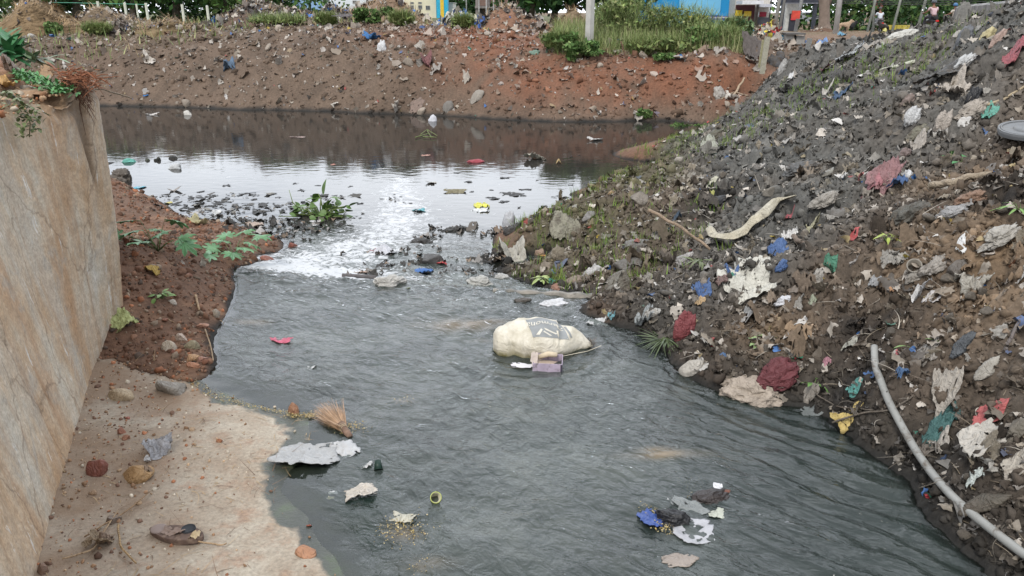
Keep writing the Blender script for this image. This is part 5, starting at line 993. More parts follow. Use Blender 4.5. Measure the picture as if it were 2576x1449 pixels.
# right slope
for l in [
 ('S','white_sack','sack','big cream plastic sack sheet spread flat on the slope above the red bag',1882,722,138,66,(.60,.57,.46),dict(amp=.10,damp=.64,rot=.1,n=34,seed=4101)),
 ('S','blue_bowl','scrap','bright blue crumpled plastic under the cream cloth high above the sack',1953,634,50,26,BLUE,dict(amp=.35,damp=.8)),
 ('L','blue_bag','bag','blue plastic bag knot right of the spread cream sack',1963,702,36,30,BLUE,dict(hz=24,damp=.72,amp=.35)),
 ('S','blue_strip','scrap','blue plastic strip at the left tip of the spread cream sack',1838,694,34,14,BLUE,dict(amp=.3,damp=.7)),
 ('S','blue_strip','scrap','blue plastic strip above the red bag, lower of two',1762,746,46,20,BLUE,dict(amp=.3,damp=.66)),
 ('L','brown_bag','bag','small brown paper bag left of the spread cream sack',1772,716,32,36,(.28,.22,.16),dict(hz=26,amp=.35)),
 ('S','pink_rag','rag','small pinkish rag beside the brown paper bag',1812,712,36,20,(.26,.14,.12),dict(amp=.4)),
 ('S','orange_wrapper','wrapper','orange and white wrapper above the red bag',1757,768,26,30,(.55,.33,.10),dict(amp=.4,damp=.7)),
 ('L','red_bag','bag','wet dark red bag standing at the water edge beside grass',1721,820,64,82,(.26,.02,.025),dict(hz=60,damp=.66,amp=.22,seed=4110)),
 ('L','red_cloth','cloth','crumpled maroon red cloth on the mud behind the paper bag',1952,940,118,60,(.17,.015,.022),dict(hz=36,damp=.72,amp=.5,seed=4111)),
 ('L','paper_bag','bag','large brown crumpled paper bag lying along the water edge',1893,976,166,70,(.42,.32,.22),dict(hz=40,damp=.62,amp=.45,rot=-.25,seed=4112)),
 ('R','foam_board','board','broken cream foam board at the water edge left of the paper bag',1738,920,62,50,(.47,.42,.34),dict(hz=22,damp=.66,rot=-.3)),
 ('S','white_bar','board','pale flat bar leaning on the broken foam board',1763,930,30,22,(.48,.45,.40),dict(amp=.04,damp=.7,irr=.05,rot=.5)),
 ('S','beige_scrap','scrap','pale leaf shaped plastic hanging on the dark mud bank',2134,885,28,72,(.36,.35,.27),dict(amp=.3,damp=.56,rot=1.5)),
 ('S','pink_wrapper','wrapper','tiny pink white wrapper on the dark mud bank',2078,922,16,20,(.50,.16,.22),dict(amp=.4,damp=.7)),
 ('S','teal_wrapper','wrapper','small teal wrapper with yellow print above the twigs',2147,985,30,20,(.03,.30,.25),dict(amp=.3,damp=.72)),
 ('S','red_scrap','scrap','small red plastic scrap above the pipe end',2250,902,18,14,(.50,.04,.05),dict(amp=.3,damp=.8)),
 ('S','blue_cloth','cloth','torn blue cloth just right of the pipe',2266,964,30,34,(.02,.12,.30),dict(amp=.5,damp=.66)),
 ('L','dark_cloth','cloth','wet charcoal cloth bundle on the slope right of the pipe',2416,874,62,44,(.075,.085,.095),dict(hz=26,damp=.66,amp=.4)),
 ('L','clear_bag','bag','beige translucent plastic bag high on the bank right of the pipe',2476,948,56,40,(.36,.32,.25),dict(hz=26,damp=.62,amp=.25)),
 ('S','beige_rag','rag','beige torn rag draped on the bank beside the pipe bend',2374,1000,58,48,(.42,.36,.28),dict(amp=.35,damp=.6)),
 ('S','red_scrap','scrap','pointed bright red plastic piece low on the right bank',2487,1045,54,38,(.55,.05,.04),dict(amp=.1,damp=.85,rot=.8,irr=.05)),
 ('S','teal_cloth','cloth','teal green knotted net cloth beside the pipe',2361,1089,84,36,(.03,.16,.15),dict(amp=.5,damp=.66)),
 ('S','beige_sheet','sheet','large leaf shaped beige plastic sheet low on the right bank',2466,1126,96,58,(.47,.42,.34),dict(amp=.14,damp=.66,rot=-.2,seed=4122)),
 ('S','beige_rag','rag','curled beige plastic standing beside the pipe',2360,1133,40,58,(.44,.38,.31),dict(amp=.6,damp=.6)),
 ('S','brown_rag','rag','brown muddy rag just right of the lower pipe',2318,1140,56,42,(.20,.16,.12),dict(amp=.3)),
 ('S','bent_strip','handle','white and green bent plastic handle on the lower bank',2450,1214,36,44,(.50,.56,.50),dict(amp=.6,damp=.7,irr=.5)),
 ('S','pale_board','board','pale torn board at the right edge of the lower bank',2552,1192,62,36,(.45,.38,.28),dict(amp=.1,irr=.12,rot=-.4)),
 ('R','log','wood','dark muddy log low on the right bank beside the pipe',2484,1262,120,34,(.10,.08,.05),dict(hz=20,rot=-.35)),
 ('R','mud_boulder','stone','big olive brown boulder at the right edge above the pale board',2546,1088,76,66,(.16,.13,.085),dict(hz=44)),
 ('S','match_box','box','small white and red box on the slope at the right',2347,755,38,16,(.60,.55,.52),dict(amp=.05,irr=.05,damp=.85)),
 ('S','white_scrap','scrap','white crumpled scrap left of the small white and red box',2312,752,30,16,(.58,.56,.54),dict(amp=.5,damp=.66)),
 ('L','white_bag','bag','white plastic bag tuft right of the spread cream sack',1967,757,42,28,(.60,.60,.63),dict(hz=16,damp=.66,amp=.5)),
 ('S','white_rag','rag','cream white rag standing above the blue crumpled plastic',1986,597,44,40,(.60,.57,.52),dict(amp=.4,damp=.7)),
 ('L','white_rag','rag','dirty white rag heap below the leaning branch',1722,652,62,42,(.44,.41,.38),dict(hz=22,damp=.54,amp=.5)),
 ('S','pink_cloth','cloth','long dusty pink cloth streaked across the slope',2218,450,112,26,(.34,.13,.13),dict(amp=.28,damp=.6,rot=.85,seed=4131,irr=.2)),
 ('S','red_scrap','scrap','brighter pink cloth corner at the low end of the dusty pink cloth',2192,486,38,26,(.46,.12,.14),dict(amp=.3,damp=.66)),
 ('S','blue_strip','scrap','blue plastic strip right of the dusty pink cloth',2250,480,46,34,(.02,.11,.32),dict(amp=.3,damp=.7,rot=.9)),
 ('S','white_wrapper','wrapper','white wrapper with black edge on top of the blue strip',2273,453,36,14,(.60,.60,.60),dict(amp=.3,damp=.75)),
 ('S','beige_sheet','cloth','broad beige cloth high on the slope, upper piece',2392,238,74,60,(.46,.38,.29),dict(amp=.3,damp=.7,seed=4140)),
 ('L','beige_rag','cloth','long beige cloth hanging from the broad beige cloth',2372,305,48,86,(.44,.36,.28),dict(hz=44,damp=.6,amp=.45)),
 ('L','beige_rag','cloth','beige cloth fold right of the hanging beige cloth',2440,290,86,44,(.38,.31,.23),dict(hz=24,damp=.56,amp=.45)),
 ('L','black_bag','bag','black plastic bag beside the broad beige cloth',2449,237,42,50,BLK,dict(hz=34,damp=.85,rough=.4,amp=.4)),
 ('L','white_bag','bag','crumpled white and black bag left of the beige cloths',2296,292,48,50,(.55,.55,.54),dict(hz=36,damp=.55,amp=.5)),
 ('L','brown_rag','rag','pinkish brown rag at the upper left of the crumpled white bag',2280,258,36,30,(.28,.19,.15),dict(hz=20,amp=.4)),
 ('L','olive_cloth','cloth','olive dirty cloth below the crumpled white bag',2310,336,66,42,(.22,.20,.12),dict(hz=22,amp=.4,damp=.5)),
 ('S','white_rag','rag','white torn cloth right of the olive cloth',2356,352,40,30,(.42,.38,.32),dict(amp=.5,damp=.56)),
 ('L','pink_rag','rag','dull pink brown rag below the olive cloth',2274,384,40,34,(.22,.14,.12),dict(hz=20,amp=.4)),
 ('S','beige_sheet','scrap','beige sheet corner right of the dull pink rag',2306,372,40,32,(.40,.34,.27),dict(amp=.4,damp=.66)),
 ('L','beige_sack','sack','creased beige sack on the slope above the dark patch',2068,528,78,46,(.34,.30,.24),dict(hz=26,damp=.6,amp=.4)),
 ('R','bone','scrap','pale tapered flat piece above the creased beige sack',2082,434,62,18,(.27,.25,.19),dict(hz=9,rot=.35)),
 ('L','dark_heap','rag','heap of dark and cream rags in the middle right of the slope',2282,552,92,64,(.13,.125,.10),dict(hz=40,damp=.5,amp=.5)),
 ('S','yellow_strip','scrap','yellow plastic strip on top of the dark rag heap',2288,535,38,18,(.55,.43,.05),dict(amp=.2,damp=.8,rot=-.7)),
 ('L','grey_bag','bag','grey white bag hump on the sandy patch',2392,532,74,30,(.32,.31,.30),dict(hz=22,damp=.6,amp=.3)),
 ('L','husk','husk','ginger fibrous coconut husk on the sandy patch',2441,498,84,38,(.30,.15,.07),dict(hz=26,damp=.7,amp=.55)),
 ('L','rope_bundle','rag','coiled beige cloth bundle at the right edge',2512,594,112,52,(.40,.36,.29),dict(hz=34,damp=.58,amp=.6)),
 ('S','white_cup','scrap','bright white plastic shard right of the beige rags',2413,637,24,24,(.72,.72,.70),dict(amp=.3,damp=.98)),
 ('L','beige_rag','rag','beige rag heap left of the white shard',2360,656,92,46,(.36,.31,.25),dict(hz=26,damp=.55,amp=.5)),
 ('S','beige_rag','rag','flat grey beige rag in the middle of the slope',2244,662,56,24,(.30,.27,.22),dict(amp=.3,damp=.6)),
 ('R','mud_stone','stone','smooth brown grey stone right of the beige rag heap',2408,676,44,34,(.15,.125,.10),{}),
 ('L','white_bag','bag','crumpled white paper on the right slope',2462,708,54,28,(.52,.50,.47),dict(hz=14,damp=.6,amp=.5)),
 ('S','orange_scrap','scrap','bright orange wrapper at the right edge',2558,663,22,26,(.65,.23,.06),dict(amp=.5,damp=.7)),
 ('L','beige_bag','bag','small knotted beige bag with a green rag beside it',2055,698,34,50,(.36,.32,.26),dict(hz=38,amp=.35,damp=.62)),
 ('S','green_rag','rag','bright green plastic rag beside the knotted beige bag',2083,690,30,22,(.04,.28,.15),dict(amp=.4,damp=.8)),
 ('S','grey_scrap','scrap','pale grey upright scrap in the middle of the slope',2199,726,26,30,(.30,.30,.30),dict(amp=.3,damp=.7,rot=1)),
 ('S','orange_scrap','scrap','small orange striped wrapper below the dark mud hump',2247,739,20,18,(.65,.28,.06),dict(amp=.4,damp=.7)),
 ('S','paper_roll','paper','yellow edged paper roll under the long curled sack',2040,587,28,16,(.50,.45,.22),dict(amp=.6,damp=.7)),
 ('S','white_stick','stick','thin white plastic strip standing on the slope',2352,597,10,30,(.58,.55,.50),dict(amp=.05,irr=.05,damp=.85,rot=1.4)),
 ('S','red_scrap','scrap','round red lid by the beige sack above the cream cloth',1983,553,20,12,(.50,.05,.07),dict(amp=.1,damp=.8)),
 ('S','white_scrap','scrap','white flaky paper left of the pink cloth',2118,452,22,14,(.60,.58,.55),dict(amp=.4,damp=.8)),
 ('S','blue_jeans','cloth','faded blue cloth draped down the far grey slope',2118,240,34,62,(.03,.10,.22),dict(amp=.3,damp=.66,rot=1.3)),
 ('S','maroon_rag','rag','maroon rag hanging on the grey ridge',2072,185,20,42,(.15,.04,.055),dict(amp=.4,damp=.7,rot=1.4)),
 ('S','white_scrap','scrap','white square scrap at the ridge end above the pond',1990,201,22,18,(.66,.66,.64),dict(amp=.2,damp=.9)),
 ('S','white_scrap','scrap','white and tan paper below the faded blue cloth ridge',2080,232,22,42,(.52,.47,.40),dict(amp=.4,damp=.75,rot=1.4)),
 ('S','striped_cloth','cloth','red and white striped cloth at the right edge near the top',2550,150,54,26,(.42,.06,.08),dict(amp=.3,damp=.75)),
 ('L','white_shoe','shoe','pair of white muddy shoes high on the right slope',2424,152,56,26,(.50,.50,.48),dict(hz=20,damp=.56,amp=.5)),
 ('L','dark_bag','bag','shiny black and white torn bag on the ridge',2424,92,46,48,(.13,.14,.16),dict(hz=38,damp=.6,amp=.5,rough=.4)),
 ('L','yellow_shell','bag','yellow padded shell shaped cushion on the ridge',2478,92,52,34,(.52,.42,.13),dict(hz=26,damp=.72,amp=.12)),
 ('L','pink_rag','rag','pink and cream cloth right of the yellow cushion',2512,92,46,38,(.46,.28,.20),dict(hz=24,damp=.62,amp=.4)),
 ('S','green_rag','rag','mint green strip on the upper right slope',2485,297,40,14,(.06,.40,.28),dict(amp=.3,damp=.8,rot=.5)),
 ('S','white_film','film','pale translucent film on the grey ridge left of the grass',2130,142,66,20,(.34,.36,.36),dict(amp=.2,damp=.6)),
 ('S','grey_cloth','cloth','long dark grey fabric strip running down the upper slope',2366,200,100,46,(.07,.068,.062),dict(amp=.12,rot=.9,irr=.12)),
 ('L','grey_sack','sack','grey mud covered sack lying in the grey slope',2020,415,100,44,(.12,.12,.115),dict(hz=22,amp=.3)),
 ('R','slab_stone','stone','flat grey brown slab at the slope foot near the lip',1580,660,70,30,(.17,.155,.13),dict(hz=14)),
 ('R','mossy_boulder','stone','big mossy brown boulder on the shore behind the concrete lip',1548,712,92,52,(.22,.19,.13),dict(hz=40)),
 ('R','flat_stone','stone','long flat brown stone beside the mossy boulder',1438,706,66,24,(.27,.20,.15),dict(hz=14)),
 ('R','red_stone','stone','rounded terracotta stone on the shore by the green weeds',1398,722,44,26,(.34,.17,.11),dict(hz=16)),
 ('L','white_bag','bag','white crumpled bag on the shore above the mossy boulder',1487,686,48,40,(.50,.48,.45),dict(hz=28,damp=.58,amp=.4)),
 ('S','cream_rag','rag','creased cream rag at the water edge of the slope tip',1285,652,72,34,(.44,.41,.34),dict(amp=.3,damp=.6,rot=.3)),
 ('S','cream_rag','rag','pale olive rag on the slope tip above the cream rag',1420,590,80,40,(.30,.28,.20),dict(amp=.35,damp=.5)),
 ('R','grey_stone','stone','round grey stone on the grassy slope tip',1478,548,38,22,(.24,.22,.20),{}),
 ('R','tan_stone','stone','tan pitted stone right of the round grey stone',1610,503,48,26,(.25,.20,.14),{}),
 ('R','grey_stone','stone','long grey stone slab below the leaning branch foot',1600,612,74,34,(.19,.175,.15),dict(hz=18,rot=.4)),
 ('R','tan_stone','stone','small ochre stone near the slope tip shore',1358,637,26,18,(.34,.22,.14),{}),
 ('S','orange_scrap','scrap','tiny orange peel near the slope tip',1364,646,16,10,(.62,.28,.05),dict(amp=.3,damp=.9)),
 ('R','tan_stone','stone','orange cup shaped piece on the upper left slope',1536,487,18,12,(.50,.29,.08),{}),
 ('R','pale_round','stone','pale round pot shard at the top of the left slope',1707,404,22,18,(.42,.36,.28),{}),
 ('L','olive_bag','bag','large mossy sack at the top of the slope above the pond',1790,345,80,40,(.14,.13,.075),dict(hz=24,amp=.3)),
 ('S','white_scrap','scrap','pale green film on the slope near the pond shore',1782,386,46,26,(.40,.41,.30),dict(amp=.3,damp=.6)),
 ('S','yellow_scrap','scrap','lime yellow scrap in the dark patch of the slope',1790,490,14,16,(.50,.50,.04),dict(amp=.4,damp=.9)),
 ('S','white_scrap','scrap','white and yellow wrapper in the dark patch of the slope',1795,458,18,30,(.55,.52,.35),dict(amp=.5,damp=.8,rot=1.2)),
 ('L','black_bag','bag','dark bag with white streaks in the black patch of the slope',1800,512,60,34,(.06,.06,.065),dict(hz=20,amp=.5,damp=.6)),
 ('S','green_scrap','scrap','small blue green rag near the left dark patch',1702,556,24,24,(.04,.09,.15),dict(amp=.5)),
 ('L','white_rag','rag','cream rag on the shore beside the pale film at the stream edge',1640,785,46,18,(.42,.39,.33),dict(hz=10,amp=.5)),
 ('S','cyan_scrap','scrap','cyan scrap at the water edge left of the red bag',1537,803,20,10,(.08,.36,.42),dict(amp=.4,damp=.9)),
 ('S','white_film','film','white film along the water edge left of the red bag',1502,812,60,14,(.52,.52,.51),dict(amp=.25,damp=.7)),
 ('S','grey_film','film','pale grey plastic at the shore left of the red bag',1620,818,50,34,(.30,.33,.33),dict(amp=.3,damp=.7)),
 ('S','white_stick','stick','thin white strip standing on the mud above the paper bag',1831,898,8,32,(.62,.60,.56),dict(amp=.05,irr=.05,damp=.9,rot=1.4)),
 ('S','blue_strip','scrap','small blue scrap above the paper bag',1813,906,26,10,(.03,.14,.34),dict(amp=.3,damp=.7)),
 ('S','grey_slab','board','grey brown flat slab standing behind the maroon cloth',1997,892,22,46,(.24,.21,.17),dict(amp=.05,irr=.08,rot=1.2)),
 ('S','white_scrap','scrap','pale bent plastic under the spread cream sack',1882,790,26,34,(.33,.33,.32),dict(amp=.4)),
 ('S','yellow_scrap','scrap','blue and yellow cap lying right of the spread cream sack',2044,760,22,12,(.30,.33,.20),dict(amp=.3,damp=.8)),
 ('S','beige_rag','rag','folded beige plastic at the lower right bank edge',2040,1000,40,24,(.26,.22,.17),dict(amp=.3)),
 ('S','beige_rag','rag','beige leaf like rag left of the charcoal cloth',2330,905,44,50,(.33,.29,.24),dict(amp=.4)),
 ('S','white_curl','scrap','white curled strip at the right edge above the orange wrapper',2566,720,18,50,(.55,.52,.48),dict(amp=.4,rot=1.3,damp=.8)),
 ('L','beige_rag','rag','beige torn rag between the cup and the white paper',2300,700,50,34,(.32,.28,.22),dict(hz=18,amp=.45)),
 ('S','cream_rag','rag','cream bone coloured strip below the crumpled white paper',2440,740,80,22,(.40,.36,.28),dict(amp=.35,rot=-.2)),
 ]:
    I(*l[:9], **l[9])
stick('branch','stick','bare branch leaning from the slope over the shore stones',[(1630,528,6.15),(1700,563,6.05),(1786,628,5.9)],9,(.27,.20,.14))
stick('branch','stick','short thick brown branch end right of the blue crumpled plastic',[(1995,605),(2030,630),(2062,652)],15,(.17,.13,.10))
stick('branch','stick','long wood like root lying beside the ginger husk',[(2337,476),(2390,470),(2440,452),(2493,446)],20,(.27,.22,.16))
stick('twig','stick','dark twig reaching from the pipe over the yellow wrapper',[(2090,1085),(2160,1064),(2240,1055),(2290,1032)],6,(.12,.10,.08),n=5,lift=.05)
stick('twig','stick','thin bent twig above the yellow wrapper',[(2048,1013),(2100,1045),(2190,1062)],4,(.12,.10,.08),n=5,lift=.05)
stick('branch','stick','dark twig standing on the right bank below the edge',[(2524,901),(2545,860),(2565,812)],10,(.14,.12,.11))
stick('white_pole','pole','pale greenish pole lying on the grey ridge',[(2199,185),(2250,174),(2301,161)],9,(.50,.50,.40),n=8,jit=.1,taper=1)
stick('branch','stick','dry stick sloping at the upper right edge',[(2480,290),(2530,255),(2576,222)],8,(.36,.29,.19))
def long_sack():
    pts = [(1785,599,26),(1795,618,30),(1830,628,32),(1862,610,36),(1892,586,38),(1920,560,34),(1945,538,26),(1975,524,16),(1998,515,6)]
    C_ = np.array([AT(u, v) for u, v, _ in pts]); t = np.linspace(0, len(pts)-1, 46); Q = np.stack([np.interp(t, range(len(pts)), C_[:, a]) for a in range(3)], -1); W = np.interp(t, range(len(pts)), [w for *_, w in pts])/px(C_[4])
    for _ in range(3): Q[1:-1] = (Q[:-2]+2*Q[1:-1]+Q[2:])/4
    T = np.gradient(Q, axis=0); T /= np.linalg.norm(T, axis=1)[:, None]; N = np.cross(T, [0, 0, 1]); N /= np.linalg.norm(N, axis=1)[:, None]; V = []; m = 14
    for j in range(m):
        s = j/(m-1)-.5; V.append(Q+N*(s*W)[:, None]+np.array([0, 0, 1])*(.075+W*(.35*np.sin(j/(m-1)*math.pi*1.0)+.10*perlin(t*1.7, t*0+j*.5, 0)))[:, None])
    V = np.stack(V, 1).reshape(-1, 3)-C_[2]; o = mesh_np('torn_sack', V, grid_faces(46, 14), colmat((.40, .36, .27), .56), smooth=True); md = o.modifiers.new('t', 'SOLIDIFY'); md.thickness = .004
    o.location = tuple(C_[2]); tag(o, 'long curled strip of torn cream sack lying diagonally up the slope', 'sack')
long_sack()
def drum_lid():
    p = AT(2566, 372); s = px(p); r = 62/s; root = empty('drum_lid', p+np.array([0.02, 0, .13]), 0, 'round grey plastic drum lid with raised centre at the right edge', 'lid'); root.rotation_euler = (.15, -.12, 0)
    m = MAT('grey_lid', (.16, .165, .17), .5, .12, 6, dirt=(.10, .09, .07), dirtamt=.55)
    MB().lathe([(0, .012), (r*.9, .012), (r*.93, .02), (r, .02), (r*1.01, .0), (r*.98, -.03), (r*.9, -.035), (0, -.035)], (0, 0, 0), 48).build('lid_plate', m, root, smooth=False)
    MB().lathe([(0, .03), (r*.40, .03), (r*.46, .022), (r*.48, .0125)], (0, 0, 0), 36).build('raised_centre', m, root, smooth=True)
    MB().lathe([(r*.86, .0125), (r*.86, .021), (r*.90, .021), (r*.90, .0125)], (0, 0, 0), 48).build('outer_ring', m, root)
drum_lid()
cup('clay_cup', 'dull grey brown open cup half buried in the slope', 2293, 700, 34, (.20, .18, .15), 1.0, -.4)
# ---------------------------------------------------------------- plants
def leaf_blade(L, W, lobes=0, curl=.25, n=9):
    """one leaf from the origin along +x"""
    if lobes:
        V = [(0, 0, 0)]; k = lobes*4
        for i in range(k+1):
            a = -2.5+5.0*i/k; tip = .5+.5*abs(math.cos((i/k)*lobes*math.pi)); r = L*(.34+.66*tip**2.0)*(.72+.28*math.cos(a)); V.append((L*.35+r*math.cos(a)*.65, r*math.sin(a)*.65, -curl*r*r/L*.5+.03*L*math.sin(i*3)))
        V[0] = (L*.35, 0, .02*L); F = [(0, i+1, i+2) for i in range(k)]; return np.array(V), F
    V = []; F = []
    for i in range(n):
        t = i/(n-1); w = W*math.sin(math.pi*(t**.75))*.5+.0005; z = -curl*L*t*t
        V += [(L*t, -w, z+.12*w), (L*t, 0, z), (L*t, w, z+.12*w)]
    for i in range(n-1):
        a = 3*i; F += [(a, a+1, a+4, a+3), (a+1, a+2, a+5, a+4)]
    return np.array(V), F
def leaf_mat(name, c): return MAT(name, c, .5, .3, 12, .35, .1, 30)
def plant(name, cat, label, u, v, leaves, col, stemcol=(.10, .14, .05), p=None, group=None):
    """leaves: (azimuth, stem length, elevation, leaf length, leaf width, lobes)"""
    p = AT(u, v) if p is None else p; root = empty(name, p, 0, label, cat, group); r = random.Random(int(u*7+v)); lb = MB(); sb = MB()
    for az, sl, el, L, W, lo in leaves:
        b = np.array([r.uniform(-.012, .012), r.uniform(-.012, .012), 0]); d = np.array([math.cos(az)*math.cos(el), math.sin(az)*math.cos(el), math.sin(el)]); mid = b+d*sl*.55+np.array([0, 0, sl*.08]); e = b+d*sl
        sb.tube([b, mid, e], [.004, .003, .002], 5); V, F = leaf_blade(L, W, lo, r.uniform(.1, .4))
        R = Matrix.Rotation(az+r.uniform(-.3, .3), 3, 'Z')@Matrix.Rotation(r.uniform(-.35, .45), 3, 'Y')@Matrix.Rotation(r.uniform(-.4, .4), 3, 'X'); lb.add(V@np.array(R.transposed())+e, F)
    lb.build('leaves', leaf_mat('leaf_%s_%d_%d' % (name, int(col[0]*200), int(col[1]*200)), col), root); sb.build('stems', leaf_mat('stem_%s' % name, stemcol), root, True)
    return root
R_ = random.Random(4)
plant('castor_seedling', 'plant', 'young castor plant with lobed green leaves beside the wall', 398, 632, [(a, R_.uniform(.12, .30), R_.uniform(.5, 1.3), R_.uniform(.17, .24), .1, 7) for a in np.linspace(0, 6.0, 11)], (.09, .20, .085))
plant('castor_seedling', 'plant', 'castor plant spreading pale green lobed leaves near the rapids', 588, 655, [(a, R_.uniform(.12, .28), R_.uniform(.4, 1.2), R_.uniform(.20, .26), .1, 8) for a in np.linspace(0.2, 6.2, 11)], (.12, .24, .12))
plant('seedling', 'plant', 'small two leaved seedling against the wall on the mound', 322, 612, [(0.2, .05, .5, .10, .04, 0), (3.0, .05, .5, .10, .04, 0), (1.5, .05, .9, .07, .03, 0)], (.16, .24, .12))
plant('weed', 'plant', 'small green weed on the gravel above the yellow bag', 408, 752, [(a, .05, R_.uniform(.3, 1.2), .06, .03, 0) for a in np.linspace(0, 6, 12)], (.13, .22, .05))
plant('weed', 'plant', 'green weed seedling at the wet foot of the mud bank', 2045, 972, [(a, .05, R_.uniform(.3, .9), .09, .025, 0) for a in (.1, .9, 2.4, 3.1, 4, 5.2)], (.10, .20, .05))
plant('weed', 'plant', 'pale green weed on the sandy mud above the maroon cloth', 1920, 867, [(a, .04, R_.uniform(.3, 1.2), .07, .04, 0) for a in np.linspace(0, 6, 10)], (.22, .30, .13))
plant('seedling', 'plant', 'two leaved seedling on the mud near the pipe top', 2292, 880, [(0.1, .03, .4, .07, .022, 0), (3.1, .03, .4, .07, .022, 0)], (.15, .24, .08))
plant('seedling', 'plant', 'two leaved seedling left of the charcoal cloth', 2366, 878, [(0.2, .03, .4, .05, .03, 0), (2.9, .03, .4, .05, .03, 0)], (.14, .24, .08))
plant('seedling', 'plant', 'green shoot pair on the sandy upper slope', 2394, 404, [(1.2, .06, 1.0, .07, .04, 0), (3.3, .05, .3, .06, .05, 0)], (.05, .20, .05))
plant('seedling', 'plant', 'dark green leaf shoot left of the drum lid', 2418, 413, [(1.0, .06, .9, .08, .045, 0), (3.3, .05, .2, .06, .05, 0)], (.04, .19, .05))
plant('weed', 'plant', 'yellow green weed in the middle of the slope below the dark rags', 2228, 622, [(a, .05, R_.uniform(.5, 1.4), .06, .02, 0) for a in np.linspace(0, 6, 9)], (.25, .30, .05))
plant('weed', 'plant', 'grassy tussock at the water edge in front of the wet red bag', 1672, 868, [(a, .04, R_.uniform(.3, 1.2), R_.uniform(.08, .20), .008, 0) for a in np.linspace(0, 6.2, 90)], (.075, .10, .045))
plant('weed', 'plant', 'low green leaves among the stones at the slope tip', 1585, 628, [(a, .03, R_.uniform(.3, 1.0), .06, .045, 0) for a in np.linspace(0, 6.2, 12)], (.15, .24, .10))
plant('weed', 'plant', 'yellow green ragged weed at the shore behind the concrete lip', 1362, 712, [(a, .05, R_.uniform(.5, 1.3), .07, .03, 0) for a in np.linspace(0, 6.2, 16)], (.26, .32, .11))
plant('weed', 'plant', 'green blades at the right edge beside the dark hollow', 2560, 545, [(a, .05, R_.uniform(.2, 1.2), .14, .014, 0) for a in np.linspace(0, 6.2, 14)], (.14, .26, .05))
plant('weed', 'plant', 'dark leafy weed on the slope under the curled sack', 1760, 668, [(a, .05, R_.uniform(.4, 1.3), .12, .02, 0) for a in np.linspace(0, 6.2, 14)], (.10, .12, .05))
for u, v in ((845,1052),(760,1095),(820,1280)): pass
# weeds on the wall top and hanging down it
def wall_weed(name, label, pts, n, spread, L, col, seed):
    r = random.Random(seed); P = [UY(*q) for q in pts]; root = empty(name, P[0], 0, label, 'plant'); lb = MB(); sb = MB(); k = len(P)
    for i in range(n):
        t = r.uniform(0, k-1); a = int(min(t, k-2)); f = t-a; b = P[a]*(1-f)+P[a+1]*f-P[0]+np.array([r.gauss(0, spread), r.gauss(0, spread), abs(r.gauss(0, spread*.5))]); V, F = leaf_blade(L*r.uniform(.6, 1.3), L*.42, 0, .2, 6)
        R = Matrix.Rotation(r.uniform(0, 6.3), 3, 'Z')@Matrix.Rotation(r.uniform(-1.1, .5), 3, 'Y'); lb.add(V@np.array(R.transposed())+b, F)
    sb.tube([p-P[0] for p in P], .003, 5); lb.build('leaves', leaf_mat('leaf_%s' % name, col), root); sb.build('stems', leaf_mat('stem_%s' % name, (.14, .12, .06)), root, True)
wall_weed('green_weed', 'bright green weed mat growing along the wall top near its end', [(50,190,5.2),(90,205,5.05),(130,222,4.95),(168,240,4.85)], 420, .035, .04, (.07, .19, .06), 1)
wall_weed('trailing_vine', 'dusty green vine hanging down the wall face from the arris', [(48,262,4.25),(70,285,4.2),(76,310,4.2),(74,345,4.2)], 130, .03, .045, (.12, .15, .06), 2)
wall_weed('creeper', 'thin grey green creeper on the masonry at the left edge', [(0,236,4.3),(25,242,4.3),(52,258,4.3)], 110, .02, .03, (.16, .19, .10), 3)
wall_weed('dark_leaves', 'dark green broad leaved weed behind the boulder on the wall top', [(0,112,6.4),(20,128,6.2),(45,145,6.0)], 90, .05, .16, (.035, .13, .045), 4)
wall_weed('pale_leaves', 'pale green leaf cluster beyond the wall top', [(78,150,6.2),(100,160,6.1)], 26, .04, .12, (.14, .20, .11), 5)
def roots():
    a = UY(205, 232, 5.02); root = empty('hanging_roots', a, 0, 'tangle of dark brown roots hanging down the broken wall groove', 'roots'); r = random.Random(8); mb = MB(); mat = MAT('root_brown', (.075, .035, .02), .9, .4, 30)
    for i in range(60):
        u = r.gauss(198, 10); top = UY(u-15, 205+r.uniform(-12, 14), 5.0); d = r.uniform(.08, .32)*r.uniform(.4, 1); pts = [top-a]
        for k in range(5): pts.append(pts[-1]+np.array([r.gauss(.012, .016), r.gauss(-.004, .012), -d/5]))
        mb.tube(pts, [.004, .0035, .003, .0025, .002, .001], 4)
    mb.build('roots', mat, root); mb = MB()
    for i in range(150):
        p = UY(r.gauss(190, 24), r.gauss(196, 11), r.uniform(4.95, 5.25))-a; pts = [p]
        for k in range(3): pts.append(pts[-1]+np.array([r.gauss(.01, .03), r.gauss(0, .03), r.gauss(-.01, .015)]))
        mb.tube(pts, [.0035, .003, .003, .001], 4)
    mb.build('root_mat', MAT('root_red', (.20, .08, .04), .9, .4, 30), root)
roots()
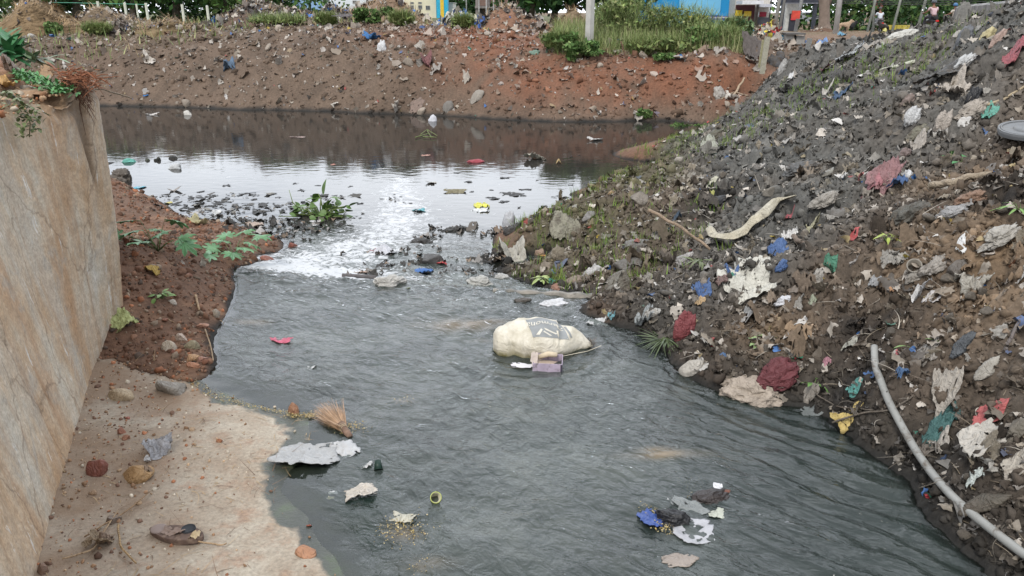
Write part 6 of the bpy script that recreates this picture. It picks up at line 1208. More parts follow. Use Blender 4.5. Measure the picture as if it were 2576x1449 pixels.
def hyacinth():
    p = UZ(808, 548, ZP); root = empty('water_hyacinth', p, 0, 'green water hyacinth clump with one tall upright leaf rooted in the pond edge', 'plant'); r = random.Random(21); lb = MB(); sb = MB(); s = px(p)
    def add(x, z, L, W, up, az, y=0., bx=None):
        bx = x*.25+r.uniform(-.04, .04) if bx is None else bx; b = np.array([bx, y*.3, .0]); e = np.array([x, y, z]); m = (b+e)/2+np.array([x*-.12, 0, z*.28]); sb.tube([b, m, e], [.009, .007, .004], 6)
        V, F = leaf_blade(L, W, 0, .15, 9); R = Matrix.Rotation(az, 3, 'Z')@Matrix.Rotation(-up, 3, 'Y')@Matrix.Rotation(r.uniform(-.9, .9), 3, 'X'); lb.add(V@np.array(R.transposed())+e, F)
    k = 1/s
    add(10*k, 58*k, 42*k, 24*k, 1.45, .2); add(-36*k, 46*k, 34*k, 22*k, .2, .3); add(-18*k, 40*k, 26*k, 20*k, .8, .5); add(28*k, 52*k, 24*k, 18*k, .0, .1)
    add(72*k, 30*k, 28*k, 18*k, .5, .1); add(28*k, 18*k, 42*k, 26*k, .35, .2); add(6*k, 22*k, 34*k, 22*k, .9, .4); add(80*k, 2*k, 26*k, 16*k, -.7, .0); add(-66*k, 10*k, 24*k, 26*k, .6, .3, 0, -20*k)
    add(-104*k, 4*k, 22*k, 16*k, .9, 1.2, 0, -30*k); add(-2*k, 62*k, 24*k, 20*k, -.6, 2.6); add(60*k, 6*k, 34*k, 18*k, -.3, .2); add(-50*k, 24*k, 26*k, 18*k, .3, 2.8)
    for i in range(46): add(r.uniform(-60, 70)*k, r.uniform(4, 34)*k, r.uniform(14, 30)*k, r.uniform(10, 20)*k, r.uniform(-.6, 1.1), r.uniform(0, 6.3), r.uniform(-.12, .12))
    sb.tube([(-30*k, 0, 0), (-68*k, 0, 40*k), (-74*k, 0, 72*k)], [.008, .006, .003], 6)
    lb.build('leaves', leaf_mat('hyacinth_leaf', (.075, .14, .03)), root); sb.build('stalks', leaf_mat('hyacinth_stalk', (.14, .19, .06)), root, True)
    V, F = lump_template(3, 66, .5); mesh_np('root_mass', V*np.array([.62, .30, .035])+np.array([.03, 0, 0]), F, MAT('root_mass', (.03, .028, .02), .9, .4, 20, bmp=.6), root)
hyacinth()
# ---------------------------------------------------------------- countable scraps and stones, one object each, sharing meshes
def repeats():
    r = np.random.default_rng(808)
    def proto(kind, seed, col, damp, nm):
        V, F = sheet_template(9, seed, .35, .3, 3) if kind == 'S' else rock_template(2, seed); o = mesh_np(nm, V, F, colmat(col, damp), smooth=(kind == 'S')); me = o.data; bpy.data.objects.remove(o); return me
    sets = [
     ('right', 60, 'S', 'plastic_scrap', 'scrap', (.50,.47,.42), .56, (.05,.12), 'dirty white plastic scrap of the right slope', 'dirty white scraps on the litter slope'),
     ('right', 46, 'S', 'cloth_scrap', 'scrap', (.34,.29,.22), .55, (.06,.15), 'beige crumpled cloth scrap of the right slope', 'beige cloth scraps on the litter slope'),
     ('right', 12, 'S', 'blue_scrap', 'scrap', (.02,.12,.34), .66, (.03,.07), 'small blue plastic scrap of the right slope', 'blue scraps on the litter slope'),
     ('right', 8, 'S', 'red_scrap', 'scrap', (.42,.05,.06), .66, (.025,.05), 'tiny red plastic scrap of the right slope', 'red scraps on the litter slope'),
     ('right', 8, 'S', 'green_scrap', 'scrap', (.05,.25,.15), .66, (.03,.06), 'tiny green plastic scrap of the right slope', 'green scraps on the litter slope'),
     ('right', 9, 'S', 'yellow_scrap', 'scrap', (.55,.43,.08), .66, (.025,.05), 'tiny yellow wrapper scrap of the right slope', 'yellow scraps on the litter slope'),
     ('right', 70, 'R', 'mud_stone', 'stone', (.17,.145,.115), .5, (.04,.10), 'muddy brown stone of the right slope', 'muddy stones on the litter slope'),
     ('far', 120, 'S', 'pale_scrap', 'scrap', (.45,.41,.36), .6, (.12,.34), 'pale crumpled scrap of the far bank', 'pale scraps on the far bank'),
     ('far', 14, 'S', 'blue_scrap', 'scrap', (.02,.16,.42), .8, (.12,.26), 'small blue plastic scrap of the far bank', 'blue scraps on the far bank'),
     ('far', 60, 'R', 'bank_stone', 'stone', (.30,.25,.20), .6, (.10,.28), 'pale brown stone of the far bank', 'stones on the far bank'),
     ('left', 44, 'R', 'brick_chip', 'brick', (.27,.115,.065), .62, (.03,.07), 'small red brown brick chip of the dirt mound', 'brick chips on the dirt mound'),
     ('left', 12, 'S', 'pale_scrap', 'scrap', (.48,.42,.34), .62, (.04,.09), 'pale scrap of the dirt mound', 'pale scraps on the dirt mound')]
    for zone_, n, kind, nm, cat, col, damp, (s0, s1), label, grp in sets:
        ms = [proto(kind, 5000+len(nm)*31+i*7+int(col[0]*900), tuple(c*(1+.12*(i-1)) for c in col), damp, nm) for i in range(4)]
        P = {'right': lambda: right_pts(n*7, 500+n), 'far': lambda: far_pts(n*4, 501+n), 'left': lambda: left_pts(n*4, 502+n)}[zone_]()
        if zone_ == 'right': P = P[(np.hypot(P[:, 0], P[:, 1]) < 11) & (P[:, 0] < P[:, 1]*.72)]
        base = None
        for i, p in enumerate(P[:n]):
            o = bpy.data.objects.new(nm, ms[i % 4]); COL.objects.link(o)
            S = r.uniform(s0, s1)*(1 if zone_ != 'right' else .7+.06*p[1]); o.scale = (S, S*r.uniform(.5, 1), S*r.uniform(.6, 1.2) if kind == 'S' else S*r.uniform(.35, .6)); tl = .6 if kind == 'S' else .2
            o.rotation_euler = (r.normal(0, tl)+(.5 if zone_ == 'far' else 0), r.normal(0, tl), r.uniform(0, 6.3)); o.location = (p[0], p[1], p[2]+(.02 if kind == 'S' else .2*S)); 
            if zone_ == 'right': w_ = 'close to the stream edge' if p[2] < .14 else 'on the grey upper part' if p[1] > 7 else 'on the brown nearest part' if p[1] < 4 else 'halfway up the brown part'
            elif zone_ == 'far': w_ = ('at the left end' if p[0] < -7.5 else 'left of the middle' if p[0] < -2.5 else 'in the middle' if p[0] < 2 else 'towards the right end')+(', low by the pond' if p[2] < .4 else ', near the crest' if p[2] > 1.2 else ', halfway up')
            else: w_ = 'on the part nearest the apron' if p[1] < 5.6 else 'on the part nearest the pond'
            tag(o, label+' '+w_, cat, grp+' '+w_.replace(',', ''))
repeats()
# ------------------------------------------------------------------ beyond the banks
def foliage(n, boxes, size, cols, seed, gap=.12, flatz=.8):
    """leaf clusters spread through ellipsoids (cx,cy,cz,rx,ry,rz)"""
    r = np.random.default_rng(seed); w = np.array([b[3]*b[4]*b[5] for b in boxes])**.8; w /= w.sum(); P = []
    k = r.choice(len(boxes), n*2, p=w); d = r.normal(size=(n*2, 3)); d /= np.linalg.norm(d, axis=1)[:, None]; rad = r.uniform(.35, 1.05, n*2)**.6; B = np.array(boxes)[k]; P = B[:, :3]+d*rad[:, None]*B[:, 3:]
    sz_ = max(b[3] for b in boxes); keep = perlin(P[:, 0]*2.2/sz_+seed, P[:, 1]*2.2/sz_, P[:, 2]*2.6/sz_) > -gap*1.6; P = P[keep][:n]; n = len(P)
    a = r.normal(size=(n, 3)); a /= np.linalg.norm(a, axis=1)[:, None]; b = np.cross(a, r.normal(size=(n, 3))); b /= np.linalg.norm(b, axis=1)[:, None]; s = size*r.uniform(.5, 1.3, n)[:, None]; a = a*s; b = b*s*.5
    V = np.stack([P-a, P+b, P+a, P-b], 1).reshape(-1, 3); F = np.arange(4*n).reshape(n, 4)
    c = pick_cols(r, n, cols); br = .8+.5*perlin(P[:, 0]*1.6/sz_*2, P[:, 1]*2/sz_, P[:, 2]*3/sz_+seed); return V, F, np.repeat(c*np.clip(br, .4, 1.4)[:, None], 4, 0)
LEAF = MATCOL('leaves_far', .65, .15, 8, .3, 0)
DG = [(3, (.028, .075, .022)), (2, (.05, .11, .03)), (1, (.02, .05, .018))]; LG = [(3, (.20, .25, .085)), (2, (.14, .20, .065)), (1, (.28, .29, .13))]; MG = [(3, (.085, .16, .045)), (2, (.12, .20, .06)), (1, (.18, .24, .09))]; ST = [(3, (.30, .20, .105)), (2, (.20, .14, .08)), (1, (.40, .29, .17))]
def ground_at(u, Y): x = UY(u, 50, Y)[0]; return np.array([x, Y, float(terr(np.array([x]), np.array([Y]))[0])])
def tree(u, Y, h, r_, label, seed, cols=DG, n=1500, leaf=.3, low=.12, name='tree', group=None):
    p = ground_at(u, Y); root = empty(name, p, 0, label, 'tree', group); rr = random.Random(seed); mb = MB(); mb.tube([(0, 0, -.2), (.1*r_, 0, h*.35), (0, .05*r_, h*.7)], [.045*h, .03*h, .012*h], 9)
    for i in range(5): a = rr.uniform(0, 6.3); mb.tube([(0, 0, h*.25+.06*h*i), (math.cos(a)*r_*.4, math.sin(a)*r_*.4, h*.5+.05*h*i), (math.cos(a)*r_*.75, math.sin(a)*r_*.75, h*.65+.05*h*i)], [.02*h, .012*h, .005*h], 6)
    mb.build('trunk', MAT('bark', (.12, .10, .08), .9, .3, 6), root, True)
    bx = [(rr.uniform(-.45, .45)*r_, rr.uniform(-.45, .45)*r_, h*rr.uniform(low+.18, .9), r_*rr.uniform(.4, .65), r_*rr.uniform(.4, .65), h*rr.uniform(.12, .2)) for i in range(12)]+[(0, 0, h*.5, r_*.7, r_*.7, h*.36)]
    V, F, C_ = foliage(n, bx, leaf, cols, seed); mesh_np('crown', V, F, LEAF, root, cols=C_); return root
def shrub(u, v, Y, wpx, hpx, label, seed, cols=LG, n=1200, leaf=.07, name='shrub', cat='shrub', group=None):
    p = ground_at(u, Y); s = px(p); W = wpx/s/2; H = hpx/s; root = empty(name, p, 0, label, cat, group); rr = random.Random(seed)
    mb = MB()
    for i in range(7): a = rr.uniform(0, 6.3); q = rr.uniform(.3, .9); mb.tube([(0, 0, -.05), (math.cos(a)*W*q*.5, math.sin(a)*W*q*.3, H*.4), (math.cos(a)*W*q, math.sin(a)*W*q*.5, H*rr.uniform(.6, .95))], [.02, .012, .004], 5)
    mb.build('stems', MAT('green_stem', (.13, .13, .06), .8, .3), root, True)
    bx = [(rr.uniform(-.7, .7)*W, rr.uniform(-.3, .3)*W, H*rr.uniform(.2, .8), W*rr.uniform(.25, .45), W*rr.uniform(.25, .4), H*rr.uniform(.15, .28)) for i in range(12)]
    if cols is LG or n > 1400:
        r = np.random.default_rng(seed); q = r.normal(size=(1700, 3)); q /= np.linalg.norm(q, axis=1)[:, None]; q = q*np.array([W*.95, W*.4, H*.45])*(r.uniform(.2, 1, (1700, 1))**.5)+np.array([0, 0, H*.5]); q = q[q[:, 2] > 0]; m_ = len(q)
        ribbons('fronds', q, r.uniform(.1, .34, m_), r.uniform(.004, .009, m_), pick_cols(r, m_, LG), seed, .85, 4, 1.0, parent=root)['kind'] = 'stuff'; n = int(n*.55)
    V, F, C_ = foliage(n, bx, leaf, cols, seed, .2); mesh_np('foliage', V, F, LEAF, root, cols=C_); return root
def heap(u, Y, wpx, top_v, label, seed, col, straw=0, scraps=0, strawcols=ST, scrapcols=None, name='debris_mound', cat='mound', deep=.7, peak=0.0, strawL=.5):
    p = ground_at(u, Y); p[2] -= .12; s = px(p); W = wpx/s; H = CAMZ+(30-top_v)/FPX*Y*1.0-p[2]; n = 90; g = np.linspace(-1, 1, n); S, T = np.meshgrid(g, g); R = np.hypot(S-peak*.0, T); prof = np.clip(1-R**2, 0, 1)**.8
    base = prof*(.62+.45*np.exp(-((S-peak)**2)/.10))*(1+.28*fbm(S+seed, T, .5, 3, seed)); base = base/base.max(); rough = (.10*ridged(S, T, .25, 3, seed)+.05*fbm(S, T, .07, 2, seed))*(prof > 0)*np.minimum(prof*4, 1)
    Z = H*(base+rough*.9)-.12*(prof <= .02); X = S*W/2*1.05; Y_ = T*W/2*deep; V = np.stack([X, Y_, Z], -1).reshape(-1, 3)
    r = np.random.default_rng(seed); root = empty(name, p, 0, label, cat); c = np.array(col)[None]*(1+.4*fbm(X, Y_, .5, 3, seed+5).reshape(-1, 1)); mesh_np('heap', V, grid_faces(n), MATCOL('clod'), root, cols=np.clip(c, .01, .6), smooth=True)
    def pts(k): i = r.choice(len(V), k, p=(prof.ravel()+.02*(prof.ravel() > 0))/np.sum(prof+.02*(prof > 0))); return V[i]+r.normal(0, .03, (k, 3))
    if straw: q = pts(straw); ribbons('straw', q, r.uniform(.3, 1, straw)*strawL, r.uniform(.006, .014, straw), pick_cols(r, straw, strawcols), seed, .25, 5, 1.6, parent=root)['kind'] = 'stuff'
    if scraps: q = pts(scraps); o = scatter('scraps', q, r.lognormal(math.log(.11), .5, scraps).clip(.04, .4), pick_cols(r, scraps, scrapcols or [(3, (.36, .32, .27)), (3, (.16, .13, .11)), (2, (.07, .06, .055)), (1, (.5, .48, .45)), (.3, (.04, .14, .4))]), SH5, seed, (.4, 1), .9); o.parent = root; o['kind'] = 'stuff'
    return root
heap(110, 27, 290, 8, 'big orange brown heap of dried brush at the left top of the far bank', 2, (.20, .14, .08), 3600, 60, peak=-.1)
heap(300, 29, 330, 24, 'grey brown brush heap with debris right of the big dried brush heap', 3, (.16, .12, .08), 1800, 300, peak=-.3)
heap(300, 25.5, 110, 50, 'small dark rubble heap in front of the white fence posts', 4, (.11, .085, .07), 500, 260)
heap(430, 25.5, 190, 52, 'low straw covered mound below the white fence posts', 5, (.19, .14, .08), 1300, 80)
heap(690, 27, 330, 12, 'long dark brown heap of torn debris left of the big tan heap', 6, (.13, .09, .07), 1300, 1500, peak=-.25)
heap(840, 28, 170, 20, 'grey rag covered saddle of debris between the two big heaps', 7, (.14, .11, .09), 300, 800)
heap(960, 28.5, 290, -2, 'tallest tan heap of dry vines in the middle of the far bank', 8, (.23, .16, .11), 3200, 260, peak=.1)
heap(1150, 27, 150, 34, 'pale heap of bags and rubbish with blue pieces in the middle', 9, (.17, .14, .11), 120, 1000, scrapcols=[(3, (.42, .40, .33)), (2, (.22, .20, .16)), (1, (.06, .06, .06)), (1, (.05, .13, .38)), (1, (.55, .54, .5))])
heap(1205, 25.5, 80, 46, 'small heap of blue and cream bags on the red soil', 10, (.17, .10, .07), 0, 420, scrapcols=[(2, (.42, .40, .30)), (2, (.05, .11, .32)), (1, (.07, .06, .06))])
heap(1290, 26, 260, 18, 'red brown soil heap with roots left of the concrete pole', 11, (.21, .12, .08), 700, 420, peak=-.2)
heap(1440, 29, 160, 26, 'dry brown brush behind the concrete pole', 12, (.19, .14, .09), 1500, 0)
heap(1925, 24.5, 130, 66, 'rubbish heap with red and yellow bags at the gully head', 13, (.16, .11, .08), 200, 900, scrapcols=[(4, (.42, .37, .30)), (2, (.22, .17, .13)), (1, (.45, .06, .06)), (.6, (.6, .5, .06)), (.4, (.05, .3, .5))])
# shrubs and rough growth on the far bank
shrub(940, 0, 25.0, 110, 52, 'dark green bush in front of the tallest tan heap', 20, MG, 1100)
for i, (u, Y, w, h, lb) in enumerate([(820,24.5,60,26,'pale green grass clump in front of the dark debris heap'),(1010,24.2,70,30,'green weed clump right of the dark green bush'),(1165,24.2,60,26,'green weed clump below the rubbish with blue pieces'),(700,25,160,16,'low green grass strip at the foot of the dark debris heap'),(240,25,80,22,'green weeds at the foot of the brush heap on the left'),(130,25.2,60,30,'dark green weeds inside the dried brush heap')]):
    shrub(u, 0, Y, w, h, lb, 30+i, LG if i != 5 else MG, 700, .06, 'weed_clump', 'weeds')
shrub(1410, 0, 20.8, 100, 46, 'dark green leafy bush at the left end of the green growth', 40, MG, 1500)
shrub(1455, 0, 20.3, 120, 50, 'bright green bush in front of the concrete pole', 41, MG, 1300)
shrub(1590, 0, 22.5, 230, 96, 'tall pale green feathery bush right of the concrete pole', 42, LG, 3000, .055)
shrub(1550, 0, 23.5, 130, 74, 'pale green bush directly right of the concrete pole', 43, LG, 1900, .055)
shrub(1720, 0, 22.0, 210, 84, 'pale green scrub below the blue billboard wall', 44, LG, 2600, .055)
shrub(1660, 0, 20.6, 200, 36, 'low pale scrub on the crest above the red cliff', 45, LG, 1600)
shrub(1800, 0, 20.6, 170, 46, 'low green scrub at the right above the red cliff', 46, MG, 1600)
shrub(1855, 0, 21.5, 90, 86, 'blue green upright bush at the right end of the growth', 47, [(3, (.07, .14, .06)), (2, (.12, .20, .09)), (1, (.2, .26, .13))], 2000)
shrub(1680, 0, 19.9, 70, 20, 'small green tuft on the bare crest of the red cliff', 48, MG, 500, .05)
shrub(1632, 0, 18.45, 44, 24, 'bright green tuft at the foot of the far bank', 49, MG, 700, .045, 'weed_clump', 'weeds')
shrub(1750, 0, 17.6, 120, 30, 'green water weeds where the pond meets the right slope', 50, MG, 1300, .045, 'weed_clump', 'weeds')
# grass on the plateau and field
def field():
    r = np.random.default_rng(91); a = np.radians(r.uniform(-36, 10, 15000)); d = r.uniform(25.5, 60, 15000); x = d*np.sin(a); y = d*np.cos(a); k = (x < 8); x, y = x[k], y[k]; n = len(x)
    ribbons('field_grass', np.column_stack([x, y, terr(x, y)]), r.uniform(.12, .4, n), r.uniform(.01, .022, n)*(y/30), pick_cols(r, n, LG+[(2, (.28, .21, .11))]), 92, 1.1, 3, .5, label='rough green and straw grass on the field behind the far bank', cat='grass')
    a = np.radians(r.uniform(3, 16, 12000)); d = r.uniform(20.6, 24.5, 12000); x = d*np.sin(a); y = d*np.cos(a); k = terr(x, y) > 1.15; x, y = x[k], y[k]; n = len(x)
    ribbons('bank_grass', np.column_stack([x, y, terr(x, y)]), r.uniform(.12, .55, n), r.uniform(.004, .010, n), pick_cols(r, n, LG+[(2, (.30, .29, .15))]), 93, 1.15, 4, .6, label='feathery pale green grass between the bushes on the far bank', cat='grass')
field()
# trees
GT = 'trees along the skyline'
tl = [(60,62,7,4.5,'dark green tree at the left end of the skyline'),(190,66,8,5,'dark tree behind the left fence post'),(330,64,7,5,'bushy tree between the white fence posts'),(440,66,8,5,'broad dark tree behind the fourth fence post'),(560,68,7,4.5,'dark green tree left of the pale buildings'),(640,72,5.5,4,'low tree in front of the pale blue building')]
for i, (u, Y, h, r_, lb) in enumerate(tl): tree(u, Y, h, r_, lb, 60+i, DG if i % 2 else MG, 1500, .32, .0)
for i, (u, Y, h, r_, lb) in enumerate([(1330,60,7,4.2,'dark tree right of the unfinished building'),(1430,62,8,4.6,'large dark tree left of the concrete pole'),(1530,58,7,4.2,'dark tree behind the right side of the concrete pole'),(1390,64,7,4,'dark tree between the building and the pole')]): tree(u, Y, h, r_, lb, 80+i, DG, 1800, .3, .0)
for i, (u, Y, h, r_, lb) in enumerate([(1990,95,11,6,'dark tree under the overhead beam at the road'),(2050,100,12,7,'dark tree behind the thick trunk'),(2140,90,10,6,'tall green tree between the white post and the red shrine'),(2240,88,10,6,'dark green tree right of the red shrine'),(2300,80,9,5,'green tree above the yellow wall'),(2370,78,9,5,'bright green tree behind the middle motorcyclist'),(2450,74,9,5.5,'dark tree behind the grey parapet'),(2530,70,9,5.5,'green tree at the right end behind the parapet'),(2195,95,9,5,'pale green tree under the red shrine')]): tree(u, Y, h, r_, lb, 100+i, MG if i % 2 else DG, 1900, .36, .0)
for i, u in enumerate(range(1120, 1230, 35)): tree(u, 260+8*i, 9, 11, ['distant tree clump between the buildings, left', 'distant tree clump between the buildings, middle', 'distant tree clump between the buildings, right', 'distant tree clump hidden by the unfinished building'][i], 130+i, DG, 700, .9, .0)
def verge():
    r = np.random.default_rng(95); boxes = [(x, 70+r.uniform(-3, 3), 2.0, 4, 1.6, 2.4+r.uniform(0, .9)) for x in np.arange(26, 66, 2.6)]+[(x, 72, 2.0, 4, 1.6, 1.9+r.uniform(0, .8)) for x in np.arange(-54, -17, 3)]
    V, F, C_ = foliage(22000, boxes, .27, MG+DG, 96, .4); o = mesh_np('roadside_scrub', V, F, LEAF, cols=C_); tag(o, 'dense green scrub filling the verge under the skyline trees', 'scrub', kind='stuff')
verge()
# trunk with buttress, near
def big_trunk():
    p = ground_at(2074, 47); s = px(p); root = empty('roadside_tree', p, 0, 'thick grey brown tree trunk standing on a soil mound by the road', 'tree'); k = 1/s
    MB().tube([(4*k, 0, -.3), (2*k, 0, 8*k), (0, 0, 22*k), (-3*k, 0, 50*k), (-9*k, 0, 90*k), (-14*k, .4, 170*k)], [26*k, 17*k, 13.5*k, 12.5*k, 13*k, 9*k], 16).tube([(-3*k, 0, 52*k), (8*k, 0, 90*k), (20*k, 0, 150*k)], [9*k, 8*k, 6*k], 12).build('trunk', MAT('trunk_bark', (.20, .155, .125), .9, .25, 3, bmp=.5, bscale=9), root, True)
    V, F, C_ = foliage(2500, [(0, 0, 6.4, 4, 4, 1.6), (2, 0, 7.2, 3, 3, 1.4), (-3, 0, 7, 3, 3, 1.3)], .3, DG, 140); mesh_np('crown', V, F, LEAF, root, cols=C_)
big_trunk()
heap(2070, 45, 150, 66, 'low mound of bare soil round the thick tree trunk', 15, (.13, .08, .055), 0, 60)
# poles
def pole(u, v, Y, wpx, label, h=7.5, lean=0, square=True, col=(.34, .33, .30), arm=False, name='utility_pole', group=None):
    p = ground_at(u, Y); s = px(p); r_ = wpx/s/2; root = empty(name, p, 0, label, 'pole', group); e = (lean*h, 0, h)
    MB().tube([(0, 0, -.3), e], [r_*(1.3 if square else 1.05), r_*(.95 if square else .8)], 4 if square else 12).build('shaft', MAT('pole_%d' % int(col[0]*100), col, .85, .15, 4, bmp=.2), root, not square)
    if arm:
        MB().box((e[0], 0, h-.5), (1.5, .08, .09)).box((e[0], 0, h-1.1), (1.2, .08, .09)).build('cross_arm', MAT('galv', (.2, .2, .2), .6), root)
        for q in (-.6, 0, .6): MB().lathe([(0, 0), (.05, 0), (.07, .06), (.04, .12), (0, .16)], (e[0]+q, 0, h-.455), 8).build('insulator', MAT('insul', (.3, .12, .07), .3), root, True)
    return root
pole(1484, 0, 20.9, 17, 'pale square concrete pole standing in the green growth', 7.0, 0, True, (.42, .41, .38), True)
for u, Y, w, lb, ln, c in [(1903,60,5,'thin dark pole in front of the white shop',.0,(.12,.10,.09)),(1950,46,9,'pale leaning pole right of the shop',.06,(.40,.40,.37)),(1963,50,6,'second pale pole just right of the leaning one',.06,(.38,.38,.36)),(2003,44,9,'grey leaning post under the overhead beam',.09,(.36,.38,.39)),(2106,36,13,'thick white cement post in the middle of the bare ground',.0,(.50,.50,.50)),(2184,56,6,'thin leaning pole left of the red shrine',.13,(.33,.34,.30)),(2203,60,5,'thin pole crossing in front of the red shrine',-.13,(.33,.34,.30)),(2247,56,6,'thin leaning pole beside the yellow wall',.12,(.34,.35,.31)),(2309,58,7,'thin leaning pole above the yellow wall end',.13,(.30,.31,.27)),(1935,62,4,'short dark pole beside the shop door',.0,(.1,.1,.1)),(1174,60,3,'thin white pole between the cream and unfinished buildings',.0,(.5,.5,.5))]:
    pole(u, 0, Y, w, lb, 7, ln, False, c)
for i, (u, t, lb) in enumerate([(253,6,'leftmost white fence post on the field'),(320,9,'second white fence post from the left'),(349,12,'thin grey fence post between two white ones'),(373,10,'white fence post at the string end'),(463,13,'lone white fence post in front of the broad tree'),(525,16,'last white fence post before the dark heap')]):
    p = ground_at(u, 55); h = CAMZ+(30-t)/FPX*55-p[2]; o = MB().tube([(0, 0, -.1), (0, 0, h)], .085 if i != 2 else .06, 6).build('fence_post', MAT('post_white', (.55, .55, .47), .8, .15)); o.location = tuple(p); tag(o, lb, 'post')
P_ = [UY(u, v, 55) for u, v in ((120,6),(186,7),(253,9),(320,10),(373,12))]; o = MB().tube([p-P_[0] for p in P_], .018, 5).build('fence_string', MAT('string_green', (.10, .32, .22))); o.location = tuple(P_[0]); tag(o, 'pale green string tied along the tops of the white fence posts', 'string')
# buildings
def building(u0, u1, vt, Y, label, col, z0=None, depth=8, wins=(), extra=None, name='house', wcol=(.08, .09, .10)):
    """facade seen from u0 to u1; vt top edge; windows (u0,u1,v0,v1)"""
    a, b = UY(u0, 50, Y), UY(u1, 50, Y); g = float(terr(np.array([(a[0]+b[0])/2]), np.array([Y]))[0])-.3 if z0 is None else z0; top = UY(u0, vt, Y)[2]; W = b[0]-a[0]; H = top-g
    root = empty(name, ((a[0]+b[0])/2, Y, g), 0, label, 'building'); MB().box((0, depth/2, H/2), (W, depth, H)).build('wall', MAT('w_%s' % '_'.join(str(int(c*100)) for c in col), col, .85, .08, .6), root)
    MB().box((0, depth/2, H+.06), (W+.3, depth+.3, .12)).build('roof', MAT('roof_slab', (.45, .44, .42), .85), root)
    for (x0, x1, y0, y1) in wins:
        p0 = UY(x0, y1, Y); p1 = UY(x1, y0, Y); cx = (p0[0]+p1[0])/2-(a[0]+b[0])/2; cz_ = (p0[2]+p1[2])/2-g; w = p1[0]-p0[0]; h = p1[2]-p0[2]
        f = MB().box((cx, -.03, cz_+h/2+.03), (w+.14, .07, .07)).box((cx, -.03, cz_-h/2-.03), (w+.14, .07, .07)).box((cx-w/2-.03, -.03, cz_), (.07, .07, h)).box((cx+w/2+.03, -.03, cz_), (.07, .07, h)).box((cx, -.03, cz_), (.05, .05, h)).build('window', MAT('win_frame', (.3, .29, .27), .6), root)
        MB().box((cx, -.008, cz_), (w, .012, h)).build('pane', MAT('pane_%d' % int(wcol[0]*100), wcol, .15, .1, 3, .5), f)
    return root
Yb = 150
building(560, 690, -60, Yb, 'white house behind trees at the left of the buildings', (.62, .62, .60), wins=[(600,612,2,14)])
building(700, 722, -60, Yb-4, 'narrow peach house with a blue window beside the light blue wall', (.58, .50, .42), wins=[(683+25,716,0,6)], wcol=(.04, .08, .25))
building(733, 829, -60, Yb, 'light blue house wall behind the long dark heap', (.24, .38, .58), wins=[(812,828,-6,3)])
building(830, 1018, -60, Yb, 'large white building with small square windows behind the tan heap', (.60, .63, .66), wins=[(888,896,2,8),(1000,1012,-10,-2)])
def cream():
    r_ = building(1018, 1098, -60, 140, 'cream block with rows of small windows beside a blue pilaster', (.62, .57, .42), wins=[(1033,1040,14,23),(1053,1061,14,22),(1072,1081,15,24),(1033,1040,6,9),(1053,1060,6,9),(1062,1068,35,41),(1071,1077,35,41)])
    a = UY(1018, 50, 140); b = UY(1098, 50, 140); cx = (a[0]+b[0])/2; p0, p1 = UY(1099, 45, 139), UY(1124, -60, 139); MB().box(((p0[0]+p1[0])/2-cx, .0, 4), (p1[0]-p0[0], 2.5, 16)).build('blue_pilaster', MAT('pil_blue', (.03, .34, .52), .7), r_)
    q0, q1 = UY(1107, 45, 137.6), UY(1113, -60, 137.6); MB().box(((q0[0]+q1[0])/2-cx, -1.3, 4), (q1[0]-q0[0], .1, 16)).build('yellow_stripe', MAT('pil_yel', (.62, .42, .04), .7), r_)
cream()
building(1124, 1140, 8, 142, 'pale grey annex right of the blue pilaster', (.50, .50, .47))
def unfinished():
    a, b = UY(1200, 50, 110), UY(1345, 50, 110); g = .9; c = (a+b)/2; W = b[0]-a[0]; root = empty('unfinished_building', (c[0], 110, g), 0, 'unfinished concrete frame building with open floors and props', 'building'); M_ = MAT('raw_concrete', (.20, .18, .17), .9, .2, 1)
    sl = MB()
    for z in (1.9, 5.0, 8.1): sl.box((0, 4, z), (W+.5, 8.5, .28))
    sl.build('floor_slabs', M_, root)
    for i in range(6):
        x = -W/2+W*i/5; MB().box((x, .1, 4), (.35, .35, 8)).build('column', M_, root)
    for i in range(5):
        x = -W/2+W*(i+.5)/5
        if i % 2 == 0: MB().box((x, .6, 3.45), (W/5-.36, .15, 2.7)).build('brick_infill', MAT('infill', (.24, .16, .13), .9, .2, 3), root)
        else: MB().box((x, .6, 2.5), (W/5-.36, .15, .9)).build('brick_infill', MAT('infill', (.24, .16, .13), .9, .2, 3), root)
    MB().box((0, 7.5, 4), (W, .2, 8)).build('back_wall', MAT('infill_dark', (.10, .085, .08), .9), root)
    for i in range(8): x = -W/2+W*(i+.3)/8; MB().tube([(x, -.9, -.5), (x+.1, -.8, 8)], .07, 6).build('prop', MAT('prop_grey', (.42, .41, .40), .8), root)
unfinished()
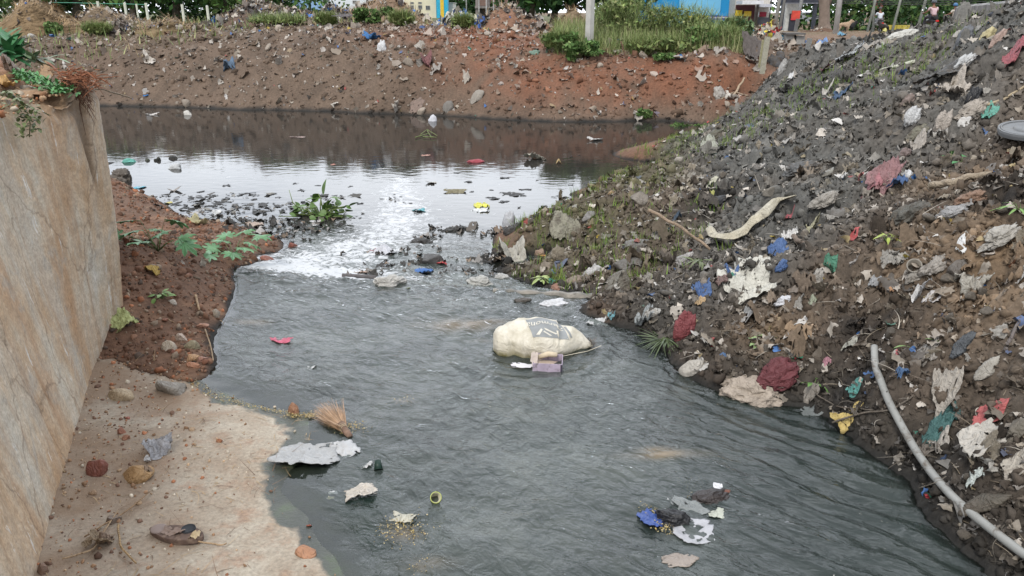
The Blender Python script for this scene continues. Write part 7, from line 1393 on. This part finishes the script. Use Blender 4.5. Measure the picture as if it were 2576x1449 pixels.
def blue_wall():
    Y = 62; x = lambda u: UY(u, 50, Y)[0]; z = lambda v: UY(1700, v, Y)[2]; c = (x(1607)+x(1848))/2; root = empty('shop_building', (c, Y, .6), 0, 'bright blue windowless wall with a pale panel and a yellow lettered strip', 'building'); g = .6
    MB().box((0, 3.2, 3.4), (x(1848)-x(1607), 6, 7)).build('wall', MAT('blue_paint', (.02, .26, .55), .6, .1, .8), root)
    MB().box(((x(1707)+x(1811))/2-c, .17, (z(38)+8)/2-g), (x(1811)-x(1707), .05, 8-z(38))).build('pale_panel', MAT('blue_pale', (.16, .45, .68), .6, .05, .8), root)
    for u0, u1, col, nm in ((1730,1781,(.62,.52,.02),'yellow_strip'),(1782,1850,(.05,.07,.30),'navy_strip')): MB().box(((x(u0)+x(u1))/2-c, .1, (z(40)+z(50))/2-g), (x(u1)-x(u0), .12, z(40)-z(50))).build(nm, MAT(nm, col, .6, .05), root)
    r = random.Random(3)
    def marks(nm, u0, u1, col, n, v0, v1):
        mb = MB()
        for i in range(n):
            u = u0+(u1-u0)*(i+.5)/n; w = (u1-u0)/n*.62; mb.box((x(u)-c, .03, (z(v0)+z(v1))/2-g+r.uniform(-.02, .03)), ((x(u+w/2)-x(u-w/2)), .02, (z(v0)-z(v1))*r.uniform(.6, 1)))
        mb.build(nm, MAT(nm, col, .6), root)
    marks('painted_letters', 1736, 1776, (.10, .12, .38), 6, 42.5, 48); marks('pale_letters', 1786, 1845, (.62, .62, .64), 15, 42.5, 46.5)
    return root
blue_wall()
def shop():
    Y = 60; x = lambda u: UY(u, 50, Y)[0]; z = lambda v: UY(1700, v, Y)[2]; c = x(1885); g = .6; root = empty('road_shop', (c, Y, g), 0, 'white roadside shop with canopy, dark opening and red shutters beside the blue wall', 'building')
    def b(nm, u0, u1, v0, v1, y, col, d=.1): MB().box(((x(u0)+x(u1))/2-c, y, (z(v0)+z(v1))/2-g), (x(u1)-x(u0), d, z(v0)-z(v1))).build(nm, MAT(nm+'_%d' % u0, col, .75, .15), root)
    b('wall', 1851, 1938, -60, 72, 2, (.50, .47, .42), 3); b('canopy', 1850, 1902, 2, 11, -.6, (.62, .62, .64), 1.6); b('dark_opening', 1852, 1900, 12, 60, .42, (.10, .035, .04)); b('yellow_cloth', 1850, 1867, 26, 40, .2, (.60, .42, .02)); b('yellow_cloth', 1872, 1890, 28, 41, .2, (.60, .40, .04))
    b('shutter', 1904, 1912, 30, 42, .38, (.60, .60, .60)); b('shutter', 1913, 1930, 30, 42, .38, (.28, .03, .05)); b('dark_base', 1905, 1938, 44, 72, .35, (.06, .06, .07)); b('grey_awning', 1903, 1935, 10, 18, .1, (.45, .46, .50), .8)
    r2 = empty('road_stall', (x(1945), 56, g), 0, 'small white stall with a red sign behind the leaning pole', 'building')
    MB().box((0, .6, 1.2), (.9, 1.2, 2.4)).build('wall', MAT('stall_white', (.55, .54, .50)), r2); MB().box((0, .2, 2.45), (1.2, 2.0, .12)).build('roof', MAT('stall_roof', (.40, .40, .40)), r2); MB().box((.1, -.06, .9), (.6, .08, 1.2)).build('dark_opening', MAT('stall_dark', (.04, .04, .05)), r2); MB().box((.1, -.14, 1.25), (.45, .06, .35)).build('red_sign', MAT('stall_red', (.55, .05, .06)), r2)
shop()
def overhead():
    Y = 52; p = UY(2015, 5, Y); root = empty('road_gantry', (p[0], Y, .7), 0, 'dark overhead road gantry behind the thick trunk', 'gantry'); s = px(p)
    MB().box((0, .3, 2.55), (90/s, .4, 1.0)).build('beam', MAT('gantry', (.085, .09, .11), .7), root); MB().box((0, .05, 2.02), (88/s, .12, .06)).build('rail', MAT('rail_grey', (.3, .3, .33)), root)
    for q in (-40, 42): MB().box((q/s, .3, 1.0), (.2, .2, 2.4)).build('leg', MAT('gantry'  , (.085, .09, .11)), root)
overhead()
o = MB().box((0, 0, 0), (.42, .12, .40)).build('red_sign_board', MAT('sign_red', (.50, .06, .04), .6)); p = UY(2002, 37, 43.5); o.location = tuple(p); tag(o, 'small red board fixed to the grey leaning post', 'sign')
def shrine():
    Y = 70; p = UY(2205, 20, Y); s = px(p); k = 1/s; root = empty('shrine_tower', (p[0], Y, .7), 0, 'pink red tiered shrine roof on thin posts behind the poles', 'shrine'); z = p[2]-.7; C1 = MAT('shrine_pink', (.52, .17, .13), .7, .15, 4)
    MB().lathe([(17*k*1.2, 0), (10*k*1.2, 8*k), (10*k*1.2, 9*k)], (0, 0, z), 4).build('lower_roof', C1, root)
    MB().box((0, 0, z+12*k), (16*k, 12*k, 8*k)).build('upper_block', MAT('shrine_red', (.38, .07, .07), .7, .2, 8), root); MB().lathe([(15*k, 0), (9*k, 6*k), (8*k, 14*k), (3*k, 24*k), (0, 30*k)], (0, 0, z+16*k), 8).build('spire', C1, root, True)
    for i in range(3): MB().lathe([(3.4*k, 0), (3.2*k, 3*k), (0, 4.5*k)], ((i-1)*6*k, -7*k, z+8.5*k), 8).build('niche', C1, root, True)
    for q in (-11, 11): MB().box((q*k, 0, z/2), (2.4*k, 2.4*k, z)).build('post', MAT('shrine_post', (.35, .30, .27)), root)
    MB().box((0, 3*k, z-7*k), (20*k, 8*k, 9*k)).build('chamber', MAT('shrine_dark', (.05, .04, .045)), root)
shrine()
# road
def road():
    n = 60; x = np.linspace(16, 95, n); w = np.linspace(0, 1, 8); X, Wd = np.meshgrid(x, w); Y = 53.5+6.5*Wd+.05*(X-16); Z = terr(X, Y, False); Z = np.maximum(Z, terr(X, Y))+.012
    m, t, b = nodes('road_surface'); n_ = noise_node(t, 3, 6, .7); t.links.new(ramp(t, n_.outputs[0], [(.3, (.15, .145, .14)), (.7, (.24, .23, .22))]).outputs[0], b.inputs['Base Color']); b.inputs['Roughness'].default_value = .85
    idx = np.arange(8*n).reshape(8, n); F = np.stack([idx[:-1, :-1], idx[:-1, 1:], idx[1:, 1:], idx[1:, :-1]], -1).reshape(-1, 4)
    tag(mesh_np('road', np.stack([X, Y, Z], -1).reshape(-1, 3), F, m, smooth=True), kind='structure')
road()
# parapet of the bridge at the top right
def parapet():
    Y0, Y1 = 33, 21; A = UY(2407, 45, Y0); zt0 = UY(2421, 14, Y0)[2]; B = UY(2600, 38, Y1); zt1 = UY(2600, -6, Y1)[2]; d = B-A; L = math.hypot(d[0], d[1]); root = empty('bridge_parapet', A, math.atan2(d[1], d[0]), 'long weathered grey concrete parapet on pale pillars at the top right', 'parapet')
    H0 = zt0-A[2]; H1 = zt1-B[2]; dz = B[2]-A[2]; V = []
    for xx, zb, zt in ((0, 0, H0), (L, dz, dz+H1)):
        V += [(xx, -.15, zb), (xx+(.25 if xx == 0 else 0), -.15, zt-.08), (xx+(.3 if xx == 0 else 0), 0, zt), (xx+(.25 if xx == 0 else 0), .15, zt-.08), (xx, .15, zb)]
    F = [(i, (i+1) % 5, 5+(i+1) % 5, 5+i) for i in range(5)]+[(4, 3, 2, 1, 0), (5, 6, 7, 8, 9)]
    m, t, b = nodes('weathered_parapet'); n1 = noise_node(t, 1.4, 7, .7, stretch=(1.5, 1, .5), dist=.8); c = ramp(t, n1.outputs[0], [(.36, (.055, .055, .055)), (.5, (.15, .145, .14)), (.62, (.26, .25, .24))]).outputs[0]; t.links.new(c, b.inputs['Base Color']); b.inputs['Roughness'].default_value = .9
    mesh_np('rail_slab', V, F, m, root)
    for i in range(8):
        q = (i+.25)/7*L*.98; z = dz*q/L; MB().box((q, 0, z-.42), (.26, .24, .82)).build('pillar', MAT('limed', (.50, .48, .38), .85, .2, 5, dirt=(.3, .26, .06), dirtamt=.52), root)
    MB().box((L/2, .3, dz/2-.5), (L, .12, .5)).build('yellow_kerb', MAT('kerb_yel', (.30, .26, .05), .8, .3, 2), root)
parapet()
def yellow_wall():
    p = ground_at(2256, 62); s = px(p); root = empty('roadside_barrier', p, 0, 'faded yellow concrete roadside barrier in blocks behind the dog', 'barrier')
    for i in range(6): MB().box(((i-2.5)*13.2/s, 0, 12/s), (12.2/s, .35, 11/s)).build('block', MAT('faded_yel', (.40, .33, .06), .85, .2, 3), root)
    MB().box((0, .05, 3/s), (78/s, .3, 8/s)).build('base_slab', MAT('dark_base', (.08, .075, .06)), root)
yellow_wall()
for u, w, h, lb in ((2327,14,15,'bright yellow block by the road left of the middle motorcyclist'),(2364,14,13,'yellow block by the road right of the middle motorcyclist')):
    p = ground_at(u, 37); s = px(p); p[2] = UY(u, 83, 37)[2]; root = empty('marker_block', p, .15, lb, 'block'); MB().box((0, 0, h/s/2+.0), (w/s, .2, h/s)).build('block_face', MAT('bright_yel', (.58, .48, .02), .6, .1), root); MB().box((0, 0, -.1), (w/s*1.2, .3, .2)).build('block_foot', MAT('block_foot', (.1, .09, .06)), root)
# riders
def skin_body(name, pts, edges, mat, parent, sub=1):
    me = bpy.data.meshes.new(name); me.from_pydata([p[:3] for p in pts], edges, []); o = bpy.data.objects.new(name, me); COL.objects.link(o); o.parent = parent; me.materials.append(mat)
    sk = o.modifiers.new('skin', 'SKIN'); lay = me.skin_vertices[0] if me.skin_vertices else None
    if lay is None:
        bpy.context.view_layer.objects.active = o; lay = me.skin_vertices[0] if me.skin_vertices else None
    for i, p in enumerate(pts): lay.data[i].radius = (p[3], p[3]); lay.data[i].use_root = (i == 0)
    sb = o.modifiers.new('sub', 'SUBSURF'); sb.levels = sub; sb.render_levels = sub; return o
def scooter(u, Y, body, label, rz=0.0, dz=0.0):
    p = ground_at(u, Y); p[2] += dz; root = empty('motorcycle', p, rz, label, 'motorcycle'); bm_ = MAT('bike_%s' % '_'.join(str(int(c*99)) for c in body), body, .35, .1, 4, .5); tyre = MAT('tyre', (.02, .02, .02), .8); M = Matrix.Rotation(math.pi/2, 3, 'Y')
    for y in (-.58, .62): w = MB().lathe([(.27, -.05), (.30, -.03), (.31, 0), (.30, .03), (.27, .05), (.22, .03), (.22, -.03), (.27, -.05)], (0, y, .31), 20, M).build('wheel', tyre, root, True); MB().lathe([(.0, -.02), (.21, -.02), (.21, .02), (0, .02)], (0, y, .31), 14, M).build('rim', MAT('rim', (.35, .35, .35), .4), w)
    V, F = lump_template(3, 5, .02, 1.0); mesh_np('body', V*np.array([.30, .95, .17])+np.array([0, -.1, .66]), F, bm_, root, smooth=True); MB().box((0, -.28, .87), (.26, .72, .10)).build('seat', MAT('bike_seat', (.02, .02, .022), .6), root)
    MB().tube([(0, .62, .32), (0, .48, .75), (0, .38, 1.05)], .035, 8).build('fork', MAT('fork', (.2, .2, .2), .4), root, True); MB().tube([(-.36, .32, 1.08), (0, .40, 1.04), (.36, .32, 1.08)], .018, 6).build('handlebar', tyre, root, True)
    for q in (-1, 1): MB().tube([(q*.28, .36, 1.08), (q*.36, .38, 1.24)], .01, 5).build('mirror_stalk', tyre, root); MB().lathe([(0, 0), (.06, .01), (.07, .02), (0, .03)], (q*.37, .36, 1.26), 10, Matrix.Rotation(math.pi/2, 3, 'X')).build('mirror', MAT('mirror', (.7, .7, .7), .1, metal=1), root, True)
    MB().box((0, -.80, .70), (.16, .05, .09)).build('tail_light', MAT('tail_red', (.5, .02, .02), .3), root); MB().box((0, -.83, .50), (.20, .02, .11)).build('number_plate', MAT('plate', (.6, .6, .58), .5), root); MB().tube([(.16, -.2, .32), (.18, -.75, .38)], .045, 8).build('exhaust', MAT('exh', (.3, .3, .3), .3), root, True)
    return p, root
def rider(p, shirt, trouser, helmet, label, rz=0, hair=False):
    root = empty('person', p, rz, label, 'person'); sk = MAT('skin_brown', (.20, .10, .065), .6)
    SH = .07
    pts = [(0, -.28, .93, .155), (0, -.26, 1.08, .150), (0, -.22, 1.25, .165), (0, -.18, 1.38, .145), (0, -.15, 1.47, .062), (0, -.13, 1.56, .058), (0, -.12, 1.63, .092), (0, -.12, 1.72, .088)]; E = [(i, i+1) for i in range(7)]
    for q in (-1, 1):
        b = len(pts); pts += [(q*.19, -.17, 1.38, .062), (q*.30, -.10, 1.20, .050), (q*.34, .10, 1.12, .038), (q*.35, .27, 1.11, .030), (q*.345, .32, 1.10, .034)]; E += [(3, b), (b, b+1), (b+1, b+2), (b+2, b+3), (b+3, b+4)]
        b = len(pts); pts += [(q*.13, -.22, .92, .10), (q*.24, .10, .88, .080), (q*.25, .16, .62, .060), (q*.22, .10, .32, .042), (q*.22, .20, .27, .040)]; E += [(0, b), (b, b+1), (b+1, b+2), (b+2, b+3), (b+3, b+4)]
    body = skin_body('body', pts, E, sk, root)
    tp = [(0, -.28, .95, .165), (0, -.26, 1.08, .165), (0, -.22, 1.25, .182), (0, -.18, 1.39, .160)]; E = [(0, 1), (1, 2), (2, 3)]
    for q in (-1, 1): b = len(tp); tp += [(q*.20, -.17, 1.385, .078), (q*.275, -.12, 1.25, .068)]; E += [(3, b), (b, b+1)]
    skin_body('shirt', tp, E, MAT('shirt_%d' % int(shirt[0]*99), shirt, .8, .1, 8), root)
    tp = [(0, -.28, .90, .168)]; E = []
    for q in (-1, 1): b = len(tp); tp += [(q*.13, -.20, .92, .112), (q*.24, .10, .88, .092), (q*.25, .16, .62, .072), (q*.22, .11, .36, .056)]; E += [(0, b), (b, b+1), (b+1, b+2), (b+2, b+3)]
    skin_body('trousers', tp, E, MAT('trs_%d' % int(trouser[0]*99), trouser, .8, .1, 8), root)
    V, F = ICO3; V = V.copy(); V = V*np.array([.135, .15, .14]); V[:, 2] = np.where(V[:, 2] < -.05, -.05+(V[:, 2]+.05)*.2, V[:, 2]); mesh_np('helmet' if not hair else 'hair', V*(1 if not hair else .85)+np.array([0, -.125, 1.71]), F, MAT('helm_%d_%d' % (int(helmet[0]*99), int(helmet[2]*99)), helmet, .35), root, smooth=True)
p, _ = scooter(2209, 60, (.55, .55, .55), 'pale grey scooter on the road below the red shrine'); rider(p, (.55, .58, .62), (.20, .20, .22), (.06, .05, .05), 'person in a white shirt seen from behind riding the pale scooter', hair=True)
p, _ = scooter(2340, 47, (.05, .05, .055), 'dark motorcycle with red tail light between two yellow blocks'); rider(p, (.50, .36, .38), (.04, .04, .05), (.07, .08, .09), 'person in a pink shirt and dark helmet on the dark motorcycle')
p, _ = scooter(2393, 52, (.06, .06, .06), 'black motorcycle beside the bridge parapet', .35); rider(p, (.48, .44, .38), (.38, .36, .32), (.04, .12, .25), 'person in a cream shirt and blue cap beside the parapet', .35)
p, _ = scooter(2165, 85, (.04, .04, .045), 'small dark scooter far down the road'); rider(p, (.10, .11, .12), (.06, .06, .07), (.35, .35, .35), 'person with a pale helmet on the far dark scooter')
# dogs and cattle: shaped bodies on four legs
def animal(u, Y, L, col, label, cat, rz, name, up=0, horns=False):
    p = ground_at(u, Y); p[2] += up; root = empty(name, p, rz, label, cat); h = L*.72
    pts = [(0, 0, h*.80, L*.13), (-L*.22, 0, h*.80, L*.15), (L*.22, 0, h*.82, L*.17), (L*.38, 0, h*.95, L*.10), (L*.50, 0, h*1.12, L*.085), (L*.62, 0, h*1.08, L*.055), (L*.70, 0, h*1.03, L*.035), (-L*.38, 0, h*.84, L*.09), (-L*.50, 0, h*.68, L*.022), (-L*.52, 0, h*.46, L*.015)]
    E = [(0, 1), (0, 2), (2, 3), (3, 4), (4, 5), (5, 6), (1, 7), (7, 8), (8, 9)]
    for q in (-1, 1):
        b = len(pts); pts += [(L*.26, q*L*.09, h*.55, L*.055), (L*.25, q*L*.09, h*.28, L*.032), (L*.27, q*L*.09, h*.03, L*.028)]; E += [(2, b), (b, b+1), (b+1, b+2)]
        b = len(pts); pts += [(-L*.30, q*L*.09, h*.56, L*.070), (-L*.40, q*L*.09, h*.30, L*.032), (-L*.34, q*L*.09, h*.03, L*.028)]; E += [(7, b), (b, b+1), (b+1, b+2)]
        b = len(pts); pts += [(L*.47, q*L*.07, h*1.22, L*.03), (L*.46, q*L*.11, h*1.27, L*.012)]; E += [(4, b), (b, b+1)]
    skin_body('body', pts, E, MAT('coat_%d_%d' % (int(col[0]*99), int(col[2]*99)), col, .8, .2, 10), root)
animal(2226, 44, .75, (.03, .025, .022), 'dark dog standing on the bare ground near the yellow barrier', 'dog', 1.9, 'dog')
animal(2126, 56, 1.0, (.38, .27, .18), 'tan dog walking by the road right of the white post', 'dog', .1, 'dog')
animal(2140, 57, .95, (.02, .02, .02), 'black dog beside the tan dog at the road', 'dog', .3, 'dog')
# vehicles far down the road
def car(u, Y, col, label, name='parked_car', rz=0):
    p = ground_at(u, Y); root = empty(name, p, rz, label, 'car'); b = MB(); m = MAT('car_%d' % int(col[0]*99), col, .3, .05, 3, .5)
    prof = [(-2.1, .35), (-2.1, .85), (-1.7, .98), (-1.2, 1.42), (.7, 1.45), (1.3, .98), (2.05, .85), (2.1, .35)]; V = [(x, y, z) for y, k in ((-.85, 1), (.85, 1)) for x, z in prof]; n = len(prof); F = [(i, (i+1) % n, n+(i+1) % n, n+i) for i in range(n)]+[tuple(range(n))[::-1], tuple(range(n, 2*n))]
    MB().add(V, F).build('body', m, root); MB().box((-.25, 0, 1.18), (1.75, 1.72, .30)).build('windows', MAT('car_glass', (.03, .035, .04), .1, spec=.6), root)
    for x in (-1.3, 1.3):
        for y in (-.82, .82): MB().lathe([(0, -.09), (.31, -.09), (.33, 0), (.31, .09), (0, .09)], (x, y, .33), 16, Matrix.Rotation(math.pi/2, 3, 'X')).build('wheel', MAT('tyre', (.02, .02, .02), .8), root, True)
    for y in (-.6, .6): MB().box((-2.11, y, .72), (.04, .22, .14)).build('tail_light', MAT('tail_red', (.5, .02, .02), .3), root)
car(2048, 100, (.60, .60, .62), 'white car far down the road left of the thick trunk', rz=math.pi/2+.25)
car(2022, 108, (.25, .26, .28), 'grey car behind the leaning post far down the road', rz=math.pi/2)
# gully head: standing board, broken concrete, hanging cloth
def board_post(u, v0, v1, Y, w, col, label, name='standing_board', lean=.05):
    a, b = UY(u, v1, Y), UY(u, v0, Y); h = b[2]-a[2]; s = px(a); root = MB().box((0, 0, h/2), (w/s, .06, h), 0, (lean, 'Y')).build(name, colmat(col, .56, .8)); root.location = tuple(a); tag(root, label, 'board'); return root
board_post(1919, 92, 186, 17.2, 12, (.34, .32, .25), 'tall pale standing concrete slab at the gully between the banks')
board_post(1912, 100, 170, 17.35, 6, (.30, .28, .16), 'thin mossy slab left behind the tall pale slab')
board_post(2028, 96, 150, 20, 11, (.20, .20, .19), 'curved grey slab standing in the bare soil cut', lean=.12)
I('S', 'hanging_sheet', 'sheet', 'brown cloth slung across the top of the tall pale slab', 1893, 152, 54, 26, (.13, .10, .085), amp=.35, damp=.6, lift=.12, rot=.7)
def cover():
    p = ground_at(2000, 24); p[2] = UY(2000, 92, 24)[2]; root = empty('culvert_ruin', p, -.1, 'broken concrete culvert head with a dark slot above the gully', 'culvert'); s = px(p); k = 1/s; m = MAT('culvert', (.30, .29, .27), .85, .2, 3, bmp=.4)
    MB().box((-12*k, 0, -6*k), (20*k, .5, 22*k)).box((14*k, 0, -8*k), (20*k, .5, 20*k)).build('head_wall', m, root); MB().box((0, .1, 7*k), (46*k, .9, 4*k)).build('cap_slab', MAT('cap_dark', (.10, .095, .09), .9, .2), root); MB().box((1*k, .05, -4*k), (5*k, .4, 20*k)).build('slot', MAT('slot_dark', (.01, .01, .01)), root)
cover()
for l in [('L','white_tarp','tarp','white tarpaulin bundle on the ridge in front of the yellow barrier',2262,92,84,28,(.55,.53,.45),dict(hz=20,damp=.6,amp=.3)),
 ('L','dark_rag','rag','dark rags hanging at the gully head beside the tall slab',1958,150,60,70,(.09,.09,.095),dict(hz=40,amp=.6,damp=.5)),
 ('L','white_rag','rag','white rag strips trailing down the gully',1966,172,26,46,(.46,.45,.42),dict(hz=30,amp=.6)),
 ('S','white_scrap','scrap','bright blue bag on the bare ground right of the white post',2118,90,24,8,(.06,.34,.55),dict(amp=.3,damp=.9)),
 ('S','yellow_scrap','scrap','yellow bag on the bare ground left of the dark dog',2220,90,18,8,(.65,.58,.05),dict(amp=.4,damp=.9)),
 ('S','blue_scrap','scrap','blue bag on the red brown ground below the white post',2071,117,22,8,(.08,.25,.6),dict(amp=.3,damp=.9)),
 ('L','white_bag','bag','white sack lying on the far bank crest below the dark bush',960,120,28,32,(.62,.62,.62),dict(hz=24,damp=.85,amp=.4)),
 ('S','blue_cloth','cloth','blue plastic strip on the crest left of the white sack',935,100,48,10,(.02,.16,.42),dict(amp=.3,damp=.85)),
 ('L','green_bag','bag','green white bag on the crest at the middle of the far bank',1344,133,30,14,(.16,.26,.19),dict(hz=9,damp=.8,amp=.3)),
 ('R','pale_slab','stone','pale angular slab low on the far bank',1200,243,36,20,(.30,.26,.21),dict(hz=11,damp=.62)),
 ('R','grey_slab','stone','round grey slab half buried low on the far bank',1127,270,30,24,(.19,.17,.145),dict(hz=15,damp=.6)),
 ('S','board_piece','board','pinkish brown flat board at the foot of the far bank',1050,272,40,24,(.24,.16,.12),dict(amp=.1)),
 ('S','pale_sheet','sheet','pale round sheet on the far bank left of the red soil',1098,182,30,24,(.32,.28,.24),dict(amp=.2,damp=.66)),
 ('S','red_cloth','cloth','dull red cloth above the pale round sheet',1075,160,30,34,(.26,.10,.10),dict(amp=.5,damp=.55)),
 ('S','pale_sheet','sheet','pale curled bark like sheet on the red soil',1175,205,20,34,(.42,.36,.29),dict(amp=.4,damp=.66,rot=1.2)),
 ('L','white_rag','rag','cream roots and rags at the foot of the red cliff',1812,235,44,44,(.42,.37,.31),dict(hz=26,amp=.6,damp=.56)),
 ('S','dark_plank','board','dark brown plank sticking out of the crest below the dark heap',862,63,42,28,(.07,.05,.045),dict(amp=.05,irr=.06,damp=.6,lift=.25,rot=-.6,tilt=1)),
 ('R','pale_block','stone','pale stone block at the left top of the far bank',82,92,24,10,(.52,.50,.46),dict(damp=.85)),
 ('S','blue_cloth','cloth','blue crumpled bag near the left crest of the far bank',578,182*.98,34,16,(.10,.17,.26),dict(amp=.5,damp=.62)),
 ]: I(*l[:9], **l[9])
stick('root_branch','branch','forked dry root tangle at the foot of the red cliff',[(1830,262),(1856,228),(1872,205)],7,(.38,.29,.20))
stick('root_branch','branch','thin dry root right of the cream rags',[(1815,255),(1845,240),(1880,245)],4,(.33,.25,.17))
stick('bare_sapling','sapling','thin bare sapling standing on the crest of the red cliff',[(1576,155,18.6),(1570,130,18.6),(1562,104,18.6)],5,(.14,.08,.05),n=6)
# overhead wires
mb = MB()
for k in range(4): a, b = UY(1930, -2-3*k, 55), UY(2500, 8-5*k, 58); mb.tube([a+(b-a)*t+np.array([0, 0, -.8*t*(1-t)]) for t in np.linspace(0, 1, 12)], .02, 4)
o = mb.build('overhead_wires', MAT('wire', (.05, .05, .05))); tag(o, 'thin overhead wires strung between the poles above the road', 'wires')
